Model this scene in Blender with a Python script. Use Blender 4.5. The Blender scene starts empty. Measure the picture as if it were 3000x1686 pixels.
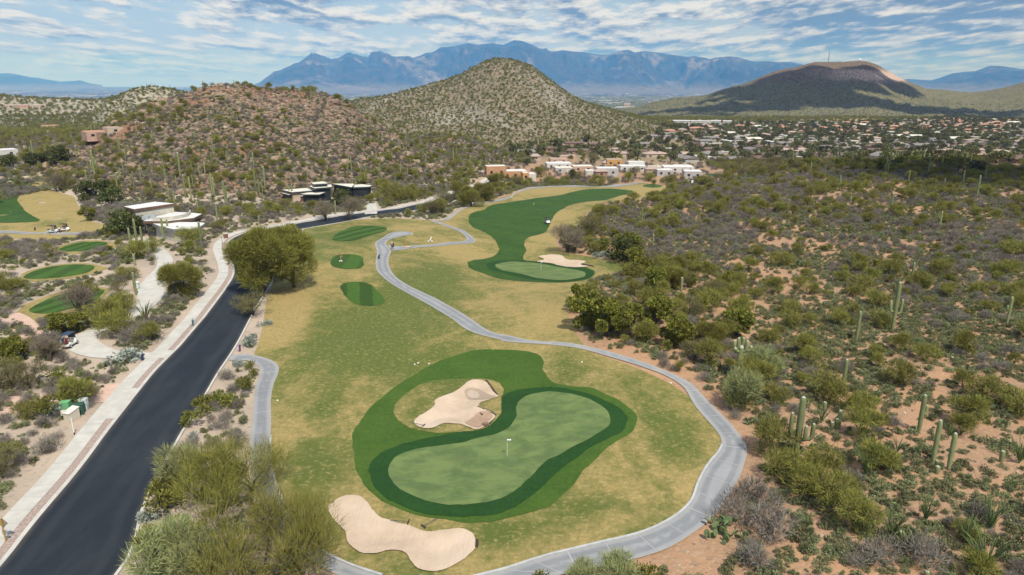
import bpy, bmesh, math, random
import numpy as np
from mathutils import Vector, Matrix
from mathutils.geometry import delaunay_2d_cdt
random.seed(7); RNG = np.random.default_rng(11)
SC = bpy.context.scene; COL = SC.collection
R = math.radians
# ------------------------------------------------------------------ camera, world, sun, exposure
CAMH = 36.0; PITCH = R(16.6); F = 2000.0
cd = bpy.data.cameras.new('camera'); cam = bpy.data.objects.new('camera', cd); COL.objects.link(cam)
cam.location = (0, 0, CAMH); cam.rotation_euler = (math.pi/2-PITCH, 0, 0)
cd.sensor_width = 36; cd.lens = 24; cd.clip_start = 1; cd.clip_end = 400000
SC.camera = cam
SUN_EL = R(56); SUN_DIR = Vector((0.42*math.cos(SUN_EL)/1.0, -0.907*math.cos(SUN_EL), math.sin(SUN_EL))).normalized()
sd = bpy.data.lights.new('sun', 'SUN'); sd.energy = 4.9; sd.angle = R(0.53); sd.color = (1.0, 0.955, 0.88)
sun = bpy.data.objects.new('sun', sd); COL.objects.link(sun); sun.rotation_euler = SUN_DIR.to_track_quat('Z', 'Y').to_euler()
SC.view_settings.view_transform = 'Standard'; SC.view_settings.look = 'None'
SC.view_settings.exposure = 0.0; SC.view_settings.gamma = 1; SC.view_settings.use_curve_mapping = False
HAZE_D = 4.7e-5; HAZE_COL = (.10, .36, 1.0, 1)
SC.cycles.max_bounces = 5; SC.cycles.diffuse_bounces = 2; SC.cycles.glossy_bounces = 1
SC.cycles.transparent_max_bounces = 6; SC.cycles.volume_bounces = 0; SC.cycles.use_denoising = True

class NT:
    """tiny node-tree helper"""
    def __init__(s, tree): s.t = tree; s.n = tree.nodes; s.l = tree.links
    def new(s, typ, **kw):
        nd = s.n.new(typ)
        for k, v in kw.items():
            if k == 'inp':
                for i, val in v.items():
                    if hasattr(val, 'is_output'): s.l.new(val, nd.inputs[i])
                    else: nd.inputs[i].default_value = val
            else: setattr(nd, k, v)
        return nd
    def math(s, op, a, b=0.0, c=None, clamp=False):
        d = {0: a, 1: b}
        if c is not None: d[2] = c
        return s.new('ShaderNodeMath', operation=op, use_clamp=clamp, inp=d).outputs[0]
    def vmath(s, op, a, b=(0, 0, 0)): return s.new('ShaderNodeVectorMath', operation=op, inp={0: a, 1: b}).outputs[0]
    def noise(s, vec, scale, detail=4, rough=.55, dist=0.0):
        return s.new('ShaderNodeTexNoise', inp={'Vector': vec, 'Scale': scale, 'Detail': detail, 'Roughness': rough, 'Distortion': dist}).outputs[0]
    def voro(s, vec, scale, out=1, feature='F1'):
        return s.new('ShaderNodeTexVoronoi', feature=feature, inp={'Vector': vec, 'Scale': scale}).outputs[out]
    def ramp(s, fac, a, b, interp='SMOOTHSTEP'):
        return s.new('ShaderNodeMapRange', interpolation_type=interp, clamp=True, inp={0: fac, 1: a, 2: b}).outputs[0] if interp == 'LINEAR' else s.new('ShaderNodeMapRange', interpolation_type=interp, inp={0: fac, 1: a, 2: b}).outputs[0]
    def mix(s, fac, a, b, mode='MIX'):
        nd = s.new('ShaderNodeMix', data_type='RGBA', blend_type=mode)
        for i, v in ((0, fac), (6, a), (7, b)):
            if hasattr(v, 'is_output'): s.l.new(v, nd.inputs[i])
            else: nd.inputs[i].default_value = v if i == 0 else (v[0], v[1], v[2], 1)
        return nd.outputs[2]
    def link(s, a, b): s.l.new(a, b)

W = bpy.data.worlds.new('World'); SC.world = W; W.use_nodes = True
w = NT(W.node_tree); w.n.clear()
sky = w.new('ShaderNodeTexSky', sky_type='NISHITA', sun_disc=False, sun_elevation=SUN_EL, sun_rotation=math.atan2(SUN_DIR.x, SUN_DIR.y), altitude=800, dust_density=0.6, ozone_density=2.0).outputs[0]
tc = w.new('ShaderNodeTexCoord').outputs['Generated']
sep = w.new('ShaderNodeSeparateXYZ', inp={0: tc}); zc_ = w.math('ADD', w.math('MAXIMUM', sep.outputs[2], 0.0), 0.05)
lg = w.math('MULTIPLY', w.math('LOGARITHM', zc_, math.e), 8.0)      # cloud rows thin out and crowd together towards the horizon
az_ = w.math('ARCTAN2', sep.outputs[0], sep.outputs[1]); qx = w.math('MULTIPLY', w.math('DIVIDE', az_, w.math('ADD', zc_, .12)), 6.2); qz = 4.2
def cl(up):
    q = w.new('ShaderNodeCombineXYZ', inp={0: qx, 1: w.math('ADD', lg, up), 2: qz}).outputs[0]
    big = w.noise(w.vmath('MULTIPLY', q, (.30, .22, 1)), 1.0, 2, .5)
    med = w.noise(w.vmath('MULTIPLY', q, (.72, 1.0, 1)), 1.1, 8, .62, .12)
    return w.math('ADD', w.math('MULTIPLY', big, 0.55), w.math('MULTIPLY', med, 1.0))
n0 = cl(0.0); n1 = cl(0.42)
grad = w.math('SUBTRACT', n0, n1)
side = w.math('MULTIPLY', sep.outputs[0], 0.16)
mask = w.ramp(w.math('ADD', n0, side), 0.59, 0.79)
litness = w.ramp(w.math('ADD', w.math('MULTIPLY', grad, 1.5), w.math('MULTIPLY', w.math('SUBTRACT', 0.89, w.math('ADD', n0, side)), .8)), -0.12, 0.26)
ccol = w.mix(litness, (0.19, 0.29, 0.47), (1.0, 1.04, 1.12))
hz = w.ramp(sep.outputs[2], 0.0, 0.10)
ccol = w.mix(w.math('MULTIPLY', w.math('SUBTRACT', 1.0, hz), .85), ccol, w.mix(1.0, ccol, (.66, .76, 1.20), 'MULTIPLY'))
skyc = w.mix(1.0, sky, (0.105, 0.105, 0.105), 'MULTIPLY')
veil = w.mix(w.math('SUBTRACT', 0.72, w.math('MULTIPLY', sep.outputs[0], .55)), skyc, (0.50, 0.70, 1.02))
hz = w.ramp(sep.outputs[2], 0.0, 0.10)
veil = w.mix(w.math('MULTIPLY', w.math('SUBTRACT', 1.0, hz), 0.5), veil, (0.46, 0.53, 1.18))
final = w.mix(w.math('MULTIPLY', mask, w.math('ADD', w.math('MULTIPLY', w.ramp(sep.outputs[2], -.002, .012), .45), w.math('MULTIPLY', w.ramp(sep.outputs[2], 0.0, 0.06), .52))), veil, ccol)
bg = w.new('ShaderNodeBackground', inp={0: final, 1: 0.82})
w.link(bg.outputs[0], w.new('ShaderNodeOutputWorld').inputs[0])

# ------------------------------------------------------------------ naming helpers
def tag(o, label=None, cat=None, group=None, kind=None):
    if label: o['label'] = label
    if cat: o['category'] = cat
    if group: o['group'] = group
    if kind: o['kind'] = kind
    return o
def link(name, me, parent=None, mats=None, loc=None):
    o = bpy.data.objects.new(name, me); COL.objects.link(o)
    if parent: o.parent = parent
    if loc is not None: o.location = loc
    if mats is not None and me is not None:
        for m in (mats if isinstance(mats, (list, tuple)) else [mats]): me.materials.append(m)
    return o
def empty(name, loc, rz=0.0, label=None, cat=None, group=None):
    o = link(name, None); o.location = loc; o.rotation_euler = (0, 0, rz); o.empty_display_size = .2
    return tag(o, label, cat, group)
def np_mesh(name, V, Fc, smooth=True, mi=None):
    """mesh from a (n,3) array and an (m,3|4) index array"""
    me = bpy.data.meshes.new(name); V = np.asarray(V, np.float32); Fc = np.asarray(Fc, np.int32)
    k = Fc.shape[1]; me.vertices.add(len(V)); me.vertices.foreach_set('co', V.ravel())
    me.loops.add(Fc.size); me.loops.foreach_set('vertex_index', Fc.ravel())
    me.polygons.add(len(Fc)); me.polygons.foreach_set('loop_start', np.arange(0, Fc.size, k, dtype=np.int32))
    if mi is not None: me.polygons.foreach_set('material_index', np.asarray(mi, np.int32))
    me.update(calc_edges=True); me.polygons.foreach_set('use_smooth', np.full(len(Fc), smooth)); me.update()
    return me
class MB:
    """collects boxes, prisms and tubes and links them as ONE mesh"""
    def __init__(s): s.v = []; s.f = []
    def add(s, v, f):
        b = len(s.v); s.v += [tuple(p) for p in v]; s.f += [tuple(i+b for i in q) for q in f]; return s
    def box(s, c, d, rz=0.0, tilt=None):
        m = Matrix.Rotation(rz, 3, 'Z')
        if tilt: m = m @ Matrix.Rotation(tilt[1], 3, tilt[0])
        vs = [Vector(c)+m @ Vector((sx*d[0]/2, sy*d[1]/2, sz*d[2]/2)) for sz in (-1, 1) for sx, sy in ((-1, -1), (1, -1), (1, 1), (-1, 1))]
        return s.add(vs, [(3, 2, 1, 0), (4, 5, 6, 7), (0, 1, 5, 4), (1, 2, 6, 5), (2, 3, 7, 6), (3, 0, 4, 7)])
    def prism(s, pts, z0, z1):
        n = len(pts); a = sum(pts[i][0]*pts[(i+1) % n][1]-pts[(i+1) % n][0]*pts[i][1] for i in range(n))
        if a < 0: pts = pts[::-1]
        return s.add([(p[0], p[1], z0) for p in pts]+[(p[0], p[1], z1) for p in pts],
                     [tuple(range(n))[::-1], tuple(range(n, 2*n))]+[(i, (i+1) % n, n+(i+1) % n, n+i) for i in range(n)])
    def tube(s, pts, rad, n=8, cap=True):
        pts = [Vector(p) for p in pts]; rad = rad if isinstance(rad, (list, tuple)) else [rad]*len(pts)
        vs = []; fs = []
        for i, p in enumerate(pts):
            t = (pts[min(i+1, len(pts)-1)]-pts[max(i-1, 0)]).normalized()
            a = t.cross(Vector((0, 1, 0)) if abs(t.y) < .9 else Vector((1, 0, 0))).normalized(); b = t.cross(a)
            vs += [p+(a*math.cos(2*math.pi*j/n)+b*math.sin(2*math.pi*j/n))*rad[i] for j in range(n)]
        for i in range(len(pts)-1):
            fs += [(i*n+j, i*n+(j+1) % n, (i+1)*n+(j+1) % n, (i+1)*n+j) for j in range(n)]
        if cap: fs += [tuple(range(n))[::-1], tuple(range((len(pts)-1)*n, len(pts)*n))]
        return s.add(vs, fs)
    def mesh(s, name, smooth=False):
        me = bpy.data.meshes.new(name); me.from_pydata([tuple(v) for v in s.v], [], s.f); me.update()
        bm = bmesh.new(); bm.from_mesh(me); bmesh.ops.recalc_face_normals(bm, faces=bm.faces); bm.to_mesh(me); bm.free()
        if smooth: me.polygons.foreach_set('use_smooth', [True]*len(me.polygons))
        return me
    def build(s, name, m, parent=None, smooth=False, bevel=0.0):
        o = link(name, s.mesh(name, smooth), parent, m)
        if bevel: b = o.modifiers.new('bevel', 'BEVEL'); b.width = bevel; b.segments = 2
        return o
# ------------------------------------------------------------------ materials
MATS = {}
def mat(name, fn=None, rough=.85, bump=None, spec=.25, metallic=0.0):
    """fn(nt, pos, obj) returns a colour socket or an rgb triple; bump(nt, pos, obj) a height socket"""
    m = bpy.data.materials.new(name); m.use_nodes = True; t = NT(m.node_tree); MATS[name] = m
    p = t.n['Principled BSDF']; p.inputs['Roughness'].default_value = rough; p.inputs['Metallic'].default_value = metallic
    p.inputs['Specular IOR Level'].default_value = spec
    pos = t.new('ShaderNodeNewGeometry').outputs['Position']; ob = t.new('ShaderNodeTexCoord').outputs['Object']
    c = fn(t, pos, ob) if callable(fn) else fn
    if hasattr(c, 'is_output'): t.link(c, p.inputs['Base Color'])
    else: p.inputs['Base Color'].default_value = (*c, 1)
    if bump:
        h, st, ds = bump(t, pos, ob)
        b = t.new('ShaderNodeBump', inp={'Height': h, 'Strength': st, 'Distance': ds}); t.link(b.outputs[0], p.inputs['Normal'])
    return m
def speck(c1, c2, scale=3.0, lo=.4, hi=.6, detail=4, objc=False, rnd=0.0, c3=None, scale3=.3):
    def fn(t, pos, ob):
        q = ob if objc else pos
        c = t.mix(t.ramp(t.noise(q, scale, detail, .6), lo, hi), c1, c2)
        if c3: c = t.mix(t.ramp(t.noise(q, scale3, 3, .5), .42, .62), c, c3)
        if rnd:
            r = t.new('ShaderNodeObjectInfo').outputs['Random']
            hsv = t.new('ShaderNodeHueSaturation', inp={'Color': c, 'Value': t.math('ADD', 1-rnd, t.math('MULTIPLY', r, 2*rnd)), 'Hue': t.math('ADD', .5-rnd*.06, t.math('MULTIPLY', r, rnd*.12))})
            c = hsv.outputs[0]
        return c
    return fn
# ------------------------------------------------------------------ pixel rays of the survey photo -> places on the ground
CP, SP = math.cos(PITCH), math.sin(PITCH)
def ray(u, v):
    a = (np.asarray(u, float)-1500)/F; b = (np.asarray(v, float)-843)/F
    return np.stack([a, CP-b*SP, -SP-b*CP], -1)
def proj(x, y, z):
    x, y, z = np.asarray(x, float), np.asarray(y, float), np.asarray(z, float)-CAMH
    Z = y*CP-z*SP; d = -z*CP-y*SP
    return 1500+F*x/Z, 843+F*d/Z, Z
# smooth value noise
def _h(ix, iy, s):
    n = (ix*374761393+iy*668265263+s*1442695041) & 0xffffffff
    n = ((n ^ (n >> 13))*1274126177) & 0xffffffff
    return ((n ^ (n >> 16)) & 0xffff)/65535.0
def vnoise(x, y, s=0):
    xi = np.floor(x).astype(np.int64); yi = np.floor(y).astype(np.int64); fx = x-xi; fy = y-yi
    fx = fx*fx*fx*(fx*(fx*6-15)+10); fy = fy*fy*fy*(fy*(fy*6-15)+10)
    a = _h(xi, yi, s); b = _h(xi+1, yi, s); c = _h(xi, yi+1, s); d = _h(xi+1, yi+1, s)
    return ((a+(b-a)*fx)+((c+(d-c)*fx)-(a+(b-a)*fx))*fy)*2-1
def fbm(x, y, wl, octv=4, s=0, g=.5):
    t = 0; a = 1.0; k = 1.0/wl
    for i in range(octv):
        t = t+a*vnoise(x*k+17.3*i, y*k-9.1*i, s+i); a *= g; k *= 2.03
    return t
def ridged(x, y, wl, octv=4, s=0):
    t = 0; a = 1.0; k = 1.0/wl
    for i in range(octv):
        t = t+a*(1-2*np.abs(vnoise(x*k+7.7*i, y*k+3.1*i, s+i))); a *= .5; k *= 2.1
    return t
# ground heights: control points either (u, v, depth) of the survey or plain (x, y, z)
ctl = []
def cuv(u, v, Z): d = ray(u, v)*Z; ctl.append((d[0], d[1], CAMH+d[2]))
for x in (-60, -25, 0, 25, 60):
    for y in (12, 45, 80, 110): ctl.append((x*(.5+y/80), y, 0.0))
for a in (-70, -50, 50, 70):
    for r_ in (15, 60, 140): ctl.append((r_*math.sin(R(a)), r_*math.cos(R(a)), 0))
for a in (-72, 72):
    for r_, z_ in ((300, -2), (700, -20), (1500, -35)): ctl.append((r_*math.sin(R(a)), r_*math.cos(R(a)), z_))
for q in ((1580, 793, 158), (1150, 720, 162), (1000, 690, 173), (1500, 658, 203), (1750, 560, 292), (1500, 560, 285), (1250, 640, 205),
          (2000, 530, 362), (1450, 530, 335), (1900, 470, 520), (1700, 430, 700), (2000, 400, 860), (2000, 370, 1150), (2500, 370, 1150),
          (2950, 370, 1150), (2500, 345, 1600), (2700, 420, 800), (2700, 470, 600), (2100, 470, 550), (2900, 500, 298), (2900, 580, 225),
          (2400, 500, 308), (2400, 540, 258), (2100, 545, 288), (2600, 480, 322), (3150, 490, 318), (3150, 470, 560), (100, 700, 178),
          (50, 560, 252), (100, 500, 305), (-150, 560, 255), (330, 400, 640), (50, 430, 420), (1000, 480, 480), (1300, 470, 480), (1300, 400, 800),
          (2300, 620, 206), (1900, 900, 111), (700, 640, 194), (400, 660, 184), (1800, 640, 208), (1900, 355, 1300), (2900, 350, 1500)): cuv(*q)
for a in (-60, -38, -20, 0, 18, 38, 60):
    for r_, z_ in ((2900, -95), (4300, -132), (9000, -180), (20000, -215), (47000, -120), (110000, -100)):
        ctl.append((r_*math.sin(R(a)), r_*math.cos(R(a)), z_))
ctl = np.array(ctl)
def tl(x, y): r = np.hypot(x, y)+1e-6; return np.arctan2(x, y)*1.6, np.log(r)
def U_(d2): return np.where(d2 > 1e-12, d2*np.log(np.maximum(d2, 1e-12)), 0)
_ct, _cl = tl(ctl[:, 0], ctl[:, 1]); _n = len(ctl)
_K = U_((_ct[:, None]-_ct)**2+(_cl[:, None]-_cl)**2)+np.eye(_n)*2e-3
_P = np.stack([np.ones(_n), _ct, _cl], 1)
_A = np.block([[_K, _P], [_P.T, np.zeros((3, 3))]])
_w = np.linalg.solve(_A, np.concatenate([ctl[:, 2], np.zeros(3)]))
def base_h(x, y):
    t, l = tl(x, y); sh = np.shape(t); t = np.ravel(t); l = np.ravel(l); out = np.empty(len(t))
    for i in range(0, len(t), 40000):
        tt, ll = t[i:i+40000], l[i:i+40000]
        out[i:i+40000] = U_((tt[:, None]-_ct)**2+(ll[:, None]-_cl)**2) @ _w[:_n]+_w[_n]+_w[_n+1]*tt+_w[_n+2]*ll
    return out.reshape(sh)
# hills: skyline (u,v) with the depth of the crest line, depth of the foot in front and behind
HILLS = {
 'rocky_hill': dict(sky=[(60,520),(150,470),(230,425),(330,360),(420,322),(480,300),(530,283),(580,267),(620,259),(660,256),(700,253),(760,259),(820,262),(880,264),(930,272),(980,288),(1010,306),(1060,345),(1130,385),(1200,425),(1300,472),(1400,512),(1480,530)],
    crest=[(60,300),(700,350),(1100,345),(1480,330)], foot=[(60,290),(200,235),(350,208),(700,212),(900,226),(1100,245),(1300,290),(1480,325)], back=130, rough=1.5),
 'spur_hill': dict(sky=[(900,440),(1000,372),(1080,372),(1150,392),(1200,408),(1260,402),(1340,402),(1400,422),(1480,450),(1560,482),(1640,512)],
    crest=[(900,470),(1640,430)], foot=[(900,380),(1300,345),(1640,400)], back=120, rough=1.2),
 'small_far_hill': dict(sky=[(230,305),(330,285),(370,270),(400,261),(450,254),(500,262),(560,276),(620,290),(700,320)],
    crest=[(230,760),(700,760)], foot=[(230,560),(700,560)], back=250, rough=1.2),
 'far_ridge': dict(sky=[(-500,262),(-200,270),(0,280),(60,287),(120,291),(250,296),(330,296),(500,310)],
    crest=[(-500,1400),(500,1400)], foot=[(-500,900),(500,950)], back=500, rough=2),
 'cone_hill': dict(sky=[(960,325),(1057,294),(1135,282),(1228,257),(1290,240),(1353,217),(1399,190),(1425,178),(1452,172),(1485,173),(1518,179),(1555,193),(1586,215),(1618,240),(1664,274),(1711,299),(1773,319),(1866,345),(1960,366),(2040,385)],
    crest=[(960,900),(1480,930),(2040,1000)], foot=[(960,760),(1200,640),(1480,590),(1800,740),(2040,900)], back=330, rough=2.2),
 'flat_topped_hill': dict(sky=[(1720,338),(1800,327),(1866,318),(1913,300),(1975,288),(2068,279),(2115,260),(2200,238),(2271,209),(2324,203),(2365,189),(2386,184),(2480,182),(2542,181),(2573,192),(2604,211),(2666,243),(2713,261),(2775,265),(2837,274),(2884,268),(2946,257),(3000,244),(3100,226),(3300,236),(3500,250)],
    crest=[(1720,2500),(2500,2500),(3500,2400)], foot=[(1720,2150),(2100,1850),(2500,1700),(2900,1800),(3500,1800)], back=900, rough=9),
}
def hill_setup(h):
    s = np.array(h['sky'], float); cr = np.array(h['crest'], float); ft = np.array(h['foot'], float)
    Zc = np.interp(s[:, 0], cr[:, 0], cr[:, 1]); d = ray(s[:, 0], s[:, 1])*Zc[:, None]
    h['th'] = np.arctan2(d[:, 0], d[:, 1]); h['rc'] = np.hypot(d[:, 0], d[:, 1]); h['zc'] = CAMH+d[:, 2]
    fth = np.arctan((ft[:, 0]-1500)/F/1.0); h['fth'] = fth; h['fr'] = ft[:, 1]/np.cos(fth)
for h in HILLS.values(): hill_setup(h)
def hill_h(h, x, y, b):
    th = np.arctan2(x, y); r = np.hypot(x, y)
    wob = fbm(th*40, r*0, 4.0, 2, 5)*0.03
    rc = np.interp(th, h['th'], h['rc'])*(1+wob*.6); zc = np.interp(th, h['th'], h['zc'], left=-999, right=-999); fr = np.interp(th, h['fth'], h['fr'])
    s = np.where(r < rc, (r-fr)/np.maximum(rc-fr, 8), 1-(r-rc)/h['back']); s = np.clip(s, 0, 1)
    p = np.where(r < rc, .45*s+.55*s*s*(3-2*s), s*s*(3-2*s))
    edge = np.clip(np.minimum((th-h['th'][0]), (h['th'][-1]-th))/0.03, 0, 1); p = p*edge
    add = np.maximum(zc-b, 0)*p
    body = np.clip(add/(6+0.0*add), 0, 1)
    gul = ridged(th*np.mean(h['rc'])/(h['rough']*6), r/(h['rough']*22), 1.0, 3, 21)
    add = add+body*h['rough']*(gul*.6*p*(1-p)*4+fbm(x, y, h['rough']*7, 4, 9)*.45)*np.where(s > .97, .35, 1)
    return add, p, add
def H_all(x, y):
    b = base_h(x, y); r = np.hypot(x, y); tot = b.copy(); dom = np.zeros(b.shape, int); best = np.full(b.shape, 2.0)
    for i, (k, h) in enumerate(HILLS.items()):
        a, p, raw = hill_h(h, x, y, b); hit = b+a > tot; tot = np.maximum(tot, b+a)
        big = (a > best); dom = np.where(big, i+1, dom); best = np.where(big, a, best)
    amp = np.clip((r-20)/80, 0, 1)
    tot = tot+fbm(x, y, 34, 3, 3)*.62*amp+fbm(x, y, 9, 3, 33)*.10*amp*np.clip((r-60)/100, .25, 1)+fbm(x, y, 400, 3, 44)*np.clip((r-300)/900, 0, 4)*1.2*np.clip((6000-r)/3000, 0, 1)
    return tot, dom
# polar ground grid, centred under the camera: fine near, coarse far
TH = np.concatenate([np.arange(-76, -46, 1.2), np.arange(-46, 46.01, 0.2), np.arange(47.2, 77, 1.2)])*math.pi/180
LR = np.arange(math.log(12), math.log(4300), .0078)
GX = np.exp(LR)[:, None]*np.sin(TH)[None]; GY = np.exp(LR)[:, None]*np.cos(TH)[None]
GZ, GD = H_all(GX, GY)
def gz(x, y):
    x = np.asarray(x, float); y = np.asarray(y, float)
    t = np.arctan2(x, y); l = np.log(np.hypot(x, y)+1e-9)
    j = np.clip(np.searchsorted(TH, t)-1, 0, len(TH)-2); i = np.clip(((l-LR[0])/.0078).astype(int), 0, len(LR)-2)
    ft = np.clip((t-TH[j])/(TH[j+1]-TH[j]), 0, 1); fl = np.clip((l-LR[i])/.0078, 0, 1)
    return (GZ[i, j]*(1-ft)+GZ[i, j+1]*ft)*(1-fl)+(GZ[i+1, j]*(1-ft)+GZ[i+1, j+1]*ft)*fl
def dom_at(x, y):
    t = np.arctan2(x, y); l = np.log(np.hypot(x, y)+1e-9)
    return GD[np.clip(((l-LR[0])/.0078).astype(int), 0, len(LR)-1), np.clip(np.searchsorted(TH, t), 0, len(TH)-1)]
_T = np.exp(np.linspace(math.log(22), math.log(4200), 1400))
def P(u, v, up=0.0):
    """survey pixel -> point on the ground"""
    u = np.atleast_1d(np.asarray(u, float)); v = np.atleast_1d(np.asarray(v, float)); d = ray(u, v)
    p = d[:, None, :]*_T[None, :, None]; g = gz(p[..., 0], p[..., 1])-(CAMH+p[..., 2])+up
    k = np.argmax(g > 0, 1); k = np.where((g > 0).any(1), np.maximum(k, 1), len(_T)-1); i = np.arange(len(u))
    g0, g1 = g[i, k-1], g[i, k]; f = np.clip(g0/(g0-g1+1e-9), 0, 1); t = _T[k-1]+(_T[k]-_T[k-1])*f
    q = d*t[:, None]; return np.stack([q[:, 0], q[:, 1], gz(q[:, 0], q[:, 1])], -1)
def P1(u, v): return P(u, v)[0]
def PZ(u, v, z): d = ray(u, v); t = (z-CAMH)/d[..., 2]; return d[..., :2]*t[..., None]
def crop(ox, oy, pts, k=3.2175): return [(ox+a/k, oy+b/k) for a, b in pts]
def smooth_closed(p, it=2):
    p = np.asarray(p, float)
    for _ in range(it):
        q = np.roll(p, -1, 0); p = np.stack([.75*p+.25*q, .25*p+.75*q], 1).reshape(-1, 2)
    return p
def smooth_open(p, it=2):
    p = np.asarray(p, float)
    for _ in range(it):
        a, b = p[:-1], p[1:]; m = np.stack([.75*a+.25*b, .25*a+.75*b], 1).reshape(-1, p.shape[1]); p = np.vstack([p[:1], m[1:-1], p[-1:]])
    return p
def resample(p, step, closed=False):
    q = np.vstack([p, p[:1]]) if closed else p
    s = np.concatenate([[0], np.cumsum(np.hypot(*np.diff(q[:, :2], axis=0).T))]); n = max(int(s[-1]/step), 2)
    t = np.linspace(0, s[-1], n+1); t = t[:-1] if closed else t
    return np.stack([np.interp(t, s, q[:, i]) for i in range(q.shape[1])], 1)
def inside(poly, x, y):
    x = np.asarray(x, float); y = np.asarray(y, float); c = np.zeros(x.shape, bool); q = np.roll(poly, -1, 0)
    for (x0, y0), (x1, y1) in zip(poly, q):
        if y0 == y1: continue
        hit = ((y0 > y) != (y1 > y)) & (x < (x1-x0)*(y-y0)/(y1-y0)+x0); c ^= hit
    return c
def dist_poly(poly, x, y, closed=True):
    q = np.roll(poly, -1, 0) if closed else poly[1:]; a = poly if closed else poly[:-1]; d = np.full(np.shape(x), 1e9)
    for (x0, y0), (x1, y1) in zip(a, q):
        dx, dy = x1-x0, y1-y0; L = dx*dx+dy*dy+1e-12; t = np.clip(((x-x0)*dx+(y-y0)*dy)/L, 0, 1)
        d = np.minimum(d, np.hypot(x-x0-t*dx, y-y0-t*dy))
    return d
def wpoly(pts, it=2, step=.7):
    w_ = P([p[0] for p in pts], [p[1] for p in pts])[:, :2]
    return resample(smooth_closed(w_, it), step, True)
def strip(center, wl, wr=None):
    """polygon left/right of a centre line (world)"""
    c = np.asarray(center); t = np.gradient(c, axis=0); t /= np.hypot(t[:, 0], t[:, 1])[:, None]+1e-9; n = np.stack([-t[:, 1], t[:, 0]], 1)
    return c+n*np.reshape(wl, (-1, 1)), c-n*np.reshape(wl if wr is None else wr, (-1, 1))
# ------------------------------------------------------------------ outlines of the course, traced on the survey
c6 = lambda p: crop(1400, 1000, p); c7 = lambda p: crop(1400, 1236, p); c4 = lambda p: crop(700, 1000, p); c5 = lambda p: crop(700, 1236, p)
cN = lambda p: crop(700, 550, p); cM = lambda p: crop(1400, 500, p); cJ = lambda p: crop(0, 400, p); cL = lambda p: crop(0, 800, p); cK = lambda p: crop(0, 1236, p)
PX = {}
PX['green1'] = c6([(690,487),(850,497),(1000,535),(1120,590),(1200,650),(1250,715),(1258,760),(1235,810),(1180,850),(1090,900),(980,960),(860,1025),(760,1080),(650,1140),(590,1190),(530,1260),(470,1320),(400,1385),(310,1448)])+c7([(210,745),(100,775),(0,790)])+c5([(2100,800),(1950,795),(1800,770),(1650,720),(1500,640),(1430,560),(1405,490),(1415,430),(1460,360),(1540,300),(1700,265),(1900,235),(2100,215)])+c6([(0,925),(150,890),(260,850),(330,795),(365,730),(372,690),(365,640),(375,590),(420,545),(500,510),(600,490)])
PX['fringe1'] = c6([(690,440),(850,455),(1000,490),(1150,545),(1280,600),(1370,660),(1415,720),(1420,770),(1390,820),(1330,880),(1230,930),(1100,990),(960,1080),(850,1160),(750,1240),(650,1340),(560,1440)])+c7([(400,790),(250,860),(100,893)])+c5([(2252,903),(2100,907),(2000,905),(1800,885),(1600,835),(1450,765),(1330,680),(1260,590),(1232,500),(1235,430),(1280,350),(1400,270),(1600,205),(1800,150),(2000,115),(2200,90)])+c6([(0,840),(80,805),(150,750),(200,690),(215,640),(215,590),(235,530),(290,490),(400,460),(550,442)])
PX['apron1'] = c4([(1075,900),(1090,840),(1150,740),(1250,620),(1400,490),(1600,350),(1850,200),(2050,130),(2200,95),(2350,82)])+c6([(0,80),(250,82),(400,90),(520,110),(600,145),(625,190),(610,260),(640,330),(700,390),(800,425),(950,430),(1100,455),(1250,520),(1380,590),(1460,650),(1500,720),(1500,780),(1460,850),(1380,920),(1250,990),(1120,1100),(1020,1190),(960,1290),(880,1390)])+c7([(760,740),(640,810),(500,865),(350,905),(200,935),(0,960)])+c5([(2150,962),(1950,930),(1700,890),(1500,830),(1330,740),(1200,620),(1130,510),(1085,380),(1070,260)])
PX['island1'] = c4([(2050,362),(2200,358),(2350,365),(2450,400),(2495,450),(2500,490),(2480,530),(2470,590),(2478,680),(2440,730),(2400,780),(2330,830),(2200,862),(2000,870),(1800,865),(1650,845),(1540,790),(1480,730),(1455,670),(1475,600),(1540,530),(1640,460),(1750,400),(1900,370)])
PX['bunker1'] = c4([(2240,372),(2310,385),(2350,410),(2370,450),(2400,490),(2450,525),(2468,536),(2400,550),(2320,575),(2265,600),(2255,625),(2300,650),(2370,680),(2420,715),(2400,760),(2350,790),(2330,810),(2270,845),(2205,853),(2180,830),(2080,790),(1980,780),(1900,800),(1830,830),(1760,838),(1690,820),(1660,785),(1670,745),(1730,700),(1800,660),(1855,620),(1860,595),(1845,565),(1900,540),(2000,505),(2080,465),(2120,425),(2170,390)])
PX['wet1'] = c4([(2150,760),(2200,690),(2290,665),(2360,690),(2395,720),(2380,755),(2320,795),(2265,828),(2210,835),(2180,810),(2120,785)])
PX['wet2'] = c4([(2120,480),(2160,447),(2210,438),(2265,450),(2305,490),(2380,522),(2440,536),(2395,548),(2320,566),(2270,552),(2200,542),(2140,530)])
PX['puddle'] = c4([(2150,478),(2200,457),(2250,470),(2270,505),(2255,530),(2205,533),(2160,510)])
PX['bunker2'] = c5([(1110,703),(1170,725),(1220,770),(1260,830),(1290,900),(1340,935),(1470,955),(1580,985),(1680,1025),(1760,1055),(1870,1050),(1990,1030),(2100,1015),(2180,1035),(2235,1085),(2245,1150),(2225,1220),(2160,1280),(2080,1330),(1990,1385),(1900,1415),(1800,1425),(1710,1400),(1640,1350),(1615,1300),(1610,1260),(1570,1230),(1500,1225),(1380,1235),(1250,1250),(1150,1245),(1080,1215),(1030,1165),(1005,1110),(1000,1050),(970,1005),(900,950),(860,900),(845,860),(860,800),(900,750),(980,710)])
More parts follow.
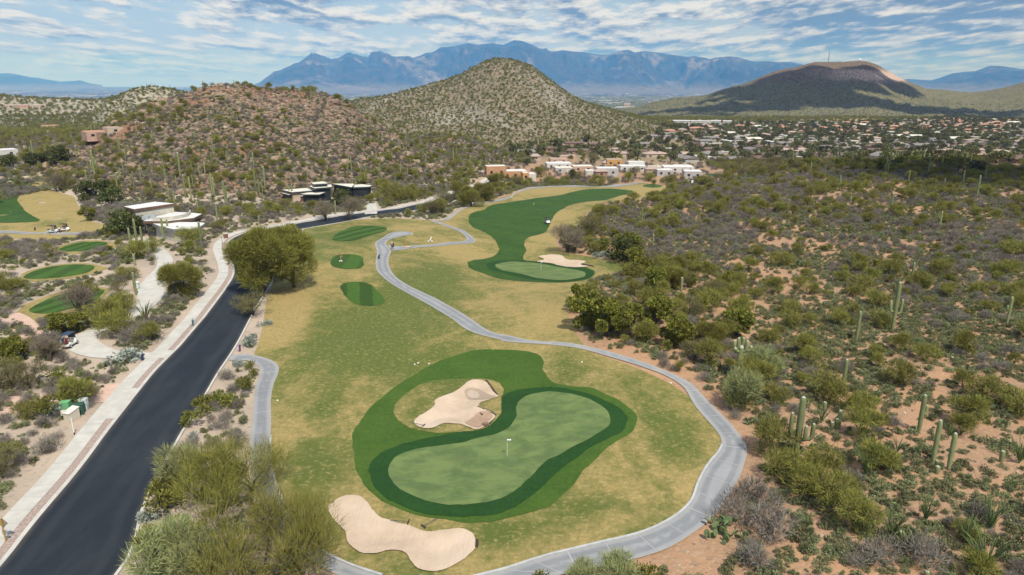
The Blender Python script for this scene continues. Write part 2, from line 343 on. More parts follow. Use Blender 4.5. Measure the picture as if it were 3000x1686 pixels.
PX['fairway2'] = cM([(1480,195),(1350,178),(1150,170),(1000,180),(850,215),(700,245),(500,275),(300,300),(150,320),(90,345),(60,375),(0,385)])+cN([(2220,235),(2180,250),(2160,290),(2170,340),(2220,390),(2330,430),(2400,480),(2440,540),(2455,590),(2440,620),(2380,660),(2280,680),(2180,690),(2150,715),(2160,745),(2200,780),(2300,810),(2400,850),(2500,870)])+cM([(330,1040),(500,1055),(700,1060),(900,1055),(1040,1030),(1095,990),(1108,950),(1050,925),(950,900),(700,880),(560,870),(440,850),(420,825),(450,780),(455,750),(435,700),(440,660),(500,620),(620,600),(650,570),(690,480),(730,410),(790,370),(850,330),(1000,300),(1200,285),(1300,250),(1450,215)])
PX['fringe2'] = cM([(80,900),(100,870),(200,852),(350,848),(500,855),(620,870),(720,890),(850,915),(1000,925),(1080,945),(1090,975),(1060,1010),(1000,1030),(900,1046),(700,1054),(550,1037),(430,1012),(330,990),(200,962),(100,930)])
PX['green2'] = cM([(155,910),(180,885),(280,865),(400,865),(550,875),(700,905),(850,930),(970,950),(1020,975),(1020,1000),(980,1018),(900,1033),(750,1041),(600,1030),(480,995),(350,970),(230,950)])
PX['bunker3'] = cM([(560,812),(650,800),(720,797),(790,805),(810,830),(850,850),(950,850),(1030,862),(1000,878),(965,890),(990,900),(1060,912),(950,919),(850,917),(760,902),(700,880),(620,872),(540,862),(600,855),(630,845),(590,825)])
PX['tee1'] = cN([(875,490),(880,470),(950,420),(1050,375),(1180,360),(1300,362),(1380,375),(1405,395),(1380,415),(1300,435),(1200,465),(1100,505),(1000,512),(900,505)])
PX['tee2'] = cN([(862,690),(880,655),(950,635),(1050,630),(1150,645),(1175,680),(1178,740),(1150,765),(1080,773),(980,772),(900,755),(870,730)])
PX['tee3'] = cN([(950,940),(980,905),(1080,892),(1180,895),(1260,925),(1300,975),(1350,1030),(1392,1070),(1370,1095),(1300,1118),(1220,1122),(1100,1105),(1030,1055),(980,1000)])
PX['tee4'] = cJ([(545,1070),(600,1040),(700,1010),(850,995),(980,995),(1020,1010),(1000,1035),(900,1070),(750,1090),(600,1088)])
PX['tee5'] = cJ([(210,1330),(250,1300),(350,1260),(500,1225),(700,1210),(850,1212),(890,1230),(880,1260),(800,1295),(650,1325),(450,1345),(250,1350)])
PX['tee6'] = cL([(255,370),(280,340),(370,290),(500,230),(650,185),(800,155),(950,155),(1000,170),(900,260),(750,320),(500,385),(380,390)])
PX['tee7'] = cL([(-300,620),(0,612),(150,625),(220,640),(200,668),(0,690),(-300,700)])
PX['tee8'] = cM([(1545,145),(1580,132),(1650,130),(1730,140),(1740,155),(1680,165),(1580,160)])
PX['tee9'] = cM([(2055,150),(2150,146),(2240,152),(2255,165),(2150,172),(2065,165)])
PX['far_fairway'] = cM([(2120,30),(2250,28),(2350,48),(2430,42),(2560,22),(2600,30),(2500,62),(2380,68),(2280,58),(2180,50)])
PX['left_fairway'] = cJ([(-700,420),(-300,350),(0,350),(80,348),(200,370),(300,390),(270,430),(240,490),(180,560),(155,610),(200,650),(240,710),(320,760),(385,790),(350,810),(200,815),(0,820),(-700,800)])
PX['left_rough'] = cJ([(-900,360),(-300,330),(0,330),(150,330),(400,300),(500,262),(600,270),(640,300),(600,340),(480,400),(460,480),(540,530),(700,560),(720,620),(760,700),(830,800),(990,830),(980,880),(900,930),(780,945),(600,965),(0,960),(-900,960)])
PX['tee_rough4'] = cJ([(500,1075),(560,1030),(700,995),(850,980),(1020,985),(1130,1020),(1090,1050),(900,1090),(750,1110),(560,1110)])
PX['tee_rough5'] = cJ([(170,1340),(230,1280),(400,1230),(600,1200),(880,1198),(950,1230),(1050,1240),(880,1300),(650,1345),(450,1362),(250,1380)])
PX['tee_rough6'] = cL([(130,400),(210,310),(380,240),(560,180),(750,140),(950,135),(1050,150),(1000,220),(800,340),(500,430),(450,470),(300,480),(180,450)])
PX['turf'] = [(880,690),(890,672)]+cN([(700,362),(850,325),(1100,305),(1350,295),(1600,296),(1760,308),(1880,315),(1960,290),(2060,210),(2200,150),(2400,110),(2574,75)])+cM([(400,185),(520,162),(800,153),(1150,155),(1400,128),(1520,115),(1640,125),(1740,135),(1780,160),(1720,200),(1650,262),(1500,292),(1300,292),(1180,320),(1060,370),(1000,420),(960,520),(760,620),(720,700),(850,792),(1000,802),(1100,822),(1250,852),(1370,882),(1410,935),(1330,990),(1100,1000),(1000,1080),(890,1130),(880,1200),(830,1250),(850,1350),(900,1448)])+[(1690,985),(1720,1030),(1800,1055),(1900,1095),(1990,1140),(2050,1190),(2100,1240),(2130,1300),(2155,1370),(2110,1440),(2060,1510),(1980,1570),(1880,1610),(1770,1640),(1650,1665),(1560,1700),(1450,1730),(1250,1720),(1080,1700),(1000,1670),(920,1620),(870,1560),(820,1490),(790,1420),(770,1340),(770,1250),(780,1160),(800,1110),(805,1080),(790,1060),(740,1048),(745,1035),(758,1010),(765,975),(775,930),(775,900),(790,870),(800,820),(830,760),(860,720)]
W2 = {}
for k, p in PX.items(): W2[k] = wpoly(p, 2, .45 if k not in ('turf', 'left_rough', 'left_fairway') else 1.2)
for k in W2:     # mown and dug edges are never perfectly clean
    if k not in ('puddle', 'turf'): q_ = W2[k]; W2[k] = q_+np.stack([fbm(q_[:, 0], q_[:, 1], 1.6, 3, 71), fbm(q_[:, 0], q_[:, 1], 1.6, 3, 72)], 1)*(.10 if 'green' in k else .13)
# cart paths and roads: centre line in survey pixels with half widths in metres
def cline(pts, it=2, step=1.0):
    q = P([p[0] for p in pts], [p[1] for p in pts])[:, :2]; hw = np.array([[p[2]] for p in pts]); q = np.hstack([q, hw])
    return resample(smooth_open(q, it), step)
def edges_line(A, B, step=1.0):
    """strip from two traced edges"""
    a = P([p[0] for p in A], [p[1] for p in A])[:, :2]; b = P([p[0] for p in B], [p[1] for p in B])[:, :2]
    a = resample(smooth_open(a), .5); b = resample(smooth_open(b), .5); return np.vstack([a, b[::-1]])
PATHS = {}
PATHS['main_a'] = edges_line(cN([(1640,432),(1600,420),(1500,418),(1420,433),(1350,478),(1290,515),(1278,540),(1300,590),(1300,640),(1288,690),(1288,750),(1310,810),(1380,870),(1450,920),(1560,985),(1700,1060),(1830,1130),(1980,1220),(2100,1320),(2200,1370),(2350,1415),(2500,1446)])+c6([(200,5),(350,16),(600,33),(800,52),(950,72),(1100,110),(1300,170),(1450,215),(1600,265),(1750,320),(1880,390),(1960,460),(2010,560),(2070,650),(2160,750),(2230,830),(2290,910),(2300,990),(2270,1060),(2210,1120),(2150,1200),(2100,1290),(2060,1380),(2045,1448)])+c7([(2000,780),(1900,880),(1750,970),(1600,1040),(1400,1100),(1200,1140),(960,1200),(700,1260),(500,1320),(300,1390),(150,1430),(-100,1490),(-500,1560)]),
                          cN([(1640,448),(1550,458),(1450,482),(1400,505),(1383,535),(1400,560),(1440,590),(1430,620),(1410,680),(1410,720),(1430,790),(1480,850),(1600,930),(1750,1000),(1900,1070),(2060,1160),(2180,1240),(2280,1310),(2360,1360),(2450,1385),(2574,1405)])+c6([(500,2),(800,14),(950,35),(1100,70),(1250,105),(1400,150),(1550,200),(1700,255),(1850,320),(1960,370),(2040,430),(2130,530),(2220,620),(2320,720),(2400,800),(2470,890),(2520,960),(2540,1040),(2525,1120),(2500,1200),(2470,1290),(2430,1360)])+c7([(2400,660),(2330,780),(2250,870),(2150,970),(2000,1080),(1850,1175),(1700,1240),(1500,1300),(1300,1350),(1050,1400),(800,1448),(400,1540),(0,1640)]))
PATHS['branch'] = edges_line(cN([(1395,545),(1500,563),(1700,548),(1900,528),(2100,513),(2145,500),(2150,480),(2100,430),(2000,385),(1900,350),(1800,318)]), cN([(1450,600),(1600,582),(1800,560),(2000,542),(2180,532),(2232,515),(2228,490),(2180,450),(2100,398),(1960,352),(1860,314)]))
PATHS['left_side'] = edges_line([(671,1058),(700,1060),(719,1056),(747,1066),(762,1080),(762,1095),(757,1115),(747,1134),(743,1171),(742,1217),(734,1264),(731,1311),(734,1357),(747,1435),(785,1500),(825,1560),(875,1620),(940,1668),(1020,1700),(1150,1740)],
                                [(676,1041),(710,1040),(740,1042),(778,1050),(809,1064),(819,1080),(815,1098),(803,1124),(795,1155),(793,1193),(795,1233),(793,1280),(792,1326),(795,1373),(803,1410),(818,1450),(840,1494),(872,1547),(918,1605),(980,1640),(1042,1666),(1120,1690)])
PATHS['upper'] = edges_line(cN([(1880,318),(1950,296),(2040,235),(2150,172),(2260,140),(2400,122),(2574,85)])+cM([(330,215),(420,175),(500,160),(650,150),(800,146),(1000,148),(1200,150),(1350,130),(1480,116),(1560,110)]), cN([(1970,312),(2040,262),(2150,190),(2260,156),(2400,140),(2574,100)])+cM([(340,232),(430,190),(510,172),(650,160),(800,155),(1000,156),(1200,158),(1370,142),(1490,126),(1560,118)]))
PATHS['left_gray'] = edges_line(cJ([(-900,885),(-400,885),(0,890),(200,900),(500,908),(770,905)]), cJ([(-900,915),(-400,912),(0,915),(200,922),(500,926),(770,926)]))
PATHS['house_path'] = (lambda c: np.vstack([strip(c[:, :2], c[:, 2])[0], strip(c[:, :2], c[:, 2])[1][::-1]]))(cline([(513,1041,1.1),(475,1043,1.1),(435,1044,1.1),(380,1044,1.15),(342,1042,1.3),(300,1037,1.6),(262,1024,1.9),(240,1010,2.0),(238,995,1.9),(252,983,1.6),(280,972,1.4),(326,955,1.3),(373,930,1.3),(413,909,1.4),(440,884,1.9),(443,860,2.2),(440,838,2.0),(450,815,1.4),(475,790,1.3),(487,768,1.5),(475,745,1.5),(450,725,1.4),(420,708,1.4),(405,700,1.3)]))
PATHS['drive'] = edges_line(cN([(1185,255),(1205,200),(1210,170),(1250,130),(1290,70)]), cN([(1300,250),(1310,200),(1290,160),(1300,120),(1320,70)]))
rw = P(*zip(*[(-60,1716),(0,1671),(106,1528),(230,1385),(339,1236),(435,1111),(510,1036),(575,962),(637,884),(674,832),(690,801),(684,773),(669,742),(663,723),(672,706),(699,691),(737,680),(820,666),(920,648),(1000,634),(1100,621),(1180,610),(1240,598),(1300,578),(1380,552),(1440,528)]))[:, :2]
rw = np.vstack([rw[0]+(rw[0]-rw[1])*1.2, rw]); RWE = resample(smooth_open(rw, 3), 1.0)      # west edge of the asphalt
rw_e = P(*zip(*[(330,1740),(348,1686),(401,1541),(435,1447),(463,1385),(497,1326),(550,1236),(606,1151),(646,1080),(671,1046),(709,983),(730,937),(750,905),(757,870)]))[:, :2]
def off_line(c, d): t = np.gradient(c, axis=0); t /= np.hypot(*t.T)[:, None]; return c+np.stack([t[:, 1], -t[:, 0]], 1)*np.reshape(d, (-1, 1))
# east edge: as traced near the camera, constant width further on
_s = resample(smooth_open(rw_e, 2), 1.0); _dist = np.array([np.min(np.hypot(*(_s-p).T)) for p in RWE])
_wid = np.where(RWE[:, 1] < 112, _dist, 7.3); _wid = np.convolve(np.pad(_wid, 6, mode='edge'), np.ones(13)/13, 'valid'); _wid = np.clip(_wid, 6.5, 9.5)
REE = off_line(RWE, _wid)
ROADPOLY = np.vstack([RWE, REE[::-1]])
WALKOUT = off_line(RWE, -3.3)
CORR = np.vstack([WALKOUT, off_line(RWE, _wid+.5)[::-1]])
# dig the bunkers into the ground, then freeze it
def dig(key, depth, wdt):
    poly = W2[key]; lo = poly.min(0)-3; hi = poly.max(0)+3
    m = (GX > lo[0]) & (GX < hi[0]) & (GY > lo[1]) & (GY < hi[1]); x, y = GX[m], GY[m]; ins = inside(poly, x, y); d = dist_poly(poly[::2], x, y)
    s = np.clip(d/wdt, 0, 1); GZ[m] += np.where(ins, -depth*s*s*(3-2*s), .16*np.exp(-(d/1.3)**2)*0)
def mound(u, v, rx, ry, h):
    x0, y0, _ = P1(u, v); GZ[:] += h*np.exp(-((GX-x0)/rx)**2-((GY-y0)/ry)**2)
dig('bunker1', .5, 2.6); dig('bunker2', .5, 3.2); dig('bunker3', .5, 2.5)
# level the ground under the two modern houses
k1 = lambda a, b: (360+a/9.654, 590+b/9.654); k2 = lambda a, b: (810+a/8.587, 520+b/8.587)
def pad(k, pts, z0, up, soft):
    q = PZ(*np.array([k(a, b) for a, b in pts]).T, z0+up); lo, hi = q.min(0)-25, q.max(0)+25
    m = (GX > lo[0]) & (GX < hi[0]) & (GY > lo[1]) & (GY < hi[1]); x, y = GX[m], GY[m]; d = np.where(inside(q, x, y), 0, dist_poly(q, x, y)); w_ = np.clip(1-d/soft, 0, 1); w_ = w_*w_*(3-2*w_); GZ[m] = GZ[m]*(1-w_)+w_*np.minimum(GZ[m], z0+.1)
PAD1 = float(P1(480, 690)[2]); PAD2 = float(P1(930, 598)[2])
pad(k1, [(20, 150), (900, 15), (1470, 60), (2250, 355), (2335, 620), (1410, 790), (630, 545), (310, 225)], PAD1, 4.0, 9)
pad(k2, [(105, 390), (130, 315), (750, 260), (800, 200), (870, 120), (1160, 90), (1310, 130), (1930, 150), (2170, 170), (2420, 205), (2330, 235), (1890, 260), (1360, 400), (1080, 440), (900, 495), (590, 490), (300, 445)], PAD2, 4.5, 12)
def flat_sheet(name, poly, off, m, inner=1.0, kind='structure', edge=False, parent=None, tagd=True, cut=None):
    """a thin sheet draped on the ground with a triangulated inside"""
    lo, hi = poly.min(0), poly.max(0); nx = int((hi[0]-lo[0])/inner)+2
    rows = []; y = lo[1]; k = 0
    while y < hi[1]:
        stp = inner*max(1.0, math.hypot((lo[0]+hi[0])/2, y)/110)
        xs_ = np.arange(lo[0]+(k % 2)*stp/2, hi[0], stp); rows.append(np.stack([xs_, np.full(len(xs_), y)], 1)); y += stp*.87; k += 1
    q = np.vstack(rows); q = q+RNG.uniform(-.12, .12, q.shape)*inner
    q = q[inside(poly, q[:, 0], q[:, 1])]
    if len(q): q = q[dist_poly(poly, q[:, 0], q[:, 1]) > inner*.45]
    V2 = [Vector(p) for p in np.vstack([poly, q])]; n = len(poly)
    vo, eo, fo, _, _, _ = delaunay_2d_cdt(V2, [(i, (i+1) % n) for i in range(n)], [], 1, 1e-4)
    vo = np.array([tuple(v) for v in vo]); fo = np.array([f for f in fo if len(f) == 3], np.int32)
    z = gz(vo[:, 0], vo[:, 1])+off
    a, b, c = vo[fo[:, 0]], vo[fo[:, 1]], vo[fo[:, 2]]; flip = ((b-a)[:, 0]*(c-a)[:, 1]-(b-a)[:, 1]*(c-a)[:, 0]) < 0; fo[flip] = fo[flip][:, ::-1]
    o = link(name, np_mesh(name, np.column_stack([vo, z]), fo), parent, m)
    if edge:
        a = o.data.attributes.new('edge', 'FLOAT', 'POINT'); d = dist_poly(poly[::2], vo[:, 0], vo[:, 1]); a.data.foreach_set('value', d.astype(np.float32))
    if tagd: tag(o, kind=kind)
    return o
def ribbon(name, L, Rr, z0, z1, m, parent=None, kind='structure', thick=True):
    """solid strip between two lines; z0/z1 = heights of the bottom and the top above ground"""
    n = len(L); g = lambda p: gz(p[:, 0], p[:, 1]); zl, zr = g(L), g(Rr); zt = np.maximum(zl, zr)
    V = np.vstack([np.column_stack([L, zl+z1]), np.column_stack([Rr, zr+z1]), np.column_stack([L, zl+z0]), np.column_stack([Rr, zr+z0])])
    i = np.arange(n-1); q = lambda a, b: np.stack([a*n+i, b*n+i, b*n+i+1, a*n+i+1], 1)
    Fc = np.vstack([q(0, 1), q(1, 3), q(2, 0)])
    a = V[Fc[0]]; nrm = np.cross(a[1]-a[0], a[2]-a[0])
    if nrm[2] < 0: Fc = Fc[:, ::-1]
    o = link(name, np_mesh(name, V, Fc, False), parent, m); return tag(o, kind=kind) if kind else o
# ------------------------------------------------------------------ ground materials
def sand_fn(c1, c2, c3, s=1.0):
    def fn(t, pos, ob):
        a = t.noise(pos, .09*s, 4, .55); b = t.noise(pos, 1.3*s, 5, .65); v = t.voro(pos, 4.5*s)
        c = t.mix(t.ramp(a, .38, .62), c1, c2); c = t.mix(t.math('MULTIPLY', t.ramp(b, .5, .72), .75), c, c3)
        vs = t.new('ShaderNodeSeparateColor', inp={0: v}).outputs[0]
        return t.mix(t.math('MULTIPLY', t.ramp(vs, .6, 1.0), .22), c, (.50, .40, .31))
    return fn
def soil_mix(t, pos, ob):
    right = sand_fn((.39, .228, .128), (.32, .20, .122), (.225, .15, .088))(t, pos, ob); left = sand_fn((.43, .345, .27), (.36, .295, .23), (.25, .215, .165))(t, pos, ob)
    x = t.new('ShaderNodeSeparateXYZ', inp={0: pos}).outputs; k = t.ramp(t.math('ADD', x[0], t.math('MULTIPLY', t.noise(pos, .05, 3), 20)), -20, 15)
    far = t.ramp(x[1], 330, 600); c = t.mix(k, left, right); n_ = t.noise(pos, .06, 5, .65); return t.mix(t.math('MULTIPLY', far, .75), c, t.mix(t.ramp(x[0], -140, -20), t.mix(t.ramp(n_, .4, .6), (.42, .375, .31), (.27, .235, .17)), (.20, .175, .115)))
def stony_bump(s=1.0, d=.12):
    return lambda t, pos, ob: (t.math('ADD', t.noise(pos, 1.6*s, 6, .65), t.math('MULTIPLY', t.voro(pos, 3.2*s, 0), -.5)), .9, d)
mat('desert_soil', soil_mix, .95, stony_bump())
mat('pale_soil_', sand_fn((.52, .38, .28), (.45, .35, .27), (.33, .27, .19)), .95, stony_bump())
def rocky_fn(c1, c2, c3, c4, s):
    def fn(t, pos, ob):
        v = t.new('ShaderNodeSeparateColor', inp={0: t.voro(pos, s)}).outputs[0]; n = t.noise(pos, s*.35, 6, .7); big = t.noise(pos, s*.03, 4, .55)
        c = t.mix(t.ramp(v, .1, .9), c1, c2); c = t.mix(t.ramp(n, .45, .62), c, c3)
        return t.mix(t.ramp(big, .52, .66), c, c4)
    return fn
mat('rocky_soil', rocky_fn((.21, .150, .105), (.31, .225, .165), (.085, .075, .045), (.27, .145, .085), .9), .95, lambda t, pos, ob: (t.math('ADD', t.noise(pos, .5, 7, .7), t.voro(pos, .8, 0)), 1.0, .7))
mat('cone_soil', rocky_fn((.20, .155, .10), (.26, .21, .15), (.11, .105, .05), (.29, .255, .205), .30), .95, lambda t, pos, ob: (t.noise(pos, .3, 6, .7), 1.0, 1.2))
mat('pale_hill_soil', rocky_fn((.30, .26, .195), (.40, .36, .29), (.18, .165, .095), (.36, .32, .26), .30), .95, lambda t, pos, ob: (t.noise(pos, .3, 6, .7), 1.0, 1.2))
def flat_hill_fn(t, pos, ob):
    z = t.new('ShaderNodeSeparateXYZ', inp={0: pos}).outputs[2]; n = t.noise(pos, .012, 6, .65); f = t.noise(pos, .12, 5, .7)
    veg = t.mix(t.ramp(f, .4, .6), (.10, .105, .042), (.185, .16, .092))
    brown = t.mix(t.ramp(f, .4, .6), (.105, .078, .048), (.18, .13, .085))
    zz = t.math('ADD', z, t.math('MULTIPLY', t.math('SUBTRACT', n, .5), 60))
    c = t.mix(t.ramp(zz, 10, 70), veg, brown)
    x = t.new('ShaderNodeSeparateXYZ', inp={0: pos}).outputs[0]
    lit_band = t.math('MULTIPLY', t.ramp(zz, 38, 52), t.math('SUBTRACT', 1.0, t.ramp(zz, 72, 92)))
    lit_band = t.math('MULTIPLY', lit_band, t.math('MULTIPLY', t.ramp(x, 950, 1150), t.ramp(t.noise(pos, .006, 3, .5), .32, .5)))
    return t.mix(lit_band, c, (.44, .32, .25))  # tan patch on the right slope, its sunlit brightness mixed into the colour
mat('flat_hill_soil', flat_hill_fn, .95, lambda t, pos, ob: (t.noise(pos, .06, 7, .7), 1.0, 6))
def plain_fn(t, pos, ob):
    sx = t.vmath('MULTIPLY', pos, (1, .35, 1))
    v = t.new('ShaderNodeSeparateColor', inp={0: t.voro(sx, .018)}); v2 = t.new('ShaderNodeSeparateColor', inp={0: t.voro(sx, .007)}).outputs[0]
    d = t.ramp(t.noise(sx, .0009, 4, .6), .40, .60); big = t.noise(sx, .00035, 3, .5)
    base = t.mix(t.ramp(t.noise(sx, .004, 5, .65), .4, .62), (.03, .04, .022), (.085, .078, .058))
    c = t.mix(t.math('MULTIPLY', t.ramp(v.outputs[0], .82, .88), d), base, (.45, .42, .38))
    c = t.mix(t.math('MULTIPLY', t.math('MULTIPLY', t.ramp(v2, .80, .84), d), .7), c, (.55, .52, .48))
    return t.mix(t.ramp(big, .52, .62), c, (.09, .09, .06))
mat('valley_floor', plain_fn, .95)
def mountain_fn(t, pos, ob):
    n = t.noise(pos, .00055, 6, .62); z = t.new('ShaderNodeSeparateXYZ', inp={0: pos}).outputs[2]; f = t.noise(pos, .003, 6, .7)
    c = t.mix(t.ramp(f, .4, .62), (.018, .030, .030), (.048, .048, .042))
    c = t.mix(t.math('MULTIPLY', t.ramp(n, .54, .66), t.ramp(f, .38, .55)), c, (.17, .15, .135))
    low = t.math('SUBTRACT', 1.0, t.ramp(t.math('ADD', z, t.math('MULTIPLY', n, 400)), 80, 320))
    return t.mix(t.math('MULTIPLY', low, .6), c, (.17, .15, .115))
mat('mountain_rock', mountain_fn, .95)
def turf_fn(t, pos, ob):
    g = t.new('ShaderNodeAttribute', attribute_name='green').outputs['Fac']
    q = t.vmath('MULTIPLY', pos, (1, .7, 1))
    n1 = t.noise(q, .10, 6, .62, 1.2); n2 = t.noise(pos, .6, 7, .74, .3); n3 = t.noise(q, 4.0, 5, .75)
    s = t.math('ADD', g, t.math('ADD', t.math('MULTIPLY', t.math('SUBTRACT', n1, .5), 2.1), t.math('MULTIPLY', t.math('SUBTRACT', n2, .5), 1.35)))
    c = t.mix(t.ramp(s, .02, .94), t.mix(t.ramp(n3, .3, .7), (.35, .26, .102), (.255, .20, .075)), (.086, .112, .022))
    st = t.noise(t.vmath('MULTIPLY', pos, (.9, 1, 1)), 2.2, 6, .75, .2); c = t.mix(t.math('MULTIPLY', t.ramp(st, .5, .68), .5), c, (.45, .345, .15)); c = t.mix(t.math('MULTIPLY', t.ramp(st, .5, .36), .35), c, (.105, .115, .026))
    bare = t.math('SUBTRACT', 1.0, t.ramp(t.math('ADD', g, t.math('MULTIPLY', t.math('SUBTRACT', n1, .5), .9)), -.5, -.2))
    c = t.mix(t.math('MULTIPLY', bare, .8), c, (.42, .27, .155))
    return t.mix(t.ramp(n3, .55, .8), c, t.mix(.5, c, (.06, .09, .015)))
mat('rough_turf', turf_fn, .95, lambda t, pos, ob: (t.noise(pos, 5.0, 5, .7), .8, .06))
def grass_fn(c1, c2, stripe=None, fine=3.0):
    def fn(t, pos, ob):
        n = t.noise(pos, .22, 5, .6, .4); m = t.noise(t.vmath('MULTIPLY', pos, (1, .6, 1)), fine, 4, .7)
        c = t.mix(t.ramp(n, .3, .7), c1, c2); c = t.mix(t.math('MULTIPLY', t.ramp(m, .35, .75), .45), c, tuple(x*1.55 for x in c2))
        ws = t.noise(t.vmath('MULTIPLY', pos, (.35, 1.3, 1)), .8, 5, .7, 2.2); c = t.mix(t.math('MULTIPLY', t.ramp(ws, .5, .75), .35), c, tuple(x*1.6 for x in c2)); c = t.mix(t.math('MULTIPLY', t.ramp(ws, .45, .25), .4), c, tuple(x*.65 for x in c1))
        if stripe:
            ang, w_, amt = stripe; d = t.new('ShaderNodeVectorMath', operation='DOT_PRODUCT', inp={0: pos, 1: (math.cos(ang)*math.pi/w_, math.sin(ang)*math.pi/w_, 0)}).outputs['Value']
            s = t.ramp(t.math('SINE', t.math('ADD', d, t.math('MULTIPLY', t.noise(pos, .2, 2), .8))), -.25, .25)
            c = t.mix(t.math('MULTIPLY', s, amt), c, tuple(x*.42 for x in c1))
        return c
    return fn
gb = lambda t, pos, ob: (t.noise(pos, 8.0, 4, .7), .5, .03)
mat('apron_grass', grass_fn((.032, .075, .008), (.050, .094, .012)), .9, gb)
mat('fringe_grass', grass_fn((.009, .040, .006), (.014, .052, .008)), .9, gb)
mat('fairway_grass', grass_fn((.020, .058, .007), (.036, .080, .011), (R(62), 7.0, .10), 1.2), .9, gb)
mat('tee_grass', grass_fn((.036, .086, .009), (.046, .10, .012), (R(-25), 2.0, .62)), .9, gb)
mat('tee_grass_b', grass_fn((.036, .086, .009), (.046, .10, .012), (R(13), 2.2, .6)), .9, gb)
mat('tee_grass_c', grass_fn((.036, .086, .009), (.046, .10, .012), (R(3), 3.0, .45)), .9, gb)
def green_fn(t, pos, ob):
    q = t.vmath('MULTIPLY', pos, (.75, 1.2, 1)); a = t.noise(q, .42, 5, .62, .5); b = t.noise(q, 2.6, 5, .7)
    c = t.mix(t.ramp(a, .38, .62), (.080, .125, .040), (.138, .190, .060)); c = t.mix(t.math('MULTIPLY', t.ramp(b, .42, .68), .5), c, (.125, .18, .075))
    return t.mix(t.math('MULTIPLY', t.ramp(t.noise(q, .9, 5, .65), .54, .68), .6), c, (.115, .12, .06))
mat('green_grass', green_fn, .9)
mat('bunker_sand', speck((.53, .415, .31), (.46, .355, .26), .7, .3, .7, 6, c3=(.56, .445, .34), scale3=.15), .95, lambda t, pos, ob: (t.math('ADD', t.noise(pos, 4, 5, .7), t.math('MULTIPLY', t.noise(t.vmath('MULTIPLY', pos, (3.0, .8, 1)), 1.1, 5, .6, 1.0), 2)), .7, .07))
mat('wet_sand', speck((.40, .27, .18), (.33, .225, .15), 1.0, .35, .65, 4), .6)
mat('damp_sand', speck((.38, .285, .205), (.33, .25, .18), 1.4, .35, .65, 4), .5)
mat('puddle_water', (.43, .345, .27), .35, spec=.3)
def edge_at(t): return t.new('ShaderNodeAttribute', attribute_name='edge').outputs['Fac']
def path_fn(t, pos, ob):
    e = edge_at(t); n = t.noise(pos, .45, 6, .65, .6)
    tr = t.math('MULTIPLY', t.ramp(e, .30, .62), t.math('SUBTRACT', 1.0, t.ramp(e, .85, 1.15)))      # wheel tracks
    c = t.mix(t.math('MULTIPLY', t.ramp(n, .3, .7), .55), (.30, .305, .31), (.225, .235, .25)); c = t.mix(t.math('MULTIPLY', tr, t.math('ADD', .25, t.math('MULTIPLY', n, .7))), c, (.165, .175, .19))
    c = t.mix(t.math('MULTIPLY', t.math('SUBTRACT', 1.0, t.ramp(e, .0, .22)), .55), c, (.36, .31, .24)); return c
def road_fn(t, pos, ob):
    e = edge_at(t); n = t.noise(t.vmath('MULTIPLY', pos, (1.2, .35, 1)), .3, 6, .65); f = t.noise(pos, 12, 2, .7)
    c = t.mix(t.ramp(f, .3, .7), (.0125, .0175, .0245), (.020, .0265, .035)); c = t.mix(t.math('MULTIPLY', t.ramp(n, .4, .7), .75), c, (.030, .037, .044))
    w1 = t.math('MULTIPLY', t.ramp(e, .9, 1.4), t.math('SUBTRACT', 1.0, t.ramp(e, 1.7, 2.3))); c = t.mix(t.math('MULTIPLY', w1, .35), c, (.036, .043, .05))
    return t.mix(t.math('MULTIPLY', t.math('SUBTRACT', 1.0, t.ramp(e, .0, .6)), t.math('MULTIPLY', t.noise(pos, .8, 4), .8)), c, (.12, .10, .085))
mat('path_concrete', path_fn if True else lambda t, pos, ob: t.mix(t.math('MULTIPLY', t.ramp(t.noise(pos, .45, 6, .65, .6), .35, .65), .75), (.285, .29, .30), (.185, .195, .21)), .9, lambda t, pos, ob: (t.noise(pos, 7, 4, .7), .2, .02))
mat('pale_concrete', speck((.50, .485, .445), (.43, .415, .375), .7, .35, .65, 5), .9)
mat('joint_pale', (.36, .365, .37), .9)
mat('joint_dark_sand', (.27, .25, .22), .95)
mat('joint_dark', (.20, .20, .20), .9)
mat('asphalt', road_fn if True else lambda t, pos, ob: t.mix(t.math('MULTIPLY', t.ramp(t.noise(t.vmath('MULTIPLY', pos, (1.2, .35, 1)), .3, 6, .65), .4, .7), .75), t.mix(t.ramp(t.noise(pos, 12, 2, .7), .3, .7), (.0125, .0175, .0245), (.020, .0265, .035)), (.030, .037, .044)), .88, lambda t, pos, ob: (t.noise(pos, 16, 3, .7), .5, .02), spec=.2)
mat('strip_gravel', speck((.40, .315, .27), (.26, .20, .175), 6.0, .35, .65, 3), .95, lambda t, pos, ob: (t.voro(pos, 6, 0), .8, .06))
mat('dirt_path', speck((.55, .39, .31), (.49, .34, .27), .8, .35, .65, 5), .95)
mat('bank_dark', (.05, .038, .026), .95)
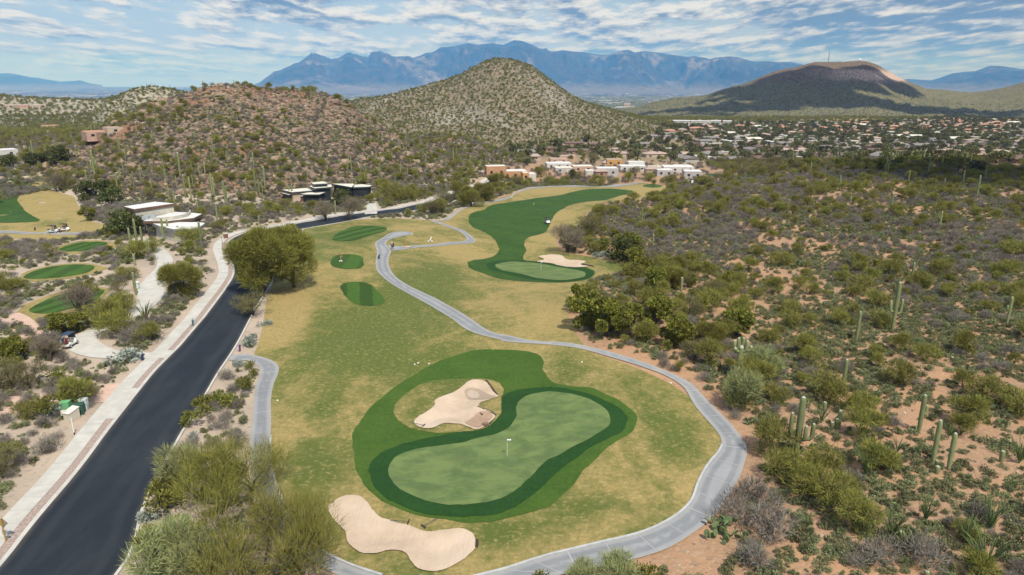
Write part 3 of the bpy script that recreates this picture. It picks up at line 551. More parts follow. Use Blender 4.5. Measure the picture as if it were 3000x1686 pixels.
# ------------------------------------------------------------------ ground and hills: one continuous grid, split where a hill begins
def grid_objects():
    ni, nj = GZ.shape; V = np.stack([GX, GY, GZ], -1).reshape(-1, 3)
    i, j = np.meshgrid(np.arange(ni-1), np.arange(nj-1), indexing='ij'); a = (i*nj+j).ravel()
    Q = np.stack([a, a+1, a+nj+1, a+nj], 1)[:, ::-1]; D = GD[:-1, :-1].ravel()
    names = [('desert_ground', 'desert_soil')]+[(k, {'cone_hill': 'cone_soil', 'flat_topped_hill': 'flat_hill_soil', 'far_ridge': 'pale_hill_soil', 'small_far_hill': 'pale_hill_soil'}.get(k, 'rocky_soil')) for k in HILLS]
    for d, (nm, m) in enumerate(names):
        q = Q[D == d]
        if not len(q): continue
        us, invx = np.unique(q, return_inverse=True)
        o = link(nm, np_mesh(nm, V[us], invx.reshape(q.shape)), None, MATS[m]); tag(o, kind='structure')
grid_objects()
# valley floor to the horizon
t2 = np.concatenate([np.arange(-76, -40, 3), np.arange(-40, 40.1, .5), np.arange(43, 77, 3)])*math.pi/180; r2 = np.exp(np.arange(math.log(4200), math.log(47500), .03))
X2, Y2 = np.exp(0)*r2[:, None]*np.sin(t2), r2[:, None]*np.cos(t2); Z2 = base_h(X2, Y2); Z2[0] -= 6
def quads(ni, nj):
    i, j = np.meshgrid(np.arange(ni-1), np.arange(nj-1), indexing='ij'); a = (i*nj+j).ravel(); return np.stack([a+nj, a+nj+1, a+1, a], 1)
tag(link('valley_plain', np_mesh('valley_plain', np.stack([X2, Y2, Z2], -1).reshape(-1, 3), quads(*X2.shape)), None, MATS['valley_floor']), kind='structure')
# mountain ranges on the horizon
def mountains(name, sky, crest, front, back, rough, seed, kf=.55):
    s = np.array(sky, float); d = ray(s[:, 0], s[:, 1])*crest; th = np.arctan2(d[:, 0], d[:, 1]); zc = CAMH+d[:, 2]
    tt = np.linspace(th[0], th[-1], int((th[-1]-th[0])/R(.085))+2); rr = np.linspace(front, crest, 90); rr = np.concatenate([rr, np.linspace(crest, back, 12)[1:]])
    T, Rr = np.meshgrid(tt, rr); x = Rr*np.sin(T); y = Rr*np.cos(T); b = base_h(x, y)-3
    sN = np.where(Rr < crest, (Rr-front)/(crest-front), 1-(Rr-crest)/(back-crest)); f = np.interp(T, th, zc)
    fr = .5+.45*np.clip(vnoise(T*9, T*0, seed), -1, 1)           # how far the spurs reach out
    p = np.clip(sN, 0, 1)**(1.15+fr); A = np.maximum(f-b, 0)
    rg = ridged(x, y*.5, rough, 5, seed); env = np.clip(p*(1-p)*4, 0, 1)*(Rr < crest)
    z = b+A*p+A*env*(.34*rg+.16*ridged(x, y, rough*.3, 4, seed+5))*.9
    lim = (f-CAMH)/crest; z = np.where(Rr < crest*.985, np.minimum(z, CAMH+Rr*(lim-.0009-.0016*(1-p))), z)
    tag(link(name, np_mesh(name, np.stack([x, y, z], -1).reshape(-1, 3), quads(*x.shape)), None, MATS['mountain_rock']), kind='structure')
CAT = [(700,258),(730,253),(762,243),(803,215),(824,214),(845,205),(862,197),(877,195),(895,182),(914,171),(936,176),(955,182),(973,187),(986,180),(1005,171),(1023,168),(1050,172),(1079,179),(1088,164),(1105,160),(1116,157),(1126,162),(1135,162),(1148,170),(1166,173),(1180,171),(1194,169),(1202,171),(1210,175),(1225,170),(1238,167),(1259,162),(1275,155),(1290,146),(1330,142),(1350,138),(1374,134),(1400,142),(1425,140),(1444,137),(1475,144),(1500,137),(1524,132),(1550,141),(1574,147),(1618,157),(1649,153),(1680,157),(1711,159),(1740,164),(1767,167),(1804,162),(1851,162),(1870,159),(1888,157),(1925,161),(1975,168),(2010,173),(2037,173),(2060,178),(2077,182),(2096,176),(2118,176),(2140,173),(2177,181),(2200,187),(2247,187),(2271,189),(2309,190),(2343,195),(2420,212),(2500,222),(2600,236),(2700,245),(2800,251)]
mountains('mountain_range', CAT, 27000, 19500, 32000, 2600, 3)
mountains('distant_mountain', [(2560,252),(2610,243),(2660,234),(2690,236),(2728,238),(2760,230),(2790,221),(2825,218),(2853,217),(2899,205),(2920,207),(2946,209),(2975,213),(3000,213),(3100,224),(3250,228),(3400,240),(3600,252)], 30000, 23000, 35000, 3000, 12)
mountains('low_horizon_hills', [(-400,250),(-250,236),(-100,232),(0,223),(30,222),(60,226),(100,233),(140,238),(180,243),(215,241),(235,239),(260,245),(300,250)], 42000, 36000, 47000, 5000, 17)
# ------------------------------------------------------------------ turf, greens, bunkers, paths
turf = flat_sheet('rough_turf', W2['turf'], .05, MATS['rough_turf'], 1.1)
def greenness(o, blobs, base):
    me = o.data; n = len(me.vertices); co = np.empty(n*3, np.float32); me.vertices.foreach_get('co', co); co = co.reshape(-1, 3); g = np.full(n, base, float)
    for u, v, ru, rv, val in blobs:
        x0, y0, _ = P1(u, v); x1 = P1(u+ru, v)[0]-x0; y1 = abs(P1(u, v-rv)[1]-y0); g += val*np.exp(-((co[:, 0]-x0)/x1)**2-((co[:, 1]-y0)/y1)**2)
    a = me.attributes.new('green', 'FLOAT', 'POINT'); a.data.foreach_set('value', g.astype(np.float32))
greenness(turf, [(1050,1010,260,90,.75),(1350,930,150,50,.35),(1180,860,120,60,.5),(980,700,150,60,.45),(1000,620,160,40,.25),(1250,800,120,60,.45),(1950,1290,90,70,.6),(1750,1150,150,70,.25),(1700,1480,120,50,.45),(1500,1560,150,40,.6),(900,1330,70,60,.6),
                 (930,1200,60,50,.55),(1820,780,60,25,.6),(1380,860,140,25,.35),(1700,1060,80,40,.3),(1300,1480,60,30,.3),(950,940,90,60,.25),(1600,1420,80,60,.3),(1000,1390,90,70,.4),
                 (820,960,70,60,-.75),(860,1020,80,40,-.35),(840,880,60,40,-.6),(1150,650,120,30,-.15),(1500,900,170,60,-.35),(1620,960,70,30,-.35),(1350,740,90,40,-.4),(1330,600,90,30,-.3),(1580,560,150,12,-.5),(1900,560,120,14,-.5),(1600,630,60,30,-.3),(860,1240,60,90,-.15),(1330,1100,20,20,-.2),(2000,1420,50,50,-.4)], .36)
flat_sheet('left_rough_turf', W2['left_rough'], .05, MATS['rough_turf'], 1.6)
greenness(bpy.data.objects['left_rough_turf'], [(100,665,120,10,.5),(120,500,60,20,.1)], .05)
for k in ('4', '5', '6'):
    o = flat_sheet('tee_surround_turf', W2['tee_rough'+k], .05, MATS['rough_turf'], .8); greenness(o, [], .2)
flat_sheet('left_fairway', W2['left_fairway'], .09, MATS['fairway_grass'], 1.5)
flat_sheet('fairway', W2['fairway2'], .09, MATS['fairway_grass'], 1.2)
flat_sheet('fairway', W2['far_fairway'], .09, MATS['fairway_grass'], 1.5)
flat_sheet('apron_grass', W2['apron1'], .09, MATS['apron_grass'], .9)
flat_sheet('fringe_grass', W2['fringe1'], .125, MATS['fringe_grass'], .8); flat_sheet('fringe_grass', W2['fringe2'], .13, MATS['fringe_grass'], .9)
flat_sheet('putting_green', W2['green1'], .16, MATS['green_grass'], .8); flat_sheet('putting_green', W2['green2'], .17, MATS['green_grass'], .9)
isl = flat_sheet('bunker_island_turf', W2['island1'], .13, MATS['rough_turf'], .6); greenness(isl, [(1290,1120,60,30,.4)], .55)
for k, off in (('bunker1', .22), ('bunker2', .16), ('bunker3', .20)): flat_sheet('sand_bunker', W2[k], off, MATS['bunker_sand'], .55)
flat_sheet('wet_sand_patch', W2['wet1'], .25, MATS['wet_sand'], .6); flat_sheet('damp_sand_patch', W2['wet2'], .25, MATS['damp_sand'], .6)
flat_sheet('puddle', W2['puddle'], .275, MATS['puddle_water'], .6)
for k, m in (('tee1', 'tee_grass'), ('tee2', 'tee_grass_c'), ('tee3', 'tee_grass_b'), ('tee4', 'tee_grass'), ('tee5', 'tee_grass_c'), ('tee6', 'tee_grass'), ('tee7', 'tee_grass_c'), ('tee8', 'tee_grass'), ('tee9', 'tee_grass')):
    flat_sheet('tee_box', W2[k], .10, MATS[m], .8)
# overhanging turf lips where the photo shows a dark bank
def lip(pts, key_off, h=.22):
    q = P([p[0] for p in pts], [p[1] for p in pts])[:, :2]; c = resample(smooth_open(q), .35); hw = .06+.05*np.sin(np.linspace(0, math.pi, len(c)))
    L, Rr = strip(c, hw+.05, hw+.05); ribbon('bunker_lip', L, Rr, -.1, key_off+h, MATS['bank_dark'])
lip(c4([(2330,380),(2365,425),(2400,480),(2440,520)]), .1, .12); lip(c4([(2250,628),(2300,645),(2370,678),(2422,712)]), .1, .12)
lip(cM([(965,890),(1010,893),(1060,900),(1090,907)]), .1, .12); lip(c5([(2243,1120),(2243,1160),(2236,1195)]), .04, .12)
for k, m, off in (('main_a', 'path_concrete', .11), ('branch', 'path_concrete', .11), ('left_side', 'path_concrete', .10), ('upper', 'path_concrete', .12), ('left_gray', 'path_concrete', .12), ('house_path', 'pale_concrete', .08), ('drive', 'pale_concrete', .10)):
    flat_sheet({'path_concrete': 'cart_path', 'pale_concrete': 'concrete_path'}[m], PATHS[k], off, MATS[m], .7, edge=True)
# small kerb along the inside of the cart paths
def kerb_from(pts, w_, h, m, name='path_kerb', side=0):
    c = resample(smooth_open(P([p[0] for p in pts], [p[1] for p in pts])[:, :2]), .8); L, Rr = strip(c, w_/2); ribbon(name, L, Rr, -.1, h, m)
mat('kerb_concrete', speck((.43, .44, .44), (.36, .37, .38), 1.2, .35, .65), .9)
kerb_from(c6([(2300,990),(2270,1060),(2210,1120),(2150,1200),(2100,1290),(2060,1380)])+c7([(2040,700),(2000,780),(1900,880),(1750,970),(1600,1040),(1400,1100),(1200,1140),(960,1200),(700,1260),(500,1320),(300,1390),(150,1430),(-100,1490)]), .22, .24, MATS['kerb_concrete'])
kerb_from([(793,1280),(792,1326),(796,1373),(805,1410),(820,1450),(842,1494),(874,1547),(920,1605),(982,1640),(1044,1666),(1120,1690)], .2, .22, MATS['kerb_concrete'])
# joints across the cart paths
def joints(Apts, Bpts, gap, m, off, wd=.035, every=1):
    a = resample(smooth_open(P(*zip(*Apts))[:, :2]), .3); k = 0; d = 0; b = resample(smooth_open(P(*zip(*Bpts))[:, :2]), .3); Vs = []; Fs = []
    while d < len(a)-2:
        p = a[int(d)]; i = np.argmin(np.hypot(*(b-p).T)); q = b[i]; t = (q-p)/(np.hypot(*(q-p))+1e-6); n = np.array([-t[1], t[0]])*wd*(1 if k % 4 else 1.6)
        for s in np.linspace(.03, .97, 7)[:-1]:
            e = s+.94/6; c = [p+(q-p)*s-n, p+(q-p)*e-n, p+(q-p)*e+n, p+(q-p)*s+n]; base = len(Vs)
            Vs += [(x[0], x[1], float(gz(x[0], x[1]))+off) for x in c]; Fs.append((base, base+1, base+2, base+3))
        d += gap/.3*(1 if k % 3 else 1.15); k += 1
    tag(link('path_joints', np_mesh('path_joints', Vs, Fs, False), None, m), kind='stuff')
joints(c6([(1300,172),(1600,268),(1880,392),(2010,560),(2160,750),(2290,910),(2300,990),(2210,1120),(2100,1290),(2060,1380)])+c7([(2000,780),(1900,880),(1750,970),(1400,1100),(960,1200),(500,1320),(150,1430)]), c6([(1250,107),(1700,257),(1960,372),(2130,530),(2320,720),(2470,890),(2540,1040),(2500,1200),(2430,1360)])+c7([(2400,660),(2250,870),(2000,1080),(1700,1240),(1300,1350),(800,1448)]), 2.9, MATS['joint_pale'], .13)
joints([(762,1095),(750,1130),(743,1171),(742,1217),(734,1264),(732,1311),(734,1357)], [(819,1085),(803,1124),(795,1155),(793,1193),(795,1233),(793,1280),(792,1326),(795,1373)], 2.6, MATS['joint_pale'], .125)
# road with kerbs, gravel strip and sidewalk
flat_sheet('road', ROADPOLY, .085, MATS['asphalt'], 1.0, edge=True)
kw = off_line(RWE, .03); ribbon('road_kerb', off_line(RWE, -.36), kw, -.2, .16, MATS['pale_concrete'])
ribbon('road_kerb', off_line(RWE, _wid-.03), off_line(RWE, _wid+.22), -.2, .17, MATS['pale_concrete'])
ribbon('gravel_strip', off_line(RWE, -1.16), off_line(RWE, -.355), -.1, .14, MATS['strip_gravel'])
swk = ribbon('sidewalk', off_line(RWE, -2.94), off_line(RWE, -1.16), -.1, .145, MATS['joint_dark_sand'])
_sl = off_line(RWE, -2.95); _sr = off_line(RWE, -1.155); _i = 0
while _i < len(RWE)-3:
    e_ = 2 if _i < 130 else len(RWE)-1-_i; seg = np.linspace(_i+.012, _i+e_-.012, 3 if _i < 130 else e_+1); ii = np.arange(len(RWE))
    A_s = np.stack([np.interp(seg, ii, _sl[:, k]) for k in (0, 1)], 1); B_s = np.stack([np.interp(seg, ii, _sr[:, k]) for k in (0, 1)], 1); ribbon('slab', A_s, B_s, .05, .165+float(RNG.uniform(-.003, .003)), MATS['pale_concrete'], swk, None); _i += e_
ia, ib = [int(np.argmin(np.hypot(*(RWE-P1(*q)[:2]).T))) for q in ((505, 1042), (455, 1090))]
def crossing(u0, v0, u1, v1):
    a, b = sorted([int(np.argmin(np.hypot(*(RWE-P1(*q)[:2]).T))) for q in ((u0, v0), (u1, v1))])
    ribbon('driveway_apron', off_line(RWE, -2.96)[a:b+1], off_line(RWE, -.30)[a:b+1], -.1, .175, MATS['pale_concrete'])
crossing(515, 1030, 495, 1050); crossing(410, 1140, 345, 1225)
pth = resample(smooth_open(P(*zip(*[(20,925),(45,935),(65,952),(90,975),(130,990),(165,1000),(200,1008)]))[:, :2]), 1.0); L_, R_ = strip(pth, 1.7); flat_sheet('dirt_path', np.vstack([L_, R_[::-1]]), .06, MATS['dirt_path'], 1.0)
pth = resample(smooth_open(P(*zip(*[(-60,1200),(60,1185),(150,1180),(240,1160),(330,1150),(370,1155)]))[:, :2]), 1.0); L_, R_ = strip(pth, 2.6); flat_sheet('bare_dirt_patch', np.vstack([L_, R_[::-1]]), .06, MATS['dirt_path'], 1.0)
# ------------------------------------------------------------------ plant materials
def leafy(c1, c2, rnd=.16, sc=1.6):
    return speck(c1, c2, sc, .35, .65, 3, True, rnd)
mat('palo_verde_twigs', leafy((.235, .225, .045), (.150, .155, .034)), .8)
mat('dome_twigs', leafy((.235, .225, .040), (.13, .14, .026), .05), .8)
mat('mesquite_olive', leafy((.215, .195, .040), (.130, .130, .028)), .8)
mat('mesquite_twigs', leafy((.175, .155, .060), (.115, .110, .048)), .85)
mat('bare_twigs', leafy((.215, .175, .125), (.150, .125, .095)), .9)
mat('creosote_leaves', leafy((.185, .185, .030), (.115, .125, .024)), .75)
mat('gray_twigs', leafy((.225, .200, .168), (.155, .140, .118), .22), .9)
mat('mound_leaves', leafy((.225, .235, .110), (.150, .165, .080), .28), .9)
mat('silver_leaves', leafy((.30, .34, .29), (.20, .235, .20), .15), .9)
mat('pale_palo_twigs', leafy((.28, .30, .12), (.20, .22, .09)), .85)
mat('dark_leaves', leafy((.105, .118, .030), (.062, .078, .022)), .8)
mat('acacia_leaves', leafy((.215, .215, .030), (.095, .110, .018), .1, 1.2), .75)
mat('town_leaves', leafy((.10, .11, .040), (.17, .155, .062), .35, .3), .85)
mat('bark', speck((.10, .085, .065), (.055, .045, .035), 4, .4, .6, 3, True), .95)
mat('green_bark', speck((.14, .15, .05), (.09, .10, .04), 4, .4, .6, 3, True), .9)
def sag_fn(t, pos, ob):
    n = t.noise(ob, .7, 4, .6); c = t.mix(t.ramp(n, .35, .65), (.235, .255, .115), (.175, .20, .09))
    r = t.new('ShaderNodeObjectInfo').outputs['Random']
    return t.new('ShaderNodeHueSaturation', inp={'Color': c, 'Value': t.math('ADD', .85, t.math('MULTIPLY', r, .35))}).outputs[0]
mat('cactus_skin', sag_fn, .7); mat('cactus_tip', (.42, .43, .36), .9); mat('cactus_foot', speck((.20, .16, .11), (.11, .09, .06), 3, .4, .6, 3, True), .95)
mat('pad_skin', leafy((.14, .185, .075), (.095, .135, .060), .15), .7)
mat('ocotillo_green', leafy((.13, .18, .05), (.10, .13, .06), .15), .8)
mat('cholla_spines', leafy((.34, .33, .20), (.17, .17, .11), .1), .9)
mat('stone', speck((.28, .20, .145), (.18, .13, .095), 1.2, .35, .65, 4, True, .25), .95)
mat('pale_stone', speck((.40, .33, .27), (.28, .23, .185), 1.2, .35, .65, 4, True, .2), .95)
mat('yellow_flowers', (.50, .36, .03), .9)
# ------------------------------------------------------------------ plant shapes (numpy)
def sprays(g, n, lobes, L, wd, up=.35, shell=.55, leaf=False, droop=0.0):
    """n narrow leaf sprays spread through a set of lobes (x, y, z, rx, rz)"""
    lobes = np.array(lobes, float); vol = lobes[:, 3]**2*lobes[:, 4]; k = g.choice(len(lobes), n, p=vol/vol.sum()); lb = lobes[k]
    d = g.normal(size=(n, 3)); d /= np.linalg.norm(d, axis=1)[:, None]; rad = shell+(1-shell)*g.random(n)**.6; rad[g.random(n) < .25] *= .6
    c = lb[:, :3]+d*rad[:, None]*np.column_stack([lb[:, 3], lb[:, 3], lb[:, 4]])
    c[:, 2] = np.maximum(c[:, 2], .05)
    a = d*.8+np.array([0, 0, up])+g.normal(size=(n, 3))*.38; a[:, 2] -= droop; a /= np.linalg.norm(a, axis=1)[:, None]
    s = np.cross(a, g.normal(size=(n, 3))); s /= np.linalg.norm(s, axis=1)[:, None]+1e-9
    l = L*g.uniform(.6, 1.35, n)[:, None]; w_ = wd*g.uniform(.6, 1.4, n)[:, None]
    if leaf:
        V = np.stack([c-s*w_/2, c+s*w_/2, c+s*w_/2+a*l*.5, c+a*l, c-s*w_/2+a*l*.5], 1)
        V = V[:, [0, 1, 2, 4]]
        Fc = np.arange(4*n).reshape(n, 4); return V.reshape(-1, 3), Fc
    V = np.stack([c-s*w_/2, c+s*w_/2, c+a*l], 1); return V.reshape(-1, 3), np.arange(3*n).reshape(n, 3)
def crown_mesh(name, seed, n, rx, h, z0, L, wd, nl=9, lobe=.5, up=.35, leaf=False, m=None, flat=.8, shell=.5, droop=0.0):
    g = np.random.default_rng(seed); lobes = []
    for i in range(nl):
        a = g.uniform(0, 6.28); r_ = rx*(1-lobe*.75)*math.sqrt(g.random())*1.05; top = z0+(h-z0)*(1-.35*(r_/rx)**2)*g.uniform(.82, 1.05)
        s = rx*lobe*g.uniform(.7, 1.2); rz = s*flat; zc = max(top-rz, z0+rz*.3) if i % 3 else g.uniform(z0+rz*.4, max(top-rz, z0+rz*.5)); lobes.append((r_*math.cos(a), r_*math.sin(a), zc, s, rz))
    V, Fc = sprays(g, n, lobes, L, wd, up, shell, leaf, droop); me = np_mesh(name, V, Fc, False); me.materials.append(MATS[m]); return me, lobes
def limb_mesh(name, seed, lobes, r0, m, nl=6, fork=.25):
    g = random.Random(seed); b = MB()
    for (x, y, z, s, rz) in lobes[:nl]:
        k = g.uniform(.15, .4); b.tube([(g.uniform(-.1, .1)*r0*4, g.uniform(-.1, .1)*r0*4, -.15), (x*fork*.5, y*fork*.5, z*.3), (x*.6, y*.6, z*.65), (x, y, z+rz*.4)], [r0, r0*.75, r0*.45, r0*.15], 5, False)
    me = b.mesh(name, True); me.materials.append(MATS[m]); return me
KIND = {}
def kind(key, objname, cat, looks, protos, h, parts=('crown', 'trunk'), group=None): KIND[key] = dict(name=objname, cat=cat, looks=looks, protos=protos, h=h, parts=parts, place=[], group=group or cat)
def treeset(key, objname, cat, looks, nvar, n, rx, h, z0, L, wd, m, bark, nl=9, lobe=.5, up=.35, leaf=False, r0=.09, flat=.8, shell=.5, group=None, parts=True, droop=0.0):
    ps = []
    for i in range(nvar):
        g = random.Random(len(KIND)*31+i); f = g.uniform(.85, 1.15)
        me, lob = crown_mesh('crown', len(KIND)*97+i*7+3, n, rx*f, h/f**.5, z0, L, wd, nl, lobe, up, leaf, m, flat, shell, droop)
        ps.append([me]+([limb_mesh('trunk', i, lob, r0, bark)] if parts else []))
    kind(key, objname, cat, looks, ps, h, ('crown', 'trunk') if parts else (objname,), group)
treeset('palo', 'palo_verde_tree', 'tree', ['yellow-green palo verde', 'olive palo verde', 'bushy palo verde'], 5, 2300, 2.0, 3.1, .2, .50, .052, 'palo_verde_twigs', 'green_bark', 11, .42, .5, group='palo verde trees of the desert')
treeset('palepalo', 'palo_verde_tree', 'tree', ['pale green feathery palo verde', 'pale green palo verde'], 2, 3200, 2.0, 3.0, .15, .5, .042, 'pale_palo_twigs', 'green_bark', 9, .45, .7, group='pale green palo verde trees')
treeset('bigmesq', 'mesquite_tree', 'tree', ['big olive mesquite tree', 'large spreading mesquite'], 3, 22000, 4.3, 8.2, .2, .62, .062, 'mesquite_olive', 'bark', 24, .40, .45, r0=.2, group='large mesquite trees')
treeset('dome', 'mesquite_tree', 'tree', ['tall dome-shaped mesquite'], 2, 30000, 3.4, 9.4, .2, .62, .062, 'dome_twigs', 'bark', 26, .42, .5, r0=.22, group='large mesquite trees', flat=1.0)
treeset('openmesq', 'mesquite_tree', 'tree', ['wispy olive mesquite with bare twigs'], 3, 5200, 3.9, 6.2, .5, .85, .034, 'mesquite_olive', 'bark', 22, .30, 1.0, r0=.13, shell=.2, flat=1.15, group='large mesquite trees')
treeset('mesq', 'mesquite_tree', 'tree', ['brown-green mesquite', 'sparse mesquite', 'wintry mesquite'], 4, 2300, 2.6, 4.2, .8, .6, .045, 'mesquite_twigs', 'bark', 10, .42, .4, r0=.13, group='mesquite trees')
treeset('baremesq', 'bare_tree', 'tree', ['bare-branched tree with fine brown twigs', 'leafless brown tree'], 2, 3000, 2.9, 4.8, 1.5, .75, .032, 'bare_twigs', 'bark', 10, .42, .7, r0=.16, group='bare-branched trees')
treeset('creo', 'creosote_bush', 'bush', ['olive creosote bush', 'green creosote bush'], 3, 620, 1.1, 1.7, .1, .30, .09, 'creosote_leaves', 'bark', 8, .42, .7, True, r0=.03, group='creosote bushes', parts=False)
treeset('gray', 'gray_shrub', 'shrub', ['leafless gray shrub', 'purple-gray twiggy shrub', 'gray thorny shrub'], 4, 800, 1.0, 1.15, .05, .40, .028, 'gray_twigs', 'bark', 7, .45, .55, r0=.03, group='leafless gray desert shrubs', parts=False)
treeset('mound', 'low_green_shrub', 'shrub', ['low gray-green shrub', 'small green shrub', 'low mounded shrub'], 3, 420, .55, .46, .0, .13, .055, 'mound_leaves', 'bark', 6, .45, .5, True, r0=.02, group='low green desert shrubs', parts=False)
treeset('silver', 'silver_shrub', 'shrub', ['silvery brittlebush', 'pale silver shrub'], 2, 420, .7, .75, .0, .17, .09, 'silver_leaves', 'bark', 6, .5, .5, True, group='silver shrubs', parts=False)
treeset('dark', 'evergreen_tree', 'tree', ['dark evergreen tree', 'dark green rounded tree'], 3, 1700, 2.6, 4.6, .4, .40, .26, 'dark_leaves', 'bark', 12, .42, .3, True, r0=.15, group='dark evergreen trees')
treeset('acacia', 'acacia_tree', 'tree', ['bright olive leafy acacia', 'lush yellow-green acacia'], 3, 3200, 2.7, 4.6, .3, .36, .20, 'acacia_leaves', 'bark', 17, .30, .3, True, r0=.16, flat=.95, shell=.8, group='leafy acacia trees')
treeset('towntree', 'town_tree', 'tree', ['dark tree', 'olive tree', 'broad dark tree'], 4, 420, 3.6, 5.6, .3, 1.0, .55, 'town_leaves', 'bark', 10, .45, .3, True, r0=.2, group='trees among the suburb houses')
# saguaro: ribbed stem, pale tip, corky foot, arms that bend up
def ribbed(pts, rads, n=20, dep=.13):
    pts = [Vector(p) for p in pts]; V = []; Fq = []; mi = []
    a = Vector((1, 0, 0)); L = len(pts)
    for i, p in enumerate(pts):
        t = (pts[min(i+1, L-1)]-pts[max(i-1, 0)]).normalized(); b = t.cross(a).normalized(); a2 = b.cross(t)
        for j in range(n): rr = rads[i]*(1 if j % 2 == 0 else 1-dep); V.append(p+(a2*math.cos(6.2832*j/n)+b*math.sin(6.2832*j/n))*rr)
    for i in range(L-1):
        for j in range(n): Fq.append((i*n+j, i*n+(j+1) % n, (i+1)*n+(j+1) % n, (i+1)*n+j)); mi.append(1 if i >= L-3 else 0)
    return np.array([tuple(v) for v in V]), np.array(Fq), np.array(mi)
def sag_mesh(name, pts, rads, foot=False):
    V, Fq, mi = ribbed(pts, rads)
    if foot: mi[:20] = 2
    me = np_mesh(name, V, Fq, True, mi)
    for k in ('cactus_skin', 'cactus_tip', 'cactus_foot'): me.materials.append(MATS[k])
    return me
def stem(h, r_, lean=0): 
    zs = [-.2, .3, .12*h, .3*h, .5*h, .7*h, .86*h, .94*h, h-.28, h-.12, h-.03, h]; rs = [.72, .74, .82, .95, 1.05, 1.08, 1.0, .92, .82, .62, .34, .02]
    return sag_mesh('stem', [(lean*(z/h)**2, 0, z) for z in zs], [r_*k for k in rs], True)
def arm(z, ang, out, h, r_=.17):
    c, s = math.cos(ang), math.sin(ang); prof = [(0, 0), (.45*out, -.06), (.8*out, .02), (out, .3), (out*1.02, .6*h), (out*1.03, .8*h), (out*1.03, h-.2), (out*1.03, h-.09), (out*1.03, h-.02), (out*1.03, h)]
    rs = [.75, .85, .95, 1.05, 1.08, 1.0, .85, .62, .35, .02]
    return sag_mesh('arm', [(c*a, s*a, z+b) for a, b in prof], [r_*k for k in rs])
SAG = []
for h_, arms in ((6, []), (7, [(2.6, 0, .7, 2.0), (2.9, 2.9, .65, 1.5)]), (6.5, []), (6.5, [(3.2, 3.4, .6, 1.4)]), (7.5, [(2.5, 3.15, .95, 3.1, .23), (2.3, -.1, 1.45, 2.0, .24), (2.4, -.9, .75, 1.9, .22)])):
    SAG.append([stem(h_, .26 if h_ < 7.4 else .36)]+[arm(*a) for a in arms])
kind('sag', 'saguaro', 'cactus', ['plain saguaro', 'two-armed saguaro', 'single-stemmed saguaro', 'one-armed saguaro', 'three-armed saguaro', 'crested saguaro'], SAG, 6.7, ('stem',)+('arm',)*7, 'saguaro cacti')
SAG.append([sag_mesh('stem', [(0, 0, -.2), (.02, 0, 1), (.1, 0, 2.5), (.16, 0, 4.0), (.2, 0, 4.9), (.22, 0, 5.2), (.24, 0, 5.5), (.24, 0, 5.6)], [.36, .38, .42, .44, .40, .32, .16, .02], True)]+[arm(4.7, a_, o_, h_, .25) for a_, o_, h_ in ((3.0, .75, 1.6), (2.0, .35, 1.9), (.3, .45, 2.0), (-.3, .9, 1.7), (0, 1.5, .8), (3.6, .8, .7))]+[sag_mesh('arm', [(.2, 0, 2.9), (.6, -.1, 3.0), (1.0, -.2, 2.6), (1.4, -.3, 2.0), (1.55, -.3, 1.75), (1.6, -.3, 1.65)], [.18, .21, .22, .20, .12, .02])])
SAGH = [6, 7, 6.5, 6.5, 7.5, 6.9]
def ocotillo(seed):
    g = random.Random(seed); b = MB()
    for i in range(26):
        a = g.uniform(0, 6.28); o = g.uniform(.25, 1.35); h = g.uniform(1.8, 3.0)
        b.tube([(0, 0, 0), (math.cos(a)*o*.3, math.sin(a)*o*.3, h*.45), (math.cos(a)*o*.75, math.sin(a)*o*.75, h*.85), (math.cos(a)*o*1.1, math.sin(a)*o*1.1, h)], [.03, .034, .030, .012], 4, False)
    me = b.mesh('ocotillo'); me.materials.append(MATS['ocotillo_green']); return me
kind('oco', 'ocotillo', 'shrub', ['wand-stemmed ocotillo', 'green ocotillo'], [[ocotillo(i)] for i in range(3)], 2.8, ('ocotillo',), 'ocotillo plants')
PADS = {}
def pear(seed):
    g = random.Random(seed); b = MB(); PADS[seed] = []
    for i in range(34):
        a = g.uniform(0, 6.28); rr = g.uniform(0, 1.1); z = g.uniform(.15, .75)*(1.2-rr*.4); r_ = g.uniform(.12, .2); m = Matrix.Rotation(g.uniform(0, 6.28), 3, 'Z') @ Matrix.Rotation(g.uniform(-.6, .6), 3, 'X')
        c = Vector((rr*math.cos(a), rr*math.sin(a), z)); PADS[seed].append((c, m.copy(), r_)); ring = [(math.cos(k*math.pi/4)*r_, math.sin(k*math.pi/4)*r_*1.25) for k in range(8)]
        vs = [c+m @ Vector((x, .03, y)) for x, y in ring]+[c+m @ Vector((x, -.03, y)) for x, y in ring]
        b.add(vs, [tuple(range(8)), tuple(range(15, 7, -1))]+[(k, (k+1) % 8, 8+(k+1) % 8, 8+k) for k in range(8)])
    me = b.mesh('prickly_pear'); me.materials.append(MATS['pad_skin']); return me
kind('pear', 'prickly_pear', 'cactus', ['sprawling prickly pear', 'prickly pear clump'], [[pear(i)] for i in range(2)], 1.0, ('prickly_pear',), 'prickly pear clumps')
def cholla(seed):
    g = random.Random(seed); b = MB()
    for i in range(16):
        a = g.uniform(0, 6.28); o = g.uniform(.2, .9); h = g.uniform(.8, 1.9); p1 = (math.cos(a)*o*.4, math.sin(a)*o*.4, h*.55); p2 = (math.cos(a)*o, math.sin(a)*o, h)
        b.tube([(0, 0, .0), p1], [.06, .05], 5, False); b.tube([p1, p2], [.06, .06], 5)
        for k in range(3): d = (p2[0]+g.uniform(-.3, .3), p2[1]+g.uniform(-.3, .3), p2[2]+g.uniform(-.1, .35)); b.tube([p2, d], [.06, .05], 5)
    me = b.mesh('cholla'); me.materials.append(MATS['cholla_spines']); return me
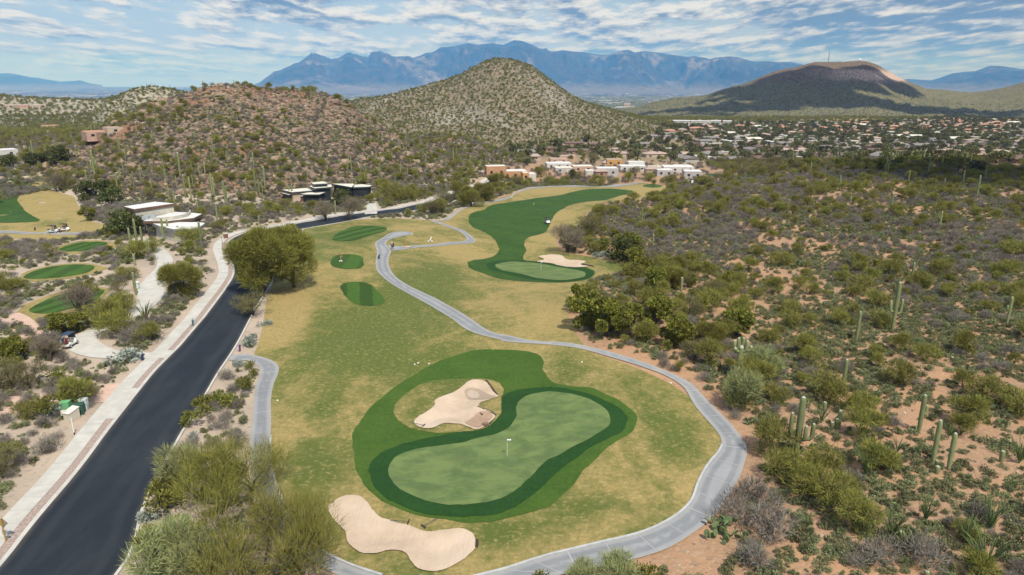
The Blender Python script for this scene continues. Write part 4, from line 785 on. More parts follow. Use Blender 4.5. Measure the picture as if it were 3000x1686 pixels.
kind('cholla', 'cholla_cactus', 'cactus', ['spiny pale cholla'], [[cholla(i)] for i in range(2)], 1.9, ('cholla_cactus',), 'cholla cacti')
def rock(seed, m='stone'):
    g = np.random.default_rng(seed); bm = bmesh.new(); bmesh.ops.create_icosphere(bm, subdivisions=2, radius=.5)
    for v in bm.verts:
        n = v.co.normalized(); k = 1+.25*math.sin(n.x*5+seed)*math.cos(n.y*4+seed*2)+float(g.uniform(-.13, .13)); v.co = Vector((v.co.x*k*1.15, v.co.y*k*.9, v.co.z*k*.7))
    me = bpy.data.meshes.new('rock'); bm.to_mesh(me); bm.free(); me.materials.append(MATS[m]); return me
kind('rock', 'boulder', 'rock', ['pinkish-brown boulder', 'brown rock'], [[rock(i)] for i in range(5)], .7, ('boulder',), 'boulders')
kind('palerock', 'boulder', 'rock', ['pale rock', 'whitish boulder'], [[rock(i+9, 'pale_stone')] for i in range(4)], .7, ('boulder',), 'pale boulders')
# ------------------------------------------------------------------ buildings
for nm, c in (('stucco_white', (.55, .54, .52)), ('stucco_gray', (.42, .41, .40)), ('stucco_tan', (.50, .40, .31)), ('stucco_orange', (.50, .29, .16)), ('stucco_pink', (.50, .34, .26)), ('stucco_gold', (.52, .31, .12)), ('stucco_beige', (.52, .49, .41)), ('stucco_brown', (.30, .20, .15))):
    mat(nm, speck(c, tuple(x*.86 for x in c), .8, .4, .6, 4), .9)
for nm, c in (('roof_white', (.62, .62, .61)), ('roof_cream', (.62, .60, .53)), ('roof_gray', (.22, .20, .19)), ('roof_tan', (.40, .31, .26)), ('roof_terracotta', (.46, .25, .17)), ('roof_brown', (.16, .11, .09)), ('roof_offwhite', (.46, .44, .41)), ('roof_blue', (.10, .22, .42))):
    mat(nm, speck(c, tuple(x*.88 for x in c), .6, .4, .6, 4), .9)
mat('fascia_rust', speck((.16, .10, .065), (.10, .065, .045), 2.0, .35, .65, 4), .7); mat('fascia_gray', (.20, .20, .19), .7); mat('fascia_dark', (.045, .055, .055), .6)
mat('window_glass', (.03, .035, .04), .15, spec=.6); mat('louver', (.055, .058, .06), .6); mat('gray_metal', (.42, .46, .48), .45, metallic=.3)
BLOCKPOLY = []
def win(parent, c, d, rz=0, name='window', m='window_glass'): return MB().box(c, d, rz).build(name, MATS[m], parent)
def house(label, boxes, cat='house', group='adobe houses beside the golf course', name='adobe_house'):
    """boxes: (u0, u1, v_top, v_base, depth, wall, roof, opts) in survey pixels; stands on the ground below its first box"""
    u0, u1, vt, vb = boxes[0][:4]; p = P1((u0+u1)/2, vb); rz = -math.atan2(p[0], p[1])+.18; root = empty(name, (p[0], p[1], p[2]), rz, label, cat, group)
    ca, sa = math.cos(rz), math.sin(rz); Z0 = proj(*p)[2]
    for bi, (a0, a1, t, b, dep, wl, rf, op) in enumerate(boxes):
        up = 0 if bi == 0 or 's' in op else None; wdt = (a1-a0)*Z0/F/math.cos(.18)
        q = P1((a0+a1)/2, b) if up is None else p
        q = p if abs(q[2]-p[2]) > 6 or np.hypot(*(q-p)[:2]) > 60 else q; Zq = proj(*q)[2]
        wdt = (a1-a0)*Zq/F*.99; h = float(np.clip((b-t)*Zq/(F*CP-(t-843)*SP), 2.4, 6.5)); 
        if 's' in op: q = P1((a0+a1)/2, vb); Zq = proj(*q)[2]; wdt = (a1-a0)*Zq/F; h = float(np.clip((vb-t)*Zq/(F*CP), 3, 8))
        ux, uy = (q[0]-p[0])*ca+(q[1]-p[1])*sa, -(q[0]-p[0])*sa+(q[1]-p[1])*ca; z = q[2]-p[2]; cy = uy+dep/2+(dep*.35 if 's' in op else 0)
        MB().box((ux, cy, z+h/2-.6), (wdt, dep, h+1.2)).build('wall', MATS[wl], root)
        if 'g' in op: MB().add([(ux-wdt/2-.5, cy-dep/2-.5, z+h+.03), (ux+wdt/2+.5, cy-dep/2-.5, z+h+.03), (ux+wdt/2+.5, cy+dep/2+.5, z+h+.03), (ux-wdt/2-.5, cy+dep/2+.5, z+h+.03), (ux-wdt*.25, cy, z+h+1.5), (ux+wdt*.25, cy, z+h+1.5)], [(3, 2, 1, 0), (0, 1, 5, 4), (1, 2, 5), (2, 3, 4, 5), (3, 0, 4)]).build('roof', MATS[rf], root)
        else: MB().box((ux, cy, z+h+.02), (wdt-.6, dep-.6, .06)).build('roof', MATS[rf], root)
        n = max(int(wdt/4.2), 1)
        for k in range(n):
            x = ux-wdt/2+(k+.5)*wdt/n
            if 'd' in op and k == n-1: win(root, (x, uy-.02+(dep*.35 if 's' in op else 0), z+1.15), (min(3.6, wdt*.5), .1, 2.3), 0, 'garage_door', 'stucco_beige')
            else: win(root, (x, uy-.02+(dep*.35 if 's' in op else 0), z+h*.52), (1.3, .1, min(1.2, h*.35)))
        if 'c' in op: MB().box((ux+wdt*.2, cy, z+h+.6), (.9, .9, 1.3)).build('chimney', MATS[wl], root)
        cc = [(-wdt/2-1, -dep/2-1), (wdt/2+1, -dep/2-1), (wdt/2+1, dep/2+1), (-wdt/2-1, dep/2+1)]
        BLOCKPOLY.append([(p[0]+(ux+x)*ca-(cy+y)*sa, p[1]+(ux+x)*sa+(cy+y)*ca) for x, y in cc])
    return root
def hx(X, Y): return 1400+X/3.788, 440+Y/3.788
def hb(X0, X1, Y0, Y1, dep, wl, rf, op=''): (a, t), (b_, bb) = hx(X0, Y0), hx(X1, Y1); return (a, b_, t, bb, dep, wl, rf, op)
house('long low orange adobe house at the left end of the row', [hb(0, 560, 240, 325, 9, 'stucco_orange', 'roof_white'), hb(105, 330, 195, 300, 7, 'stucco_orange', 'roof_cream', 's'), hb(500, 570, 255, 345, 6, 'stucco_gold', 'roof_white')])
house('small white garage at the right end of the long orange house', [hb(566, 648, 268, 345, 7, 'stucco_white', 'roof_white', 'd')])
house('tan hip-roofed house behind the green tree, left of the pink house', [hb(600, 700, 72, 112, 9, 'stucco_tan', 'roof_tan', 'g')])
house('pink-orange adobe house with stepped roofs, highest in the row', [hb(805, 1000, 100, 150, 9, 'stucco_pink', 'roof_tan'), hb(905, 1095, 66, 118, 9, 'stucco_pink', 'roof_tan', 'c')])
house('long white flat-roofed house below the pink-orange house', [hb(765, 1045, 150, 210, 10, 'stucco_white', 'roof_white'), hb(865, 970, 140, 190, 7, 'stucco_gray', 'roof_white')])
house('gray-white flat house between the white house and the dark green tree', [hb(860, 1062, 200, 255, 9, 'stucco_gray', 'roof_cream', 'd')])
house('salmon adobe house right of the dark green tree', [hb(1055, 1285, 183, 245, 9, 'stucco_pink', 'roof_cream')])
house('gray house with a brown hip roof and white tower block', [hb(1320, 1560, 205, 300, 9, 'stucco_gray', 'roof_white'), hb(1195, 1300, 232, 285, 7, 'stucco_gray', 'roof_white', 'd'), hb(1305, 1440, 240, 300, 6, 'stucco_brown', 'roof_tan', 'g')])
house('golden-orange adobe house standing alone above the row', [hb(1430, 1605, 108, 185, 9, 'stucco_gold', 'roof_tan', 'c'), hb(1395, 1500, 145, 185, 7, 'stucco_tan', 'roof_tan', 'g')])
house('tall white two-step house in the middle of the row', [hb(1580, 1870, 180, 235, 9, 'stucco_white', 'roof_white'), hb(1670, 1850, 135, 225, 8, 'stucco_white', 'roof_cream', 'c')])
house('house with tan hip roof left of the white box house', [hb(1870, 2030, 215, 285, 10, 'stucco_tan', 'roof_tan', 'g'), hb(1900, 2040, 185, 240, 7, 'stucco_beige', 'roof_cream', 'c')])
house('white cube house with a row of small square openings', [hb(1990, 2162, 225, 295, 9, 'stucco_gray', 'roof_white')])
house('long white-roofed house behind the cube houses', [hb(2060, 2400, 190, 250, 11, 'stucco_white', 'roof_white'), hb(2180, 2360, 175, 235, 7, 'stucco_white', 'roof_white', 'c')])
house('gray cube house at the right end of the row', [hb(2290, 2485, 240, 322, 9, 'stucco_gray', 'roof_white')])
# houses on the desert rise far left
def hs(u0, u1, t, b, dep, wl, rf, op=''): return (u0, u1, t, b, dep, wl, rf, op)
grp = 'houses on the left desert rise'
house('terracotta stucco villa on the left rise, large stepped one', [hs(262, 358, 386, 405, 12, 'stucco_pink', 'roof_terracotta'), hs(318, 362, 374, 392, 9, 'stucco_tan', 'roof_tan'), hs(218, 265, 374, 385, 9, 'stucco_pink', 'roof_tan')], group=grp, name='stucco_house')
house('small salmon-roofed house on the left rise', [hs(128, 171, 367, 378, 9, 'stucco_pink', 'roof_terracotta')], group=grp, name='stucco_house')
house('white house at the far left edge above the left fairway', [hs(-20, 50, 440, 462, 10, 'stucco_white', 'roof_white')], group=grp, name='stucco_house')
for k, (a, b, lb) in enumerate(((20, 52, 'pale house at the left end of the ridge row'), (55, 86, 'pale pink house second in the ridge row'), (92, 132, 'cream house at the right end of the ridge row'))):
    house(lb, [hs(a, b, 307, 318, 14, 'stucco_pink' if k == 1 else 'stucco_tan', 'roof_cream')], group=grp, name='stucco_house')
# modern house with white flat roofs by the road
def slab_house(label, z0, crop_, roofs, loc_uv):
    p = P1(*loc_uv); root = empty('modern_house', (0, 0, 0), 0, label, 'house')
    for pts, zt, th, fm, wm, inset, wallh in roofs:
        q = np.array([crop_(a, b) for a, b in pts]); w_ = PZ(q[:, 0], q[:, 1], z0+zt); c = w_.mean(0)
        if sum(w_[i][0]*w_[(i+1) % len(w_)][1]-w_[(i+1) % len(w_)][0]*w_[i][1] for i in range(len(w_))) < 0: w_ = w_[::-1]
        MB().prism([tuple(x) for x in w_], z0+zt-th, z0+zt-.03).build('fascia', MATS[fm], root)
        s = c+(w_-c)*.985; rp = MB().prism([tuple(x) for x in s], z0+zt-.1, z0+zt+.0); rp.build('roof', MATS['roof_white' if fm != 'fascia_dark' else 'roof_cream'], root)
        i_ = c+(w_-c)*inset; MB().prism([tuple(x) for x in i_], z0+zt-th-wallh, z0+zt-th-.002).build('wall', MATS[wm], root)
        BLOCKPOLY.append([tuple(x) for x in c+(w_-c)*1.05])
    return root
z0 = PAD1
h1 = slab_house('modern low house with three white flat roofs beside the road bend', z0, k1, [
    ([(20, 150), (900, 15), (1470, 60), (310, 225)], 6.3, .75, 'fascia_rust', 'stucco_beige', .93, 6.5),
    ([(560, 560), (900, 440), (1480, 300), (1900, 322), (2250, 355), (2020, 470), (1250, 565)], 3.9, .7, 'fascia_rust', 'louver', .9, 4.5),
    ([(630, 545), (1150, 590), (2150, 590), (2335, 620), (2195, 715), (1890, 790), (1410, 790), (1000, 690)], 3.3, .8, 'fascia_gray', 'stucco_beige', .86, 4.5)], (480, 690))
q = PZ(*np.array([k1(a, b) for a, b in [(900, 560), (1250, 545), (1600, 500), (1890, 415), (1910, 340)]]).T, z0+3.9); L_, R_ = strip(resample(smooth_open(q), .6), .14)
V_ = []; F_ = []
for i in range(len(L_)): V_ += [(*L_[i], z0+3.85), (*R_[i], z0+3.85), (*R_[i], z0+4.75), (*L_[i], z0+4.75)]
for i in range(len(L_)-1): b = i*4; F_ += [(b+3, b+2, b+6, b+7), (b, b+3, b+7, b+4), (b+1, b+5, b+6, b+2)]
link('parapet', np_mesh('parapet', V_, F_, False), h1, MATS['stucco_beige'])
a, b = PZ(*np.array(k1(320, 270)), z0+5.4), PZ(*np.array(k1(1470, 105)), z0+5.4); d = (b-a)/np.hypot(*(b-a)); rz = math.atan2(d[1], d[0]); nrm = np.array([d[1], -d[0]]); Lw = np.hypot(*(b-a))
for s0, s1 in ((.48, .73), (.81, .94)):
    c = a+d*Lw*(s0+s1)/2-nrm*(-.02); c = c-nrm*.45; win(h1, (c[0], c[1], z0+4.6), (Lw*(s1-s0), .3, 1.5), rz, 'window', 'louver')
for i, (X, Y) in enumerate(((650, 480), (830, 450))):
    c = PZ(*np.array(k1(X, Y)), z0+4.2); MB().box((c[0], c[1], z0+4.3), (1.5, 1.2, .9), .2).build('air_conditioner', MATS['gray_metal'], h1)
z0 = PAD2
slab_house('modern desert house with many overlapping flat cream roofs at the hill foot', z0, k2, [
    ([(870, 135), (1160, 100), (1310, 150), (930, 175)], 6.0, .5, 'fascia_dark', 'window_glass', .85, 7.5),
    ([(800, 215), (1000, 200), (1380, 180), (1400, 240), (950, 275)], 4.9, .5, 'fascia_dark', 'window_glass', .85, 6.5),
    ([(130, 315), (750, 270), (975, 325), (385, 375)], 3.8, .45, 'fascia_dark', 'stucco_tan', .85, 5.5),
    ([(105, 390), (300, 378), (560, 385), (615, 405), (300, 440)], 2.8, .45, 'fascia_dark', 'window_glass', .8, 4.5),
    ([(600, 420), (975, 340), (1370, 300), (1290, 350), (1080, 430), (700, 430)], 3.2, .4, 'fascia_dark', 'window_glass', .85, 5),
    ([(590, 485), (650, 460), (955, 465), (900, 490)], 2.2, .4, 'fascia_dark', 'stucco_orange', .8, 4),
    ([(1150, 410), (1360, 365), (1375, 378), (1220, 428)], 2.5, .4, 'fascia_dark', 'window_glass', .8, 4),
    ([(1380, 160), (1930, 160), (1960, 175), (1890, 250), (1640, 205)], 4.5, .45, 'fascia_dark', 'window_glass', .85, 6),
    ([(1730, 215), (1900, 190), (2170, 175), (2420, 205), (2330, 235), (1890, 250)], 3.9, .5, 'fascia_dark', 'window_glass', .85, 6)], (900, 598))
# ------------------------------------------------------------------ the suburb below the hills
SUB = []
def town_proto(kind_, w_, d_, h, wl, rf):
    a = MB().box((0, 0, h/2-.5), (w_, d_, h+1)); wall = a.mesh('wall'); wall.materials.append(MATS[wl]); b = MB()
    if kind_ == 'flat': b.box((0, 0, h+.14), (w_+.5, d_+.5, .28)); b.box((w_*.2, d_*.1, h+.6), (1.3, 1.3, .8))
    else:
        e = .6; hh = 1.7; x = w_/2+e; y = d_/2+e; r_ = x-y if kind_ == 'hip' else x
        b.add([(-x, -y, h+.02), (x, -y, h+.02), (x, y, h+.02), (-x, y, h+.02), (-r_, 0, h+hh), (r_, 0, h+hh)], [(3, 2, 1, 0), (0, 1, 5, 4), (2, 3, 4, 5), (1, 2, 5), (3, 0, 4)])
    roof = b.mesh('roof'); roof.materials.append(MATS[rf]); g = MB()
    for sx in (-.32, .05, .33): g.box((sx*w_, -d_/2-.01, h*.5), (1.6, .12, 1.2))
    wn = g.mesh('window'); wn.materials.append(MATS['window_glass']); wins = []
    for sx in (-.32, .05, .33): m_ = MB().box((sx*w_, -d_/2-.01, h*.5), (1.6, .12, 1.2)).mesh('window'); m_.materials.append(MATS['window_glass']); wins.append(m_)
    return [wall, roof]+wins
TP = [('white flat-roofed suburb house', 'flat', 20, 11, 3, 'stucco_tan', 'roof_offwhite'), ('tan house with low hip roof', 'hip', 18, 12, 3, 'stucco_tan', 'roof_tan'), ('terracotta hip-roofed suburb house', 'hip', 20, 13, 3.2, 'stucco_pink', 'roof_terracotta'),
      ('gray-roofed suburb house', 'gable', 18, 11, 3, 'stucco_gray', 'roof_gray'), ('brown-roofed ranch house', 'gable', 22, 11, 2.8, 'stucco_brown', 'roof_brown'), ('long white manufactured home', 'flat', 20, 6, 3, 'stucco_white', 'roof_white'), ('cream gabled suburb house', 'gable', 17, 11, 3, 'stucco_beige', 'roof_cream')]
kind('house', 'suburb_house', 'house', [t[0] for t in TP], [town_proto(*t[1:]) for t in TP], 4.0, ('wall', 'roof', 'window', 'window', 'window'), 'houses of the suburb')
# ------------------------------------------------------------------ where plants may stand
MX0, MY0, MS = -170.0, 25.0, .5; MW, MH = 760, 900
mxx, myy = np.meshgrid(MX0+(np.arange(MW)+.5)*MS, MY0+(np.arange(MH)+.5)*MS)
BLOCK = np.zeros((MH, MW), bool)
def burn(poly):
    i0, i1 = np.clip(((poly[:, 1].min()-MY0)/MS, (poly[:, 1].max()-MY0)/MS), 0, MH).astype(int); j0, j1 = np.clip(((poly[:, 0].min()-MX0)/MS, (poly[:, 0].max()-MX0)/MS), 0, MW).astype(int)
    if i1 > i0 and j1 > j0: s = np.s_[i0:i1+1, j0:j1+1]; BLOCK[s] |= inside(poly[::2] if len(poly) > 400 else poly, mxx[s], myy[s])
for k in ('turf', 'left_rough', 'left_fairway', 'fairway2', 'far_fairway', 'tee_rough4', 'tee_rough5', 'tee_rough6', 'tee7', 'tee8', 'tee9'): burn(W2[k])
for k in PATHS: burn(PATHS[k])
burn(CORR)
for b in BLOCKPOLY: burn(np.array(b))
def dilate(m, n):
    for _ in range(n): m = m | np.roll(m, 1, 0) | np.roll(m, -1, 0) | np.roll(m, 1, 1) | np.roll(m, -1, 1)
    return m
BL = {0: BLOCK, 1: dilate(BLOCK, 2), 2: dilate(BLOCK, 4)}
def blocked(x, y, lvl):
    j = ((x-MX0)/MS).astype(int); i = ((y-MY0)/MS).astype(int); ok = (i >= 0) & (i < MH) & (j >= 0) & (j < MW)
    return np.where(ok, BL[lvl][np.clip(i, 0, MH-1), np.clip(j, 0, MW-1)], False)
RR_ = np.exp(LR)[:, None]; HORZ = np.maximum.accumulate((GZ-CAMH)/RR_, 0)
def visible(x, y, z, h):
    r = np.hypot(x, y); i = np.clip(((np.log(r)-LR[0])/.0078).astype(int)-2, 0, len(LR)-1); j = np.clip(np.searchsorted(TH, np.arctan2(x, y)), 0, len(TH)-1)
    return (z+h-CAMH)/r > HORZ[i, j]
PXZ = lambda pts: np.array(pts, float)
Z_WASH = PXZ([(1720,655),(1790,690),(1850,730),(1900,760),(2060,800),(2170,850),(2230,930),(2210,1010),(2110,1090),(2020,1055),(1900,1020),(1800,1000),(1700,985),(1690,960),(1672,900),(1712,830),(1830,810),(1800,770),(1740,740),(1690,700)])
Z_GRAY = PXZ([(1680,600),(1790,560),(2100,540),(2350,580),(2300,660),(2150,760),(1950,760),(1850,700),(1740,690)])
TOWN = PXZ([(1500,445),(1600,425),(1750,415),(1880,395),(1960,368),(2200,364),(2560,362),(2800,345),(3000,337),(3500,325),(3600,500),(3000,492),(2700,486),(2450,482),(2300,478),(2120,478),(2000,482),(1900,470),(1750,480),(1520,478)])
ROWZ = PXZ([(1360,560),(1390,490),(1560,440),(1660,440),(1700,470),(1960,455),(2120,500),(2130,545),(1990,560)])
def grid_pts(r0, r1, sp, seed):
    g = np.random.default_rng(seed); amax = R(45)
    xs_ = np.arange(-r1*math.sin(amax), r1*math.sin(amax), sp); ys_ = np.arange(max(r0*.75, 25), r1, sp)
    X, Y = np.meshgrid(xs_, ys_); X = X+g.uniform(-.5, .5, X.shape)*sp; Y = Y+g.uniform(-.5, .5, Y.shape)*sp; X = X.ravel(); Y = Y.ravel()
    r = np.hypot(X, Y); k = (r >= r0) & (r < r1) & (np.abs(np.arctan2(X, Y)) < amax); return X[k], Y[k], g
def put(key, x, y, s, rot=None, keep=False, label=None, var=None):
    KIND[key]['place'].append([x, y, s, RNG.uniform(0, 6.28) if rot is None else rot, keep, label, var])
def put_many(key, x, y, s, g):
    k = KIND[key]; rot = g.uniform(0, 6.28, len(x)); k['place'] += [[a, b, c, d, False, None, None] for a, b, c, d in zip(x, y, s, rot)]
def scatter(key, r0, r1, sp, dens, smin, smax, lvl=1, seed=0, h=None):
    X, Y, g = grid_pts(r0, r1, sp, seed); z = gz(X, Y); u, v, Z = proj(X, Y, z)
    k = (u > -450) & (u < 3450) & (v < 2250) & ~blocked(X, Y, lvl); X, Y, u, v, z = X[k], Y[k], u[k], v[k], z[k]
    D = dom_at(X, Y); d = dens(X, Y, u, v, D); k = g.random(len(X)) < d; X, Y, z = X[k], Y[k], z[k]
    s = g.uniform(smin, smax, len(X))*(g.uniform(.8, 1.1, len(X))); k = visible(X, Y, z, KIND[key]['h']*s*1.1); put_many(key, X[k], Y[k], s[k], g)
names = list(HILLS); hid = {k: i+1 for i, k in enumerate(names)}
def inz(poly, u, v): return inside(poly, u, v)
leftside = lambda u, v: u < np.interp(v, [500, 560, 640, 700, 860, 1000, 1200, 1400, 1700], [1300, 1250, 1000, 740, 700, 610, 480, 350, 100])
def between(u, v): return (u > np.interp(v, [860, 1050, 1250, 1450, 1700], [700, 640, 540, 430, 330])) & (u < np.interp(v, [860, 1050, 1250, 1450, 1700], [790, 800, 800, 800, 1100])) & (v > 860)
def pathside(x, y):    # bare verge just outside the cart path on the right
    return dist_poly(PATHS['main_a'][::6], x, y) < 2.6
# right-hand desert
def d_small(x, y, u, v, D):
    w_ = np.where(inz(Z_WASH, u, v), .5, 1.0); patch = fbm(x, y, 17, 3, 55); d = np.clip(np.where(v > 1000, .66, .8)+patch*.75, .12, 1)
    d = np.where(leftside(u, v), d*.8, d); d = np.where((D == 0) | (v > 640), d, .0)
    d = np.where(inz(TOWN, u, v), 0, d)
    bare = np.exp(-((u-1990)/150)**2-((v-1640)/60)**2)+np.exp(-((u-2240)/90)**2-((v-1560)/80)**2)*.6
    return np.clip(d*w_-bare*1.3, 0, 1)*np.where((x > 10) & (y < 140), np.clip((dist_poly(PATHS['main_a'][::8], x, y)-.8)/3.5, .05, 1), 1)
def d_gray(x, y, u, v, D):
    patch = fbm(x, y, 24, 3, 66); d = np.clip(.42+patch*.6, .08, .95); d = np.where(inz(Z_GRAY, u, v), .8, d); d = np.where(leftside(u, v) & (v > 600), np.clip(d+.35, 0, .95), d)
    return np.where(inz(TOWN, u, v) | ((D > 0) & (v < 620)), 0, d)*d_small(x, y, u, v, D)**.3
def d_palo(x, y, u, v, D):
    patch = fbm(x, y, 40, 2, 77); d = np.clip(.36+patch*.4, .08, .85); d = np.where(inz(Z_WASH, u, v), .85, d); d = np.where((u > 1700) & (v < 640), np.clip(d+.12, 0, 1), d)
    d = np.where((u > 2180) & (u < 2420) & (v > 1150) & (v < 1480), .6, d)
    d = np.where((v > 1050) & ~leftside(u, v), d*.6, d); d = np.where(leftside(u, v), d*.45, d); d = np.where(between(u, v), .0, d)
    return np.where(inz(TOWN, u, v) | (D > 0), 0, d)*np.where((v > 1480) & (u > 1500) & (u < 2200), 0, 1)
scatter('mound', 33, 150, .92, d_small, .4, 1.8, 1, 1); scatter('mound', 150, 340, 1.35, d_small, .9, 2.0, 1, 2)
scatter('gray', 33, 170, 2.05, d_gray, .5, 1.25, 1, 3); scatter('gray', 170, 340, 2.3, d_gray, .7, 1.5, 2, 4)
scatter('palo', 38, 360, 4.5, d_palo, .36, 1.25, 2, 5)
scatter('creo', 34, 200, 5.0, lambda x, y, u, v, D: np.where(leftside(u, v) | between(u, v), .35, .07)*(D == 0), .6, 1.3, 2, 6)
scatter('oco', 42, 190, 8.0, lambda x, y, u, v, D: np.where(~leftside(u, v) & ~inz(Z_WASH, u, v), np.clip((v-850)/900+.05, .03, .45), 0), .5, 1.0, 2, 7)
scatter('pear', 42, 230, 8.0, lambda x, y, u, v, D: np.where(inz(Z_WASH, u, v), 0, .14), .6, 1.5, 1, 8)
scatter('cholla', 42, 190, 10, lambda x, y, u, v, D: np.where(D == 0, .16, 0), .5, 1.0, 2, 9)
scatter('silver', 42, 170, 6, lambda x, y, u, v, D: np.where(between(u, v), .55, np.where(leftside(u, v), .12, .03)), .6, 1.3, 1, 10)
scatter('rock', 34, 120, 1.5, lambda x, y, u, v, D: np.clip(.32+fbm(x, y, 14, 3, 88)*.6, 0, .85), .10, .36, 1, 11)
scatter('palerock', 42, 110, 2.0, lambda x, y, u, v, D: np.where(leftside(u, v), .25, .06), .15, .5, 1, 12)
scatter('mesq', 60, 330, 6.5, lambda x, y, u, v, D: np.where(inz(Z_WASH, u, v), .22, np.where((D == 0) & leftside(u, v) & (v > 560), .07, 0)), .55, 1.0, 2, 13)
scatter('acacia', 90, 190, 6.5, lambda x, y, u, v, D: np.where(inz(Z_WASH, u, v), .38, 0), .55, 1.0, 2, 14)
scatter('bigmesq', 90, 200, 9.0, lambda x, y, u, v, D: np.where(inz(Z_WASH, u, v), .5, 0), .4, .62, 2, 15)
# the rocky hill, its spur and the hills behind
A_, S_, C_, B_, E_, T_ = (hid[k] for k in ('rocky_hill', 'spur_hill', 'cone_hill', 'small_far_hill', 'far_ridge', 'flat_topped_hill'))
near_hill = lambda D: (D == A_) | (D == S_)
low = lambda u, v: np.clip((v-330)/230, 0, 1)
scatter('mound', 190, 520, 1.9, lambda x, y, u, v, D: np.where(near_hill(D), .50+.35*low(u, v)+.6*fbm(x, y, 22, 3, 5), 0), 1.0, 2.3, 1, 21)
scatter('gray', 190, 520, 2.7, lambda x, y, u, v, D: np.where(near_hill(D), .28+.6*low(u, v), 0), .6, 1.5, 1, 22)
scatter('palo', 190, 520, 4.6, lambda x, y, u, v, D: np.where(near_hill(D), .24+.50*low(u, v)+.45*fbm(x, y, 26, 3, 6), 0), .45, 1.1, 2, 23)
scatter('rock', 190, 430, 2.0, lambda x, y, u, v, D: np.where(D == A_, .55+.4*fbm(x, y, 18, 3, 7), np.where(D == S_, .25, 0)), .6, 2.4, 1, 24)
scatter('rock', 215, 400, 7.0, lambda x, y, u, v, D: np.where(D == A_, np.clip(ridged(x, y, 38, 2, 19)*.9-.35, 0, .8), 0), 2.5, 5.5, 1, 45)
scatter('palerock', 190, 520, 3.0, lambda x, y, u, v, D: np.where(D == S_, .45, np.where(D == A_, .10, 0)), .6, 1.7, 1, 25)
scatter('palo', 330, 800, 6.0, lambda x, y, u, v, D: np.where((D == 0) & ~inz(TOWN, u, v) & ~inz(ROWZ, u, v), np.where(u < 900, .26, np.where(u > 2150, .5, .75)), 0), .7, 1.4, 2, 26)
scatter('mesq', 330, 800, 8.0, lambda x, y, u, v, D: np.where((D == 0) & ~inz(TOWN, u, v) & ~inz(ROWZ, u, v), np.where(u < 900, .06, .45), 0), .7, 1.4, 2, 27)
scatter('gray', 330, 900, 4.0, lambda x, y, u, v, D: np.where((D == 0) & ~inz(TOWN, u, v), np.where(inz(ROWZ, u, v), .35, .6), 0), 1.0, 2.0, 2, 28)
scatter('palo', 560, 1450, 5.4, lambda x, y, u, v, D: np.where((D == C_) | (D == B_) | (D == E_), .45+.35*np.clip((v-280)/80, 0, 1), 0), .45, 1.0, 2, 29)
scatter('mound', 560, 1450, 4.2, lambda x, y, u, v, D: np.where((D == C_) | (D == B_) | (D == E_), .6, 0), 2.0, 3.6, 2, 30)
scatter('palerock', 560, 1100, 6, lambda x, y, u, v, D: np.where((D == C_) & (v > 240), .35, 0), 1.2, 2.4, 2, 31)
scatter('palo', 800, 1900, 12.0, lambda x, y, u, v, D: np.where(((D == 0) | (D == E_)) & ~inz(TOWN, u, v), .7, 0), 1.2, 2.0, 2, 32)
scatter('mound', 1450, 2700, 10.0, lambda x, y, u, v, D: np.where(D == T_, .6, 0), 2.5, 5, 2, 35)
scatter('mound', 330, 760, 2.8, lambda x, y, u, v, D: np.where((D == 0) & (u < 1000), .6, 0), 1.2, 2.6, 1, 36)
scatter('palerock', 330, 760, 4.0, lambda x, y, u, v, D: np.where((D == 0) & (u < 1000), .75, 0), 1.2, 3.2, 1, 37)
# saguaros
scatter('sag', 205, 430, 7.0, lambda x, y, u, v, D: np.where(D == A_, np.clip(.10+.45*low(u, v)+np.where(u > 1000, .2, 0), 0, .6), np.where(D == S_, .35, 0)), .42, .92, 1, 40)
scatter('sag', 420, 1000, 15, lambda x, y, u, v, D: np.where((D == C_) | (D == B_) | (D == S_), .35, np.where((D == 0) & (u < 1350), .12, 0)), .6, .95, 1, 41)
scatter('sag', 290, 420, 13, lambda x, y, u, v, D: np.where((D == 0) & (u > 2100) & (v < 520), .35, 0), .7, 1.1, 1, 42)
# suburb trees
scatter('towntree', 360, 2300, 12.5, lambda x, y, u, v, D: np.where(inz(TOWN, u, v), .72+.4*fbm(x, y, 120, 2, 14), 0), .55, 1.45, 2, 50)
scatter('towntree', 330, 900, 16.0, lambda x, y, u, v, D: np.where((D == 0) & ~inz(TOWN, u, v) & ~inz(ROWZ, u, v) & (u > 1200) & (v < 520), .25, 0), .5, 1.0, 2, 51)
scatter('palo', 500, 1300, 18.0, lambda x, y, u, v, D: np.where(inz(TOWN, u, v), .5, 0), .9, 1.5, 2, 52)
